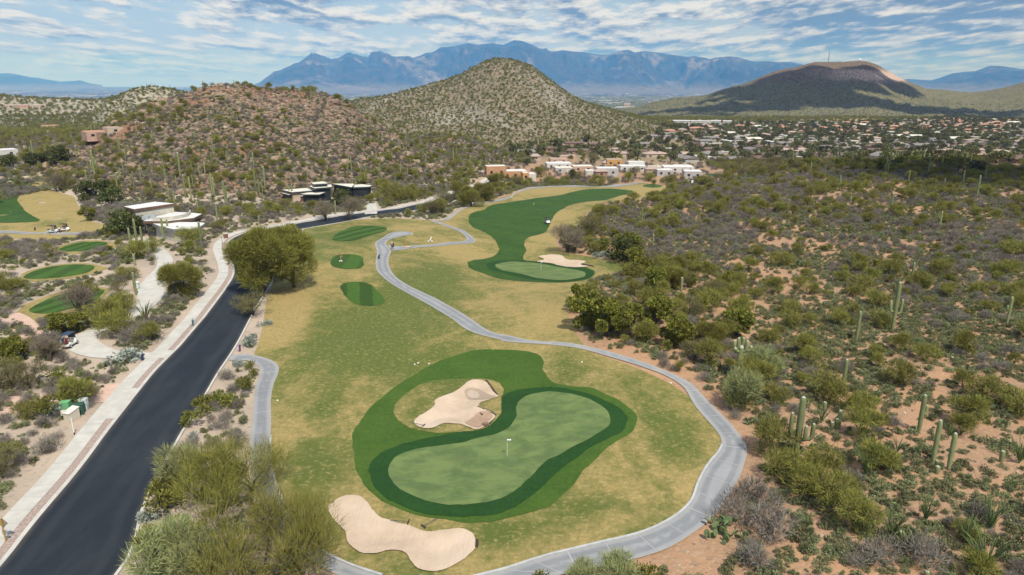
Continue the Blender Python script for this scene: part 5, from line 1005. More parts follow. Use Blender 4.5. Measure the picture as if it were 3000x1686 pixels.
# ------------------------------------------------------------------ plants with a place of their own: (kind, u, v of the foot, height m, label, variant)
def hm(u, v0, v1):    # metres for a plant whose foot is at v0 and top at v1
    p = P1(u, v0); Z = proj(*p)[2]; return (v0-v1)*Z/(F*CP-(v1-843)*SP)
def own(key, u, v, h=None, top=None, label=None, var=None, rot=None, wide=1.0):
    p = P1(u, v)
    if h is None: h = hm(u, v, top)
    base = KIND[key]['h'] if key != 'sag' else SAGH[var or 0]
    put(key, p[0], p[1], h/base, rot, True, label, var)
for u, v, t, var, rot in ((2458,559,514,0,0),(2660,540,500,0,0),(2607,631,567,2,0),(2860,582,514,2,0),(2884,531,497,0,0),(2820,540,500,0,1),(2766,543,523,0,0),(2309,613,584,0,0),(2276,592,567,0,0),(2491,599,578,0,0),(2752,669,618,3,0),(2573,525,511,0,0),
        (2672,814,769,0,0),(2613,973,825,1,0),(2508,1002,912,0,0),(2949,951,869,3,0),(2467,1150,1052,2,0),(2690,1270,1155,3,3.2),(2731,1360,1229,2,0),(2778,1376,1267,2,0),(2932,1354,1320,0,0),(2637,1587,1556,0,0),(2714,1692,1673,0,0),(2578,1117,1078,0,0),(2456,1254,1201,0,0),(2449,1257,1226,0,0),(2436,1260,1236,0,0),(2414,1204,1177,0,0),(2744,1388,1365,0,0),(2745,1362,1348,0,0),(2789,1057,1045,0,0),
        (1880,655,609,3,0),(1912,728,686,0,0),(1995,862,812,2,0),(1956,575,559,0,0),(404,729,641,2,0),(420,729,664,0,0),(385,729,668,0,0),(496,702,641,0,0),(525,706,661,0,0),(590,717,649,2,0),(396,779,746,0,0),(399,865,798,2,0),(281,530,440,1,0),(102,475,412,3,0),(544,580,512,0,0),(561,586,520,2,0),(530,524,447,0,0),(623,574,509,0,0),(629,578,520,0,0),(660,592,530,2,0),(666,600,545,0,0),(724,568,523,0,0),(761,577,527,0,0),(777,555,487,0,0),(749,556,503,0,0),(497,593,546,0,0),(513,600,560,0,0),(581,625,588,2,0),(637,645,595,0,0),(622,485,445,0,0),(850,590,545,0,0),(858,592,540,0,0),(984,630,588,0,0)):
    own('sag', u, v, top=t, var=var, rot=rot)
own('sag', 2331, 1339, top=1161, var=4, rot=0, label='stout saguaro with three upturned arms rising from palo verde bushes right of the cart path')
own('sag', 2158, 1118, top=985, var=5, rot=0, label='crested old saguaro with a crown of many arms above the cart path')
own('sag', 481, 705, top=638, var=1, rot=0, label='saguaro with two U-shaped arms in front of the white-roofed low house')
# trees along the road and the wash
for a in (('dome', 768, 870, 13.6, None, 'huge olive mesquite tree leaning over the road bend, front one of the pair', 0), ('dome', 862, 842, 12.2, None, 'large mesquite close behind the huge one at the road bend', 1),
          ('mesq', 742, 925, 4.2, None, 'small golden mesquite at the road edge below the huge mesquite', 0), ('bigmesq', 535, 876, 6.6, None, 'broad olive mesquite between the pale concrete path and the road', 2),
          ('palo', 395, 762, 4.4, None, None, 1), ('palo', 450, 740, 3.4, None, None, 2),
          ('openmesq', 775, 1735, 8.4, None, 'large foreground mesquite over the cart path at the bottom left', 1), ('openmesq', 650, 1505, 7.0, None, 'loose olive mesquite between the road and the left cart path', 2),
          ('openmesq', 830, 1640, 6.0, None, 'mesquite hanging over the bottom-left cart path, right of the largest', 0), ('openmesq', 740, 1440, 5.6, None, 'thin-twigged mesquite reaching over the left cart path', 1),
          ('palepalo', 540, 1430, 4.0, None, 'fluffy pale green palo verde leaning over the road kerb', 0), ('palepalo', 500, 1690, 4.6, None, 'blue-green palo verde at the bottom of the road strip', 1), ('palepalo', 590, 1700, 4.0, None, 'pale palo verde beside the bottom-left mesquite', 0),
          ('creo', 475, 1500, 3.0, None, 'creosote bush hugging the road kerb below the fluffy palo verde', 0), ('creo', 500, 1455, 2.6, None, None, 1), ('creo', 600, 1215, 2.4, None, 'creosote bush on the road kerb, lower of two', 2), ('creo', 655, 1195, 2.2, None, None, 0), ('creo', 715, 1150, 2.2, None, None, 1), ('creo', 560, 1255, 2.0, None, None, 1), ('creo', 425, 1600, 2.0, None, None, 2),
          ('silver', 700, 1075, 1.1, None, 'silvery shrub at the corner of road and left cart path', 0), ('silver', 775, 955, 1.1, None, None, 1), ('silver', 735, 1010, 1.6, None, 'silvery shrub beside the golf bag right of the road', 0), ('silver', 450, 1520, 1.2, None, 'blue-green low shrub on the road verge', 1), ('silver', 565, 1290, .9, None, None, 0),
          ('creo', 735, 1080, 1.2, None, None, 0), ('creo', 740, 1105, 1.2, None, None, 1),
          ('acacia', 1715, 962, 6.0, None, 'tall bright olive acacia at the left end of the wash thicket', 0), ('acacia', 1775, 985, 5.6, None, 'bright olive acacia second in the wash thicket', 1), ('acacia', 1850, 990, 5.0, None, 'olive acacia near the cart path bend', 2), ('acacia', 1690, 905, 4.2, None, 'small acacia at the golden rough edge', 2), ('acacia', 1920, 855, 4.6, None, 'acacia behind the silvery brush', 0), ('acacia', 1920, 955, 4.4, None, None, 1),
          ('dark', 1820, 762, 6.0, None, 'dark evergreen tree right of the second green', 0), ('dark', 1862, 765, 4.2, None, None, 1), ('baremesq', 1662, 740, 7.4, None, 'bare-branched tree with visible trunk beside the fairway neck', 0), ('baremesq', 1682, 742, 4.2, None, 'small bare tree beside the trunk of the bigger bare tree', 1), ('mesq', 1728, 690, 6.0, None, 'thin mesquite behind the bare-branched tree', 2), ('palo', 1755, 640, 4.5, None, None, 1),
          ('silver', 1868, 800, 2.6, None, 'heap of bluish-white dead brush by the wash', 0), ('silver', 1760, 755, 2.0, None, 'pile of pale dead branches below the dark evergreen', 1),
          ('palepalo', 2180, 1200, 4.4, None, 'pale palo verde at the cart path edge below the crested saguaro', 0), ('palepalo', 2230, 1110, 4.0, None, None, 1), ('palo', 2200, 1150, 4.2, None, None, 4),
          ('palo', 2270, 1340, 4.0, None, 'palo verde bush left of the three-armed saguaro', 1), ('palo', 2400, 1400, 3.4, None, 'palo verde bush right of the three-armed saguaro', 2), ('palo', 2300, 1420, 3.6, None, None, 0), ('palo', 2560, 1380, 3.2, None, None, 3), ('palo', 2430, 1180, 4.0, None, None, 2), ('palo', 2500, 1560, 3.4, None, None, 4), ('palo', 2620, 1130, 3.4, None, None, 1), ('palo', 2710, 1060, 2.8, None, None, 0),
          ('palepalo', 1790, 1745, 3.2, None, 'pale green bush at the bottom edge below the cart path', 0), ('palepalo', 1700, 1750, 2.8, None, 'pale green bush at the bottom edge, left one', 1), ('creo', 1890, 1730, 2.0, None, None, 1), ('creo', 1580, 1735, 1.6, None, None, 0),
          ('gray', 2140, 1520, 2.2, None, None, 0), ('gray', 2250, 1560, 2.6, None, None, 1), ('gray', 2230, 1480, 2.4, None, None, 2), ('gray', 2200, 1650, 2.0, None, None, 3), ('gray', 2700, 1650, 2.4, None, None, 1), ('gray', 2560, 1640, 2.0, None, None, 0),
          ('oco', 2535, 1395, 3.0, None, None, 0), ('oco', 2710, 1528, 2.6, None, None, 1), ('oco', 2610, 1580, 2.6, None, None, 2), ('oco', 2900, 1552, 3.2, None, None, 0), ('oco', 2830, 1600, 2.8, None, None, 1), ('oco', 2880, 1690, 4.0, None, 'large sprawling ocotillo in the bottom right corner', 2), ('oco', 2540, 1190, 3.0, None, None, 1), ('oco', 2985, 1358, 3.0, None, None, 0),
          ('pear', 2230, 1248, 1.4, None, 'prickly pear beside the cart path on pink sand', 0), ('pear', 2120, 1568, 1.5, None, 'prickly pear by the sandy bend of the cart path', 1), ('pear', 2345, 780, 1.6, None, None, 0), ('pear', 2860, 1190, 1.5, None, None, 1),
          ('acacia', 170, 985, 3.6, None, 'rounded bright green bush beside the parked golf cart', 1), ('acacia', 225, 975, 3.2, None, 'rounded green bush right behind the parked golf cart', 0), ('palo', 300, 960, 4.6, None, None, 1), ('baremesq', 230, 925, 5.2, None, None, 0), ('palo', 340, 985, 4.6, None, 'golden-green palo verde in the loop of the pale path', 2), ('palo', 250, 895, 4.0, None, None, 3), ('palo', 370, 915, 3.8, None, None, 0),
          ('acacia', 50, 1060, 3.6, None, 'dark olive bush at the left edge below the red-shirted cart', 2), ('mesq', 35, 1140, 4.0, None, None, 1), ('baremesq', 150, 1060, 3.6, None, None, 1), ('oco', 428, 945, 3.4, None, 'green ocotillo beside the pale path near the road', 0), ('gray', 420, 1000, 3.0, None, None, 0), ('silver', 360, 1065, 2.2, None, None, 1), ('gray', 130, 1030, 2.6, None, None, 2),
          ('creo', 225, 1190, 2.8, None, 'creosote bush behind the utility boxes', 0), ('creo', 125, 1225, 2.6, None, 'creosote bush left of the utility boxes', 1), ('silver', 155, 1220, 1.6, None, None, 0), ('mesq', 10, 1400, 3.6, None, None, 2), ('creo', 40, 1330, 1.6, None, None, 2),
          ('dark', 365, 690, 7.0, None, 'large dark tree left of the white-roofed low house', 0), ('dark', 405, 690, 5.6, None, 'dark tree touching the corner of the white-roofed house', 1), ('dark', 262, 585, 6.6, None, None, 2), ('dark', 330, 600, 6.4, None, None, 0), ('dark', 305, 575, 6.0, None, None, 1), ('acacia', 260, 648, 4.2, None, None, 0), ('mesq', 180, 560, 7.0, None, None, 1), ('baremesq', 165, 562, 6.5, None, None, 0), ('palo', 560, 715, 4.5, None, None, 0), ('palo', 460, 690, 4.0, None, None, 3),
          ('dark', 180, 480, 8, None, None, 0), ('dark', 130, 490, 7, None, None, 1), ('dark', 90, 492, 7, None, None, 2), ('dark', 30, 495, 7, None, None, 0),
          ('baremesq', 955, 648, 6.0, None, 'bare tree at the top edge of the tee turf, left one', 0), ('baremesq', 1020, 645, 6.6, None, 'bare tree at the top edge of the tee turf, right one', 1), ('dark', 1000, 610, 6.5, None, None, 0), ('palo', 1120, 570, 6, None, None, 1), ('palo', 1150, 585, 7.0, None, None, 2), ('palo', 1180, 590, 5.6, None, None, 0), ('palo', 1215, 580, 5.0, None, None, 3), ('bigmesq', 1380, 605, 8.0, None, 'large dark mesquite beside the upper cart path', 0), ('bigmesq', 1420, 590, 7.6, None, None, 1), ('bigmesq', 1340, 585, 7.0, None, None, 2), ('mesq', 1270, 630, 5.0, None, None, 0), ('palo', 1290, 625, 4.4, None, None, 4), ('mesq', 1300, 610, 6.0, None, None, 3),
          ('palo', 1585, 520, 6.0, None, None, 1), ('dark', 1680, 530, 6.0, None, None, 2), ('mesq', 1695, 535, 6.0, None, None, 1), ('mesq', 1730, 480, 9.0, None, 'broad brown mesquite between the orange house and the pink house', 0), ('palo', 1900, 532, 5.6, None, None, 0), ('palo', 1965, 540, 5.6, None, None, 2), ('mesq', 1860, 520, 6.5, None, None, 3), ('palo', 1840, 535, 5.0, None, None, 4), ('bigmesq', 1450, 550, 6.5, None, None, 2), ('mesq', 1510, 545, 5.5, None, None, 0)):
    own(a[0], a[1], a[2], a[3], a[4], a[5], a[6])
# a green belt of leafy trees in front of the suburb
for i, u in enumerate(range(2290, 2860, 27)): own('acacia' if i % 4 else 'dark', u+(i*7 % 11)-5, 497+(i*5 % 7)-3-(0 if u < 2650 else 5), 4.2+(i*13 % 5)*.4, None, None, i % 3)
for i, (u, v, h, k) in enumerate(((830, 612, 3.2, 'palo'), (862, 618, 2.6, 'palo'), (905, 614, 3.0, 'mesq'), (940, 618, 2.8, 'palo'), (985, 612, 3.6, 'dark'), (1015, 606, 3.8, 'palo'), (1050, 600, 3.2, 'mesq'), (1085, 596, 3.4, 'palo'), (1105, 590, 4.0, 'palo'), (880, 624, 2.4, 'creo'), (960, 622, 2.4, 'creo'))): own(k, u, v, h, None, None, i % 3)
for i, (u, v, h, k) in enumerate(((1470, 552, 3.4, 'palo'), (1520, 540, 4.0, 'mesq'), (1550, 538, 3.2, 'palo'), (1612, 534, 3.6, 'palo'), (1650, 538, 3.0, 'palepalo'), (1715, 537, 3.8, 'baremesq'), (1765, 533, 3.6, 'palo'), (1790, 538, 2.8, 'mesq'), (1915, 541, 2.8, 'palo'), (2075, 540, 3.6, 'palo'), (2100, 528, 4.2, 'mesq'), (2140, 520, 4.4, 'palo'), (1545, 485, 4.6, 'dark'), (1635, 470, 5.0, 'mesq'), (1790, 470, 4.6, 'dark'), (1870, 480, 4.6, 'palo'))): own(k, u, v, h, None, None, i % 3)
# no random bush right in front of a saguaro that stands clear in the photo
_sg = np.array([[r_[0], r_[1]] for r_ in KIND['sag']['place'] if r_[4] and r_[1] < 150])
for k_ in ('palo', 'mesq', 'bigmesq', 'acacia', 'gray'):
    KIND[k_]['place'] = [r_ for r_ in KIND[k_]['place'] if r_[4] or r_[1] > 150 or not ((np.abs(_sg[:, 0]*(r_[1]/_sg[:, 1])-r_[0]) < 2.4) & (_sg[:, 1]-r_[1] > -1.5) & (_sg[:, 1]-r_[1] < 6.5)).any()]
# houses in rows, trees between them; roof kinds change from street to street as in the photo
_rest = []
for ang, r0, r1, sx, sy, seed in ((R(12), 380, 1000, 27, 34, 61), (R(-8), 1000, 2300, 29, 40, 62)):
    g = np.random.default_rng(seed); a = np.arange(-1900, 1900, sx); b = np.arange(200, 2500, sy); A, B = np.meshgrid(a, b); A = A+g.uniform(-.12, .12, A.shape)*sx; B = B+g.uniform(-.1, .1, B.shape)*sy
    X = (A*math.cos(ang)-B*math.sin(ang)).ravel(); Y = (A*math.sin(ang)+B*math.cos(ang)).ravel(); r = np.hypot(X, Y); k = (r > r0) & (r < r1) & (Y > 100) & (np.abs(np.arctan2(X, Y)) < R(39)); X, Y = X[k], Y[k]
    z = gz(X, Y); u, v, Z = proj(X, Y, z); k = inz(TOWN, u, v) & (dom_at(X, Y) == 0) & visible(X, Y, z, 4) & (g.random(len(X)) < np.where(u < 2050, .42, .85)) & ~blocked(X, Y, 2); X, Y, u, v, Z = X[k], Y[k], u[k], v[k], Z[k]
    for x, y, uu, vv in zip(X, Y, u, v):
        q = g.random()
        if vv < 372: ty = (2 if q < .35 else 1 if q < .85 else 6) if uu > 2450 else (1 if q < .7 else 3)
        elif vv < 392: ty = 2 if q < .42 else (6 if q < .5 else (1 if q < .85 else 3))
        elif vv < 425: ty = 5 if q < .30 else (0 if q < .52 else (3 if q < .7 else (6 if q < .8 else 1)))
        else: ty = 4 if q < .42 else (3 if q < .72 else (0 if q < .84 else 1))
        put('house', x, y, g.uniform(.85, 1.1), ang+(0 if g.random() < .7 else math.pi/2)+g.uniform(-.06, .06), False, None, ty)
# far city: thousands of small buildings on the valley floor, one mass
def box_mass(name, rows, mats, kind_='stuff'):
    n = len(rows); a = np.array([r_[:7] for r_ in rows], float); cx, cy, cz, w_, d_, h, rz = a.T; c, s = np.cos(rz), np.sin(rz); V = np.empty((n, 8, 3))
    for k, (sx, sy, sz) in enumerate([(-1, -1, 0), (1, -1, 0), (1, 1, 0), (-1, 1, 0), (-1, -1, 1), (1, -1, 1), (1, 1, 1), (-1, 1, 1)]):
        x, y = sx*w_/2, sy*d_/2; V[:, k, 0] = cx+x*c-y*s; V[:, k, 1] = cy+x*s+y*c; V[:, k, 2] = cz+sz*h-(1-sz)*2
    fq = np.array([(4, 5, 6, 7), (0, 1, 5, 4), (1, 2, 6, 5), (2, 3, 7, 6), (3, 0, 4, 7)]); Fc = (np.arange(n)[:, None, None]*8+fq).reshape(-1, 4); mi = np.repeat(np.array([r_[7] for r_ in rows]), 5)
    return tag(link(name, np_mesh(name, V.reshape(-1, 3), Fc, False, mi), None, [MATS[m] for m in mats]), kind=kind_)
g = np.random.default_rng(5); rows = []
for r0, r1, n, s in ((4300, 7000, 2400, 1.0), (7000, 13000, 1500, 1.5), (13000, 24000, 700, 2.2)):
    th = g.uniform(R(-39), R(34), n); r = r0+(r1-r0)*g.random(n); x = r*np.sin(th); y = r*np.cos(th); dn = fbm(x, y, 1800, 3, 91)+fbm(x, y*2, 500, 2, 92)*.5
    for i in np.nonzero(dn > -.05)[0]:
        bg_ = g.random() < .12; w_ = g.uniform(40, 130) if bg_ else g.uniform(12, 30); rows.append((x[i], y[i], float(base_h(x[i], y[i])), w_*s, w_*s*g.uniform(.4, .9), g.uniform(5, 9)*s**.5, g.choice([.1, 1.67]), int(g.choice([0, 0, 1, 2, 3]))))
box_mass('distant_city', rows, ['roof_offwhite', 'roof_tan', 'stucco_gray', 'roof_brown'])
rows = []; n = 9000; th = g.uniform(R(-39), R(34), n); r = 4250*np.exp(g.random(n)*1.3); x = r*np.sin(th); y = r*np.cos(th); zz = base_h(x, y)
box_mass('distant_tree_belts', [(x[i], y[i], zz[i], g.uniform(15, 50)*r[i]/5000, g.uniform(15, 50)*r[i]/5000, g.uniform(5, 9), g.random()*3, 0) for i in range(n)], ['town_leaves'])
def far_thing(name, label, cat, u, v, w_, d_, h, rz, m, wins=True):
    dd = ray(u, v); t = np.linspace(4300, 14000, 4000); p = dd[None]*t[:, None]; k = np.argmax(base_h(p[:, 0], p[:, 1]) > CAMH+p[:, 2]); p = p[k]; p[2] += CAMH; root = empty(name, tuple(p), rz, label, cat)
    MB().box((0, 0, h/2-2), (w_, d_, h+4)).build('wall', MATS[m], root); MB().box((0, 0, h+.6), (w_*.98, d_*.98, 1.0)).build('roof', MATS['roof_gray' if wins else 'roof_white'], root)
    if wins:
        for k in range(5): MB().box((0, -d_/2-.15, 4+k*(h-6)/5+1.5), (w_*.94, .5, (h-6)/5*.5)).build('window', MATS['window_glass'], root)
far_thing('office_building', 'dark blue-gray office block standing above the city in the gap', 'building', 1905, 300, 84, 40, 42, .1, 'stucco_gray')
far_thing('shopping_center', 'low white building complex in the valley gap', 'building', 1830, 318, 150, 60, 12, .05, 'roof_white', False)
far_thing('mission_building', 'pinkish-red building behind the white complex in the gap', 'building', 1836, 312, 60, 40, 24, .05, 'stucco_pink', False)
# school with white roofs below the flat-topped hill
SCHOOL = [(1972, 2020, 368), (2024, 2082, 368), (2084, 2110, 367), (2118, 2142, 368)]
for i, (a_, b_, vv) in enumerate(SCHOOL):
    p = P1((a_+b_)/2, vv); Zq = proj(*p)[2]; root = empty('school_building', tuple(p), -math.atan2(p[0], p[1]), ['leftmost blue-white long building at the foot of the far slope', 'longest white building at the foot of the far slope', 'third white building at the foot of the far slope', 'rightmost small white building at the foot of the far slope'][i], 'building', 'white school buildings')
    wd = (b_-a_)*Zq/F; MB().box((0, 12, 3), (wd, 24, 8)).build('wall', MATS['stucco_white'], root); MB().box((0, 12, 7.2), (wd+1, 25, .4)).build('roof', MATS['roof_white'], root)
    for k in range(4): win(root, ((k-1.5)*wd/4.5, -.05, 3.5), (wd/7, .3, 1.8))
# ------------------------------------------------------------------ small things: flags, carts, people, boxes, signs
for nm, c, r_ in (('white_paint', (.78, .78, .76), .5), ('black_plastic', (.02, .02, .022), .5), ('navy_plastic', (.03, .05, .09), .4), ('tire_rubber', (.025, .025, .025), .8), ('seat_vinyl', (.42, .38, .30), .6), ('red_cloth', (.45, .03, .03), .8), ('white_cloth', (.72, .70, .68), .8), ('blue_cloth', (.03, .06, .22), .8), ('pink_cloth', (.65, .14, .22), .8), ('dark_cloth', (.04, .04, .05), .8), ('teal_cloth', (.06, .16, .20), .8), ('khaki_cloth', (.38, .30, .20), .8), ('purple_cloth', (.14, .05, .16), .8), ('maroon_cloth', (.18, .02, .03), .8), ('orange_cloth', (.62, .10, .03), .8), ('yellow_cloth', (.60, .45, .12), .8),
                  ('skin', (.45, .27, .19), .6), ('hair', (.04, .025, .018), .8), ('box_green', (.16, .42, .20), .6), ('box_dark_green', (.035, .09, .06), .6), ('box_beige', (.55, .51, .41), .7), ('box_pale', (.52, .60, .60), .6), ('sign_back', (.24, .20, .14), .6), ('sign_gray', (.30, .32, .33), .5), ('post_ochre', (.42, .24, .05), .7), ('post_wood', (.40, .18, .06), .8), ('brick_red', (.22, .11, .075), .9), ('steel', (.35, .36, .38), .4), ('toilet_gray', (.45, .52, .54), .5), ('dome_white', (.85, .85, .85), .5), ('lattice_steel', (.16, .17, .18), .6), ('tinted_glass', (.10, .12, .13), .1)):
    mat(nm, c, r_)
def flag(u, v, label, h=2.0, blue=True):
    p = P1(u, v); root = empty('flagstick', (p[0], p[1], p[2]+.17), 0, label, 'golf flag', 'flagsticks'); MB().tube([(0, 0, -.15), (0, 0, h)], .016 if blue else .03, 8).build('pole', MATS['white_paint'], root)
    b = MB(); n = 8
    for s in (0, 1): b.add([], [])
    vs = []
    for i in range(n+1): x = i*.38/n; y = .05*math.sin(i*1.1); vs += [(x, y, h), (x, y, h-.25)]
    b.add(vs, [(2*i, 2*i+1, 2*i+3, 2*i+2) for i in range(n)]); o = b.build('flag', MATS['white_paint'], root, True); o.modifiers.new('cloth', 'SOLIDIFY').thickness = .008
    if blue: c = MB().box((.2, .03, h-.125), (.17, .10, .15)); c.build('flag_emblem', MATS['blue_cloth'], root)
    b = MB(); b.tube([(0, 0, -.02), (0, 0, .012)], .06, 12); b.build('hole_cup', MATS['black_plastic'], root)
flag(1486, 1343.5, 'white flagstick with blue and white flag on the near putting green')
flag(1585, 794, 'white flagstick on the second putting green')
p = P1(1564, 603); t_ = empty('marker_pole', tuple(p), 0, 'thin blue and white marker pole standing on the upper fairway', 'pole'); MB().tube([(0, 0, 0), (0, 0, 1.2)], .04).build('shaft', MATS['white_paint'], t_); MB().tube([(0, 0, 1.2), (0, 0, 2.0)], .05).build('tip', MATS['blue_cloth'], t_)
def rake(u, v, u2, v2, label):
    a, b = P1(u, v), P1(u2, v2); rz = math.atan2(b[1]-a[1], b[0]-a[0]); root = empty('bunker_rake', (a[0], a[1], a[2]+.26), rz, label, 'rake', 'bunker rakes'); L = float(min(max(np.hypot(*(b-a)[:2]), 1.6), 2.4))
    MB().tube([(0, 0, .05), (L, 0, .03)], .025, 6).build('handle', MATS['navy_plastic'], root); MB().box((0, 0, .04), (.09, .62, .05)).build('head', MATS['black_plastic'], root); b_ = MB()
    for k in range(9): b_.box((0, -.28+k*.07, -.02), (.02, .02, .1))
    b_.build('tines', MATS['black_plastic'], root)
x5 = lambda a, b: (700+a/3.2175, 1236+b/3.2175); x4 = lambda a, b: (700+a/3.2175, 1000+b/3.2175)
rake(*x5(1600, 970), *x5(1475, 960), 'rake with its handle pointing left along the big bunker edge'); rake(*x5(1740, 1010), *x5(1850, 950), 'rake with its handle pointing up and right on the grass')
rake(*x4(1742, 815), *x4(1665, 795), 'rake at the lower left tip of the upper bunker'); rake(*x4(2285, 708), *x4(2350, 680), 'rake lying on the wet sand of the upper bunker')
def cart(u, v, heading, label, roof='navy_plastic', body='white_paint', long=False, white_front=False):
    p = P1(u, v); root = empty('golf_cart', (p[0], p[1], p[2]+.12), heading, label, 'golf cart', 'golf carts')     # +x is forward
    L = .35 if long else 0
    MB().add([(-1.2-L, -.58, .3), (1.15, -.58, .3), (1.15, .58, .3), (-1.2-L, .58, .3), (-1.2-L, -.58, .62), (-.35, -.58, .70), (-.35, .58, .70), (-1.2-L, .58, .62), (-.25, -.58, .36), (.55, -.58, .36), (.72, -.56, .95), (1.2, -.45, .55), (1.2, .45, .55), (.72, .56, .95), (.55, .58, .36), (-.25, .58, .36)],
              [(3, 2, 1, 0), (4, 5, 6, 7), (0, 4, 7, 3), (5, 8, 15, 6), (8, 9, 14, 15), (9, 10, 13, 14), (10, 11, 12, 13), (11, 1, 2, 12), (0, 1, 11, 10, 9, 8, 5, 4), (3, 7, 6, 15, 14, 13, 12, 2)]).build('body', MATS[body], root, bevel=.04)
    for x in (-.78-L*.6, .82):
        for y in (-.56, .56):
            t_ = MB().tube([(x, y-.1, .23), (x, y+.1, .23)], .23, 14).build('wheel', MATS['tire_rubber'], root); MB().tube([(x, y-.115, .23), (x, y+.115, .23)], .12, 10).build('rim', MATS['white_paint'], t_)
    MB().box((-.1, 0, .80), (.5, 1.05, .14)).build('seat', MATS['seat_vinyl'], root, bevel=.03); MB().box((-.36, 0, 1.10), (.12, 1.05, .42)).build('backrest', MATS['seat_vinyl'], root, bevel=.03)
    for x, y in ((-.55-L, -.52), (-.55-L, .52), (.62, -.52), (.62, .52)): MB().tube([(x+(.15 if x > 0 else 0), y, .75), (x-.05, y, 1.85)], .022, 6).build('roof_post', MATS['black_plastic'], root)
    MB().box((-.05-L/2, 0, 1.88), (1.6+L, 1.18, .07)).build('roof', MATS[roof], root, bevel=.03)
    MB().box((.68, 0, 1.38), (.02, 1.0, .8), 0, ('Y', -.12)).build('windshield', MATS['tinted_glass'], root)
    MB().tube([(.5, -.25, .85), (.32, -.25, 1.12)], .02, 6).build('steering_column', MATS['black_plastic'], root); MB().box((-1.0-L, 0, .72), (.4, .9, .2)).build('bag_tray', MATS['black_plastic'], root); return p
def golf_bag(u, v, label, m='navy_plastic', m2='white_cloth', z=.08, at=None, lean=.12):
    p = P1(u, v) if at is None else at; root = empty('golf_bag', (p[0], p[1], p[2]+z), 0, label, 'golf bag', 'golf bags')
    MB().tube([(0, 0, 0), (lean*.5, 0, .45), (lean, 0, .88)], [.15, .14, .16], 12).build('body', MATS[m], root); MB().box((-.12, -.02, .32), (.12, .2, .36)).build('pocket', MATS[m2], root); b = MB()
    for k in range(6): b = MB(); x, y = lean+.07*math.cos(k), .07*math.sin(k*1.0); b.tube([(x, y, .8), (x*1.1, y*1.4, 1.1)], .012, 5); b.box((x*1.1, y*1.4, 1.12), (.09, .05, .05), k); b.build('club', MATS['steel'], root)
    for s in (-1, 1): MB().tube([(lean*.8, s*.1, .7), (-.35, s*.22, .0)], .012, 5).build('leg', MATS['black_plastic'], root)
def skin_obj(name, verts, edges, radii, m, parent, sub=1, root_i=0):
    me = bpy.data.meshes.new(name); me.from_pydata(verts, edges, []); o = link(name, me, parent, m); md = o.modifiers.new('skin', 'SKIN'); sv = me.skin_vertices[0].data
    for i, r_ in enumerate(radii): sv[i].radius = (r_, r_) if not isinstance(r_, tuple) else r_
    sv[root_i].use_root = True; md.use_smooth_shade = True; o.modifiers.new('smooth', 'SUBSURF').levels = sub; o.modifiers['smooth'].render_levels = sub; return o
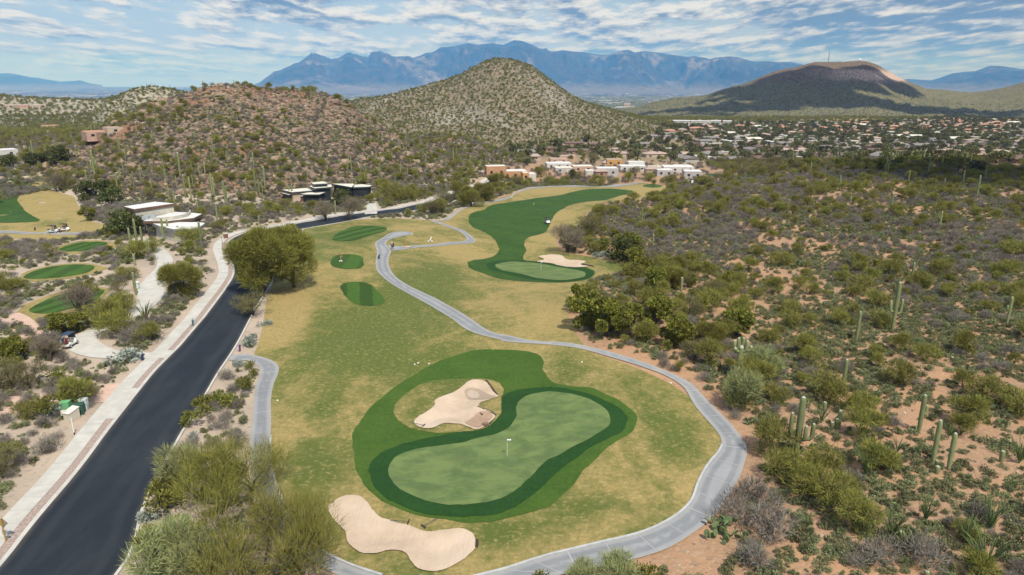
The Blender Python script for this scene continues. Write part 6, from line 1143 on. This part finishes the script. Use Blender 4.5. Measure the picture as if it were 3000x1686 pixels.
def person(u, v, rz, label, top, legs, pose='stand', hat='white_cloth', at=None, z=.1):
    p = P1(u, v) if at is None else at; root = empty('person', (p[0], p[1], p[2]+z), rz, label, 'person'); sit = pose == 'sit'
    # faces +x; joints: pelvis chest neck head, arms, legs
    hz = .55 if sit else .93; lean = .22 if pose == 'swing' else .04; ch = (lean, 0, hz+.46); nk = (lean*1.15, 0, hz+.57)
    kn = [((.42, s*.12, hz+.02) if sit else ((.16 if s > 0 else -.05, s*.11, .48) if pose == 'walk' else (.06, s*.16, .49)), (.45, s*.12, .12) if sit else ((.26, s*.1, .06) if (pose == 'walk' and s > 0) else ((-.26, s*.1, .1) if pose == 'walk' else (0, s*.19, .06)))) for s in (1, -1)]
    hd = {'swing': [((.28, .12, hz+.2), (.42, .02, hz-.02)), ((.28, -.12, hz+.2), (.42, -.02, hz-.02))], 'sit': [((.2, .26, hz+.22), (.42, .2, hz+.3)), ((.2, -.26, hz+.22), (.42, -.2, hz+.3))]}.get(pose, [((.02+lean, .27, hz+.18), (.14, .29, hz-.06)), ((lean-.04, -.27, hz+.18), (.02, -.30, hz-.08))])
    V = [(0, 0, hz), (lean*.5, 0, hz+.22), ch, nk]; E = [(0, 1), (1, 2), (2, 3)]; Rr = [(.13, .15), (.12, .13), (.13, .16), .055]
    for s, (k, f) in zip((1, -1), kn): i = len(V); V += [(0, s*.1, hz-.04), k, f, (f[0]+.17, f[1], max(f[2]-.02, .04))]; E += [(0, i), (i, i+1), (i+1, i+2), (i+2, i+3)]; Rr += [.09, .062, .045, .035]
    for s, (e_, w_) in zip((1, -1), hd): i = len(V); V += [(ch[0], s*.19, ch[2]), e_, w_, (w_[0]+.07, w_[1], w_[2]-.05)]; E += [(2, i), (i, i+1), (i+1, i+2), (i+2, i+3)]; Rr += [.06, .042, .032, .03]
    skin_obj('body', V, E, Rr, MATS['skin'], root)
    skin_obj('shirt', V[:3]+[V[12], V[16], tuple((np.array(V[12])+np.array(V[13]))/2), tuple((np.array(V[16])+np.array(V[17]))/2)], [(0, 1), (1, 2), (2, 3), (2, 4), (3, 5), (4, 6)], [(.15, .17), (.145, .155), (.155, .18), .078, .078, .066, .066], MATS[top], root)
    skin_obj('trousers', [V[0], V[4], V[5], V[8], V[9]]+([V[6], V[10]] if legs.endswith('L') else []), [(0, 1), (1, 2), (0, 3), (3, 4)]+([(2, 5), (4, 6)] if legs.endswith('L') else []), [(.15, .165), .105, .08, .105, .08]+([.058, .058] if legs.endswith('L') else []), MATS[legs.rstrip('L')], root)
    bm = bmesh.new(); bmesh.ops.create_uvsphere(bm, u_segments=16, v_segments=12, radius=.105); hc = (nk[0]+.02, 0, nk[2]+.14)
    for q in bm.verts: q.co = Vector((q.co.x*.98+hc[0]+(.02 if q.co.x > .09 else 0), q.co.y*.82, q.co.z*1.18+hc[2]))
    me = bpy.data.meshes.new('head'); bm.to_mesh(me); bm.free(); hdm = link('head', me, root, MATS['skin'])
    for s in (1, -1): MB().box((hc[0]+.1, s*.035, hc[2]+.01), (.012, .02, .01)).build('eye', MATS['hair'], hdm); MB().box((hc[0], s*.088, hc[2]), (.04, .02, .05)).build('ear', MATS['skin'], hdm)
    MB().box((hc[0]+.115, 0, hc[2]-.02), (.03, .02, .04)).build('nose', MATS['skin'], hdm); MB().box((hc[0]+.1, 0, hc[2]-.06), (.012, .045, .01)).build('mouth', MATS['maroon_cloth'], hdm)
    b = MB(); b.tube([(hc[0]-.02, 0, hc[2]+.01), (hc[0]-.02, 0, hc[2]+.09), (hc[0]-.01, 0, hc[2]+.145)], [.112, .108, .05], 12); b.box((hc[0]+.13, 0, hc[2]+.055), (.12, .14, .015)); b.build('cap', MATS[hat], root); return root
cart(206, 1016, R(90), 'golf cart with dark roof parked at the bend of the pale path, back view')
for k, (dy, m, lb) in enumerate(((-.25, 'navy_plastic', 'dark blue golf bag on the back of the nearest cart'), (.25, 'maroon_cloth', 'dark red golf bag on the back of the nearest cart'))):
    p = P1(206, 1016); golf_bag(0, 0, lb, m, 'white_cloth' if k == 0 else 'red_cloth', .72, at=(p[0]+dy, p[1]-1.05, p[2]))
cart(158, 683, R(0), 'long golf cart with a gray box side on the left gray path', 'black_plastic', 'box_pale', True)
cart(190, 678, R(8), 'white golf cart behind the long cart on the left gray path', 'black_plastic', 'white_paint')
cart(1603, 656, R(-70), 'white golf cart driving on the upper fairway', 'black_plastic', 'white_paint')
person(176, 684, R(-60), 'person in white shirt and dark red trousers walking beside the carts', 'white_cloth', 'maroon_clothL', 'walk', 'dark_cloth')
pc = P1(190, 678); person(0, 0, R(8), 'person in orange-red shirt seated in the white cart', 'orange_cloth', 'dark_cloth', 'sit', 'orange_cloth', at=(pc[0]-.1, pc[1]+.2, pc[2]), z=.42)
pc = P1(158, 683); person(0, 0, R(0), 'person in yellow shirt seated in the long cart', 'yellow_cloth', 'khaki_cloth', 'sit', 'dark_cloth', at=(pc[0]-.1, pc[1]-.2, pc[2]), z=.42)
person(1000, 766, R(160), 'golfer in dark red shirt addressing a ball on the round tee', 'maroon_cloth', 'khaki_cloth', 'swing', 'dark_cloth', z=.12)
person(1149, 734, R(-95), 'person in dark clothes and pale cap walking on the cart path carrying a bag', 'teal_cloth', 'dark_cloth', 'walk', 'white_cloth', z=.12)
person(2, 1018, R(180), 'person in pink shirt at the left edge of the photo', 'pink_cloth', 'white_clothL', 'stand', 'white_cloth')
pw = P1(1149, 734); golf_bag(0, 0, 'dark golf bag on the back of the walking golfer', 'black_plastic', 'navy_plastic', .75, at=(pw[0]+.28, pw[1]+.12, pw[2]))
golf_bag(565, 957, 'golf bag standing on the sidewalk beside the road', 'teal_cloth', 'white_cloth', .16); golf_bag(418, 1057, 'purple and navy golf bag where the pale path meets the sidewalk', 'navy_plastic', 'purple_cloth', .1); golf_bag(702, 1030, 'white and purple golf bag right of the road by silver shrubs', 'purple_cloth', 'white_cloth', .08)
golf_bag(1110, 760, 'black golf bag standing on the cart path', 'black_plastic', 'navy_plastic', .12); golf_bag(103, 676, 'dark golf bag on the grass left of the two carts', 'black_plastic', 'maroon_cloth', .08)
for k, (du, lb) in enumerate(((-2.5, 'left of two white tee markers by the golfer'), (3, 'right of two white tee markers by the golfer'))):
    p = P1(1000+du, 766); o = MB().tube([(0, 0, 0), (0, 0, .12), (0, 0, .22)], [.14, .15, .08], 10).build('tee_marker', MATS['white_paint']); o.location = (p[0], p[1]-.5, p[2]+.1); tag(o, lb, 'tee marker', 'white tee markers')
def trolley():
    p = P1(1261, 710); root = empty('push_cart', (p[0], p[1], p[2]+.1), .3, 'white push cart with a golf bag standing on the mound beside the path', 'golf trolley')
    for x, y in ((-.45, 0), (.35, -.3), (.35, .3)): MB().tube([(x, y-.03, .17), (x, y+.03, .17)], .17, 14).build('wheel', MATS['white_paint'], root)
    MB().tube([(-.45, 0, .2), (.35, 0, .35), (.5, 0, 1.0)], .03, 6).build('frame', MATS['black_plastic'], root); MB().tube([(-.1, 0, .3), (.35, 0, 1.15)], [.16, .17], 12).build('bag', MATS['white_cloth'], root); MB().tube([(.5, -.2, 1.0), (.5, .2, 1.0)], .025, 6).build('handle', MATS['black_plastic'], root)
trolley()
p = P1(1187, 724); o = MB().box((0, 0, .75), (.22, .22, 1.5)).build('wooden_post', MATS['post_wood'], bevel=.02); o.location = tuple(p+[0, 0, .05]); tag(o, 'rust-brown wooden post beside the upper cart path', 'post')
p = P1(1187, 724); o = MB().prism([(-1.2, -.5), (1.3, -.5), (1.5, .4), (-1, .5)], 0, .1).build('rust_mulch_bed', MATS['dirt_path']); o.location = tuple(p+[0, 0, .04]); tag(o, kind='structure')
# utility boxes left of the road
kb = lambda X, Y: P1(90+X/8.045, 1120+Y/8.045)
def ubox(name, X, Y, d, rz, m, label, sloped=False):
    p = kb(X, Y); root = empty(name, tuple(p), rz, label, 'utility box', 'utility boxes by the road'); w_, l_, h = d
    if sloped:
        MB().add([(-w_/2, -l_/2, 0), (w_/2, -l_/2, 0), (w_/2, l_/2, 0), (-w_/2, l_/2, 0), (-w_/2, -l_/2, h*.8), (w_/2, -l_/2, h*.8), (w_/2, l_/2, h), (-w_/2, l_/2, h)], [(3, 2, 1, 0), (4, 5, 6, 7), (0, 1, 5, 4), (1, 2, 6, 5), (2, 3, 7, 6), (3, 0, 4, 7)]).build('cabinet', MATS[m], root, bevel=.02)
        MB().add([(-w_/2-.06, -l_/2-.08, h*.8+.01), (w_/2+.06, -l_/2-.08, h*.8+.01), (w_/2+.06, l_/2+.08, h+.03), (-w_/2-.06, l_/2+.08, h+.03), (-w_/2-.06, -l_/2-.08, h*.8+.06), (w_/2+.06, -l_/2-.08, h*.8+.06), (w_/2+.06, l_/2+.08, h+.08), (-w_/2-.06, l_/2+.08, h+.08)], [(3, 2, 1, 0), (4, 5, 6, 7), (0, 1, 5, 4), (1, 2, 6, 5), (2, 3, 7, 6), (3, 0, 4, 7)]).build('lid', MATS['roof_cream' if m == 'box_beige' else m], root)
    else: MB().box((0, 0, h*.46), (w_, l_, h*.92)).build('cabinet', MATS[m], root, bevel=.03); MB().box((0, 0, h*.96), (w_*1.05, l_*1.05, h*.08)).build('lid', MATS[m], root, bevel=.03)
    MB().box((w_*.2, -l_/2-.015, h*.5), (.06, .03, .14)).build('latch', MATS['steel'], root)
ubox('utility_cabinet', 860, 700, (.95, .7, 1.35), .1, 'box_green', 'light green utility cabinet behind the beige box'); ubox('utility_cabinet', 1145, 745, (1.15, .95, 1.25), .35, 'box_dark_green', 'dark green transformer box between the beige and the pale boxes'); ubox('utility_cabinet', 1275, 635, (.8, .6, 1.35), .1, 'box_pale', 'pale blue-gray utility pedestal, rightmost of the four'); ubox('utility_cabinet', 985, 880, (.9, 1.3, 1.25), -.28, 'box_beige', 'beige cabinet with a slanted cream lid, nearest to the white pole', True)
p = kb(815, 905); root = empty('meter_box', tuple(p), .2, 'small white meter box on a post left of the beige cabinet', 'utility box'); MB().tube([(0, 0, 0), (0, 0, .7)], .04, 6).build('post', MATS['steel'], root); MB().box((0, 0, .95), (.5, .3, .55)).build('case', MATS['box_beige'], root, bevel=.02)
p = kb(1030, 1245); root = empty('marker_post', tuple(p), 0, 'white marker pole with a black foot at the sidewalk edge', 'pole'); MB().tube([(0, 0, 0), (0, 0, .3)], .05, 8).build('foot', MATS['black_plastic'], root); MB().tube([(0, 0, .3), (0, 0, 2.0)], .05, 8).build('shaft', MATS['white_paint'], root)
# warning sign seen from behind, bottom left
kk = lambda X, Y: P1(X/3.2175, 1236+Y/3.2175)
p = kk(60, 1140); root = empty('road_sign', (p[0], p[1], p[2]+.1), R(-4), 'diamond road sign seen from behind at the bottom left, gray on an ochre post', 'road sign'); s_ = hm(19, 1236+1140/3.2175, 1236+925/3.2175)
MB().tube([(0, 0, 0), (0, 0, s_)], .055, 8).build('post', MATS['post_ochre'], root); MB().box((0, .08, s_-.45), (.68, .02, .68), 0, ('Y', math.pi/4)).build('sign_plate', MATS['sign_back'], root); MB().box((0, .08, s_-1.35), (.45, .02, .45)).build('lower_plate', MATS['sign_gray'], root)
p = P1(747, 925); root = empty('small_sign', tuple(p), R(-10), 'small white sign on a short post right of the road below the golden tree', 'sign'); MB().tube([(0, 0, 0), (0, 0, 1.4)], .03, 6).build('post', MATS['steel'], root); MB().box((0, -.04, 1.25), (.45, .02, .55)).build('sign_plate', MATS['white_paint'], root); MB().box((0, -.055, 1.27), (.22, .012, .22)).build('red_symbol', MATS['red_cloth'], root)
p = P1(402, 848); root = empty('sign_board', tuple(p), R(10), 'white and blue-gray notice box beside the big saguaro at the pale path', 'sign'); MB().box((0, 0, .7), (.7, .35, 1.1)).build('cabinet', MATS['box_pale'], root, bevel=.02); MB().box((0, 0, 1.32), (.95, .5, .14)).build('lid', MATS['white_paint'], root)
p = P1(393, 855); root = empty('red_marker', tuple(p), 0, 'salmon-red marker block left of the notice box', 'marker'); MB().box((0, 0, .5), (.35, .3, 1.0)).build('block', MATS['stucco_pink'], root, bevel=.03)
p = P1(662, 700); root = empty('brick_pillar', tuple(p), .1, 'short red-brown brick pillar beside the sidewalk bend', 'pillar'); b = MB()
for r_ in range(6):
    for k in range(2):
        for j in range(2): MB().box(((k-.5)*.42, (j-.5)*.42, .1+r_*.19), (.40, .40, .17)).build('brick', MATS['brick_red'], root)
MB().box((0, 0, 1.27), (1.0, 1.0, .12)).build('cap', MATS['stucco_beige'], root)
p = P1(654, 738); root = empty('street_post', tuple(p), 0, 'thin dark post between sidewalk and road at the bend', 'pole'); MB().tube([(0, 0, 0), (0, 0, 3.2)], .05, 6).build('shaft', MATS['lattice_steel'], root); MB().box((0, 0, 3.3), (.2, .2, .25)).build('lamp_head', MATS['lattice_steel'], root)
# portable toilet
p = P1(2027, 541); Zq = proj(*p)[2]; root = empty('portable_toilet', tuple(p), R(-14), 'gray portable toilet in a dark frame beside the far cart path', 'toilet'); MB().box((0, .3, 1.25), (1.7, 1.4, 2.5)).build('enclosure', MATS['black_plastic'], root, bevel=.05); MB().box((.1, -.45, 1.1), (1.05, .3, 2.1)).build('cabin', MATS['toilet_gray'], root, bevel=.05); MB().box((.1, -.62, 1.05), (.75, .04, 1.8)).build('door', MATS['white_paint'], root)
p = P1(1898, 525); root = empty('utility_cabinet', tuple(p), 0, 'small green utility box below the white cube house', 'utility box', 'utility boxes by the road'); MB().box((0, 0, .7), (2.2, 1.6, 1.5)).build('cabinet', MATS['box_green'], root, bevel=.05)
# white yardage plates and small rocks on the turf
for i, (X, Y, lb) in enumerate(((1215, 1070, 'left white stone above the apron'), (1225, 1066, 'middle white stone above the apron'), (1257, 1068, 'right white stone above the apron'), (1705, 1063, 'white flat plate on the rough above the second path bend'), (1965, 1125, 'white flat plate beside the cart path bend'), (813, 1176, 'white ball-shaped marker beside the left cart path'))):
    p = P1(X, Y); o = MB().tube([(0, 0, 0), (0, 0, .08), (0, 0, .13)], [.10, .10, .05], 9).build('white_marker', MATS['white_paint']); o.location = tuple(p+[0, 0, .06]); tag(o, lb, 'marker')
def sprinkler_rock():
    p = P1(*x4(2325, 808)); o = link('bunker_rock', rock(77)); o.location = (p[0], p[1], p[2]+.3); o.scale = (.7, .6, .7); tag(o, 'dark rock on the lower right rim of the upper bunker', 'rock')
sprinkler_rock()
# radio mast and radome on the flat-topped hill
def on_hill(u, v):
    h = HILLS['flat_topped_hill']; d = ray(u, v); t = np.linspace(2100, 2700, 900); q = d[None]*t[:, None]; g_ = gz(q[:, 0], q[:, 1])-(CAMH+q[:, 2]); k = int(np.argmax(g_)); return q[k, 0], q[k, 1], float(gz(q[k, 0], q[k, 1]))
x, y, z = on_hill(2426, 187); root = empty('radio_mast', (x, y, z-1), 0, 'lattice radio mast on the left part of the flat-topped hill', 'mast'); H_ = 36
for a in range(3): c_, s_ = math.cos(a*2.094), math.sin(a*2.094); MB().tube([(c_*1.6, s_*1.6, 0), (c_*.7, s_*.7, H_)], .28, 5).build('leg', MATS['lattice_steel'], root)
b = MB()
for k in range(12):
    z0_, z1_ = k*3, k*3+3; r0_, r1_ = 1.6-.9*z0_/H_, 1.6-.9*z1_/H_
    for a in range(3): b.tube([(math.cos(a*2.094)*r0_, math.sin(a*2.094)*r0_, z0_), (math.cos((a+1)*2.094)*r1_, math.sin((a+1)*2.094)*r1_, z1_)], .12, 4)
b.build('bracing', MATS['lattice_steel'], root)
x, y, z = on_hill(2518, 183); root = empty('radome', (x, y, z-1.0), 0, 'small white radar dome on top of the flat-topped hill', 'dome'); bm = bmesh.new(); bmesh.ops.create_icosphere(bm, subdivisions=3, radius=4.2); me = bpy.data.meshes.new('dome'); bm.to_mesh(me); bm.free(); o = link('dome', me, root, MATS['dome_white']); o.location = (0, 0, 4.6); MB().tube([(0, 0, 0), (0, 0, 2)], 3, 12).build('base', MATS['stucco_gray'], root)
# graded earth bench below the hill
pb = P(*zip(*[(2415, 348), (2450, 346), (2600, 345), (2790, 350), (2770, 357), (2600, 358), (2400, 358)]))[:, :2]
flat_sheet('graded_earth_bench', resample(pb, 6, True), .4, mat('bench_earth', speck((.46, .33, .25), (.38, .27, .2), .05, .35, .65), .95), 14)
# ------------------------------------------------------------------ place the plants: the 300 that show largest one by one, the rest as one instanced whole
def stuff_gn(name, key, rows, protos, group):
    n = len(rows); a = np.array([[r_[0], r_[1], r_[2], r_[3]] for r_ in rows], np.float64); z = gz(a[:, 0], a[:, 1])
    me = bpy.data.meshes.new(name); me.vertices.add(n); me.vertices.foreach_set('co', np.column_stack([a[:, 0], a[:, 1], z]).astype(np.float32).ravel())
    for nm, arr in (('rz', a[:, 3]), ('sc', a[:, 2])): at = me.attributes.new(nm, 'FLOAT', 'POINT'); at.data.foreach_set('value', arr.astype(np.float32))
    ix = me.attributes.new('ix', 'INT', 'POINT'); ix.data.foreach_set('value', RNG.integers(0, len(protos), n).astype(np.int32))
    o = link(name, me); tag(o, kind='stuff')
    ng = bpy.data.node_groups.new(name+'_nodes', 'GeometryNodeTree'); ng.interface.new_socket('Geometry', in_out='INPUT', socket_type='NodeSocketGeometry'); ng.interface.new_socket('Geometry', in_out='OUTPUT', socket_type='NodeSocketGeometry')
    N = ng.nodes; L = ng.links; gi = N.new('NodeGroupInput'); go = N.new('NodeGroupOutput'); jn = N.new('GeometryNodeJoinGeometry'); ip = N.new('GeometryNodeInstanceOnPoints')
    for p in reversed(protos):
        oi = N.new('GeometryNodeObjectInfo'); oi.transform_space = 'ORIGINAL'; oi.inputs['Object'].default_value = p; oi.inputs['As Instance'].default_value = True; L.new(oi.outputs['Geometry'], jn.inputs[0])
    def att(nm, ty):
        q = N.new('GeometryNodeInputNamedAttribute'); q.data_type = ty; q.inputs['Name'].default_value = nm; return q.outputs['Attribute']
    cx = N.new('ShaderNodeCombineXYZ'); L.new(att('rz', 'FLOAT'), cx.inputs[2]); e2 = N.new('FunctionNodeEulerToRotation'); L.new(cx.outputs[0], e2.inputs[0])
    L.new(gi.outputs[0], ip.inputs['Points']); L.new(jn.outputs[0], ip.inputs['Instance']); ip.inputs['Pick Instance'].default_value = True
    L.new(att('ix', 'INT'), ip.inputs['Instance Index']); L.new(e2.outputs[0], ip.inputs['Rotation']); L.new(att('sc', 'FLOAT'), ip.inputs['Scale']); L.new(ip.outputs[0], go.inputs[0])
    md = o.modifiers.new('scatter', 'NODES'); md.node_group = ng; return o
def _pad():
    b = MB(); ring = [(math.cos(k*math.pi/5), math.sin(k*math.pi/5)*1.25) for k in range(10)]; b.add([(x, .2, y) for x, y in ring]+[(x, -.2, y) for x, y in ring], [tuple(range(10)), tuple(range(19, 9, -1))]+[(k, (k+1) % 10, 10+(k+1) % 10, 10+k) for k in range(10)]); me = b.mesh('pad'); me.materials.append(MATS['pad_skin']); return me
PADMESH = _pad()
LABELLED = []        # (object, look, x, y, z)
def place_kind(key, cap=300):
    K = KIND[key]; rows = K['place']; a = np.array([[r_[0], r_[1], r_[2]] for r_ in rows]); z = gz(a[:, 0], a[:, 1]); h = K['h']*a[:, 2]
    u, v, Z = proj(a[:, 0], a[:, 1], z); inview = (u > -15) & (u < 3015) & (v > 150) & (v-h*F/Z < 1686) & visible(a[:, 0], a[:, 1], z, h*.6)
    size = h/Z*np.where(inview, 1, .01)+np.array([5.0 if r_[4] else 0 for r_ in rows]); order = np.argsort(-size); K['count'] = len(rows)
    protos = K['protos']; first = {}
    for rank, i in enumerate(order[:cap]):
        x, y, s, rot, keep, lab, var = rows[i]; vi = (int(RNG.integers(0, len(protos))) if key != 'sag' else int(RNG.choice([0, 2, 2, 0, 0, 3, 1]))) if var is None else var % len(protos)
        pr = protos[vi]; kk = K['h'] if key != 'sag' else SAGH[vi]; tall = K['h']*s
        if key == 'sag' and var is None: s = s*K['h']/SAGH[vi]
        if key == 'pear' and rank < 10:
            o = bpy.data.objects.new(K['name'], None); COL.objects.link(o)
            for c_, m_, r_ in PADS[vi]: q_ = bpy.data.objects.new('pad', PADMESH); COL.objects.link(q_); q_.parent = o; q_.matrix_local = Matrix.Translation(c_) @ m_.to_4x4() @ Matrix.Scale(r_, 4)
        elif len(pr) == 1: o = bpy.data.objects.new(K['name'], pr[0]); COL.objects.link(o)
        else:
            o = bpy.data.objects.new(K['name'], None); COL.objects.link(o)
            for nm, me in zip(K['parts'], pr): c = bpy.data.objects.new(nm, me); COL.objects.link(c); c.parent = o; first.setdefault((vi, nm), c)
        first.setdefault(vi, o)
        o.location = (x, y, float(z[i])-.02); o.rotation_euler = (0, 0, rot); o.scale = (s*random.uniform(.92, 1.1), s*random.uniform(.92, 1.1), s) if key != 'sag' else (max(s, .88 if keep else .7), max(s, .88 if keep else .7), s)
        tag(o, None, K['cat'], K['group']); sz = 'small ' if s < .62 and key not in ('sag',) else ('tall ' if key == 'sag' and tall > 6.8 else ('short ' if key == 'sag' and tall < 3 else ''))
        look = K['looks'][vi % len(K['looks'])]; LABELLED.append((o, lab, (sz+look) if not look.startswith(('small', 'large', 'big', 'low')) else look, x, y, float(z[i])))
    rest = [rows[i] for i in order[cap:]]
    if len(rest) > 4:
        ps = [first.get((vi, K['parts'][0]), first.get(vi)) for vi in range(len(protos)) if vi in first]
        if key == 'sag': ps = [first[k] for k in (0, 2) if k in first]
        stuff_gn(K['name']+'_thicket' if key not in ('rock', 'palerock', 'sag') else {'rock': 'scattered_boulders', 'palerock': 'scattered_pale_rocks', 'sag': 'distant_saguaros'}[key], key, rest, ps, K['group'])
for k in KIND:
    if KIND[k]['place']: place_kind(k, 120 if k in ('rock', 'palerock') else 300)
print('PLANTS', {k: len(KIND[k]['place']) for k in KIND})
# ------------------------------------------------------------------ labels for every plant and house
LM = [('the near putting green', 1480, 1300), ('the upper bunker', 1330, 1190), ('the cart path bend', 2150, 1350), ('the three-armed saguaro', 2331, 1339), ('the crested saguaro', 2158, 1118), ('the second green', 1580, 793), ('the wash thicket', 1850, 960),
      ('the huge mesquite', 775, 868), ('the white-roofed house', 470, 690), ('the road bend', 665, 740), ('the nearest cart', 206, 1016), ('the utility boxes', 230, 1210), ('the road sign', 19, 1590), ('the left fairway', 50, 600), ('the left tees', 170, 830),
      ('the cream-roofed desert house', 900, 590), ('the rocky hill', 640, 450), ('the hill crest', 700, 300), ('the rocky spur', 1250, 450), ('the cone-shaped hill', 1480, 300), ('the upper fairway', 1650, 600), ('the bare-branched tree', 1662, 740), ('the gray cube house', 2025, 520), ('the orange house', 1470, 520),
      ('the bottom right corner', 2900, 1620), ('the sandy bare patch', 2050, 1620), ('the right edge', 2950, 1100), ('the tall two-armed saguaro', 2613, 973), ('the desert ridge', 2650, 560), ('the gray shrub flat', 2000, 660), ('the green tree belt', 2550, 490), ('the suburb centre', 2500, 430), ('the suburb top row', 2500, 370), ('the suburb right end', 2900, 410), ('the earth bench', 2600, 350), ('the suburb left end', 1750, 450), ('the school roofs', 2050, 368), ('the left rise villas', 300, 395), ('the left edge', 20, 1250), ('the left cart path', 765, 1200), ('the road kerb', 500, 1450), ('the far slope', 2300, 600), ('the bottom mesquite', 775, 1640), ('the pale path loop', 330, 1000)]
lu = np.array([l[1] for l in LM], float); lv = np.array([l[2] for l in LM], float)
ORD = ['leftmost', 'second', 'third', 'fourth', 'fifth', 'sixth', 'seventh', 'eighth', 'ninth', 'tenth']
def ordn(i): return ORD[i] if i < 10 else (str(i+1)+('th' if 10 <= (i+1) % 100 <= 20 else {1: 'st', 2: 'nd', 3: 'rd'}.get((i+1) % 10, 'th')))
buck = {}
for o, lab, look, x, y, z in LABELLED:
    if lab: o['label'] = lab; continue
    u, v, Z = (float(q) for q in proj(x, y, z)); k = int(np.argmin(((lu-u)/1.5)**2+(lv-v)**2*2.0)); du, dv = u-lu[k], v-lv[k]
    rel = ('left of' if du < 0 else 'right of') if abs(du) > 1.6*abs(dv) else ('below' if dv > 0 else 'above')
    buck.setdefault((look, rel, LM[k][0]), []).append((u, v, o))
for (look, rel, lm), rows in buck.items():
    rows.sort(key=lambda r_: r_[0])
    for i, (u, v, o) in enumerate(rows):
        if len(rows) == 1: o['label'] = f'{look} {rel} {lm}'
        else: o['label'] = f'{look} {rel} {lm}, {ordn(i)}'+('' if i == 0 else ' from left')
# ------------------------------------------------------------------ clouds overhead (out of frame, they shade the flat-topped hill and the far ridge) and the air
mat('cloud_white', (.9, .9, .9), 1.0)
def cloud(cx, cy, cz, rx, ry, seed, label):
    g = np.random.default_rng(seed); bm = bmesh.new()
    for k in range(46):
        a = g.uniform(0, 6.28); q = math.sqrt(g.random()); s = (1-q*.75)*.42*min(rx, ry)+.05*rx
        bmesh.ops.create_icosphere(bm, subdivisions=2, radius=1.0, matrix=Matrix.Translation((math.cos(a)*q*rx*.85, math.sin(a)*q*ry*.85, g.uniform(-.05, .2)*s)) @ Matrix.Diagonal((s*g.uniform(.8, 1.3), s*g.uniform(.7, 1.1), s*.35, 1)))
    me = bpy.data.meshes.new('cloud'); bm.to_mesh(me); bm.free(); o = link('cloud', me, None, MATS['cloud_white']); o.location = (cx, cy, cz); tag(o, kind='structure'); return o
def shade_at(u, v, Zd, h, rx, ry, seed):
    d = ray(u, v)*Zd; z = CAMH+d[2]; t = (h-z)/SUN_DIR.z; cloud(d[0]+SUN_DIR.x*t, d[1]+SUN_DIR.y*t, h, rx, ry, seed, '')
CLOUDH = 1900
# air
hz_m = bpy.data.materials.new('haze_air'); hz_m.use_nodes = True; t = NT(hz_m.node_tree); t.n.clear()
pv = t.new('ShaderNodeVolumePrincipled'); pv.inputs['Color'].default_value = HAZE_COL; pv.inputs['Density'].default_value = HAZE_D; pv.inputs['Absorption Color'].default_value = (1, 1, 1, 1); pv.inputs['Anisotropy'].default_value = -0.4
t.link(pv.outputs[0], t.new('ShaderNodeOutputMaterial').inputs['Volume'])
HT = 1700
o = MB().box((0, 19500, (HT-300)/2), (130000, 59000, HT+300)).build('haze', hz_m); tag(o, kind='stuff')
shade_at(2420, 255, 2250, HT+500, 420, 260, 1); shade_at(2300, 300, 2000, HT+450, 330, 160, 2); shade_at(2750, 320, 1950, HT+480, 420, 110, 3); shade_at(2000, 315, 2150, HT+500, 200, 60, 5)
shade_at(2900, 525, 275, HT+400, 70, 34, 4)
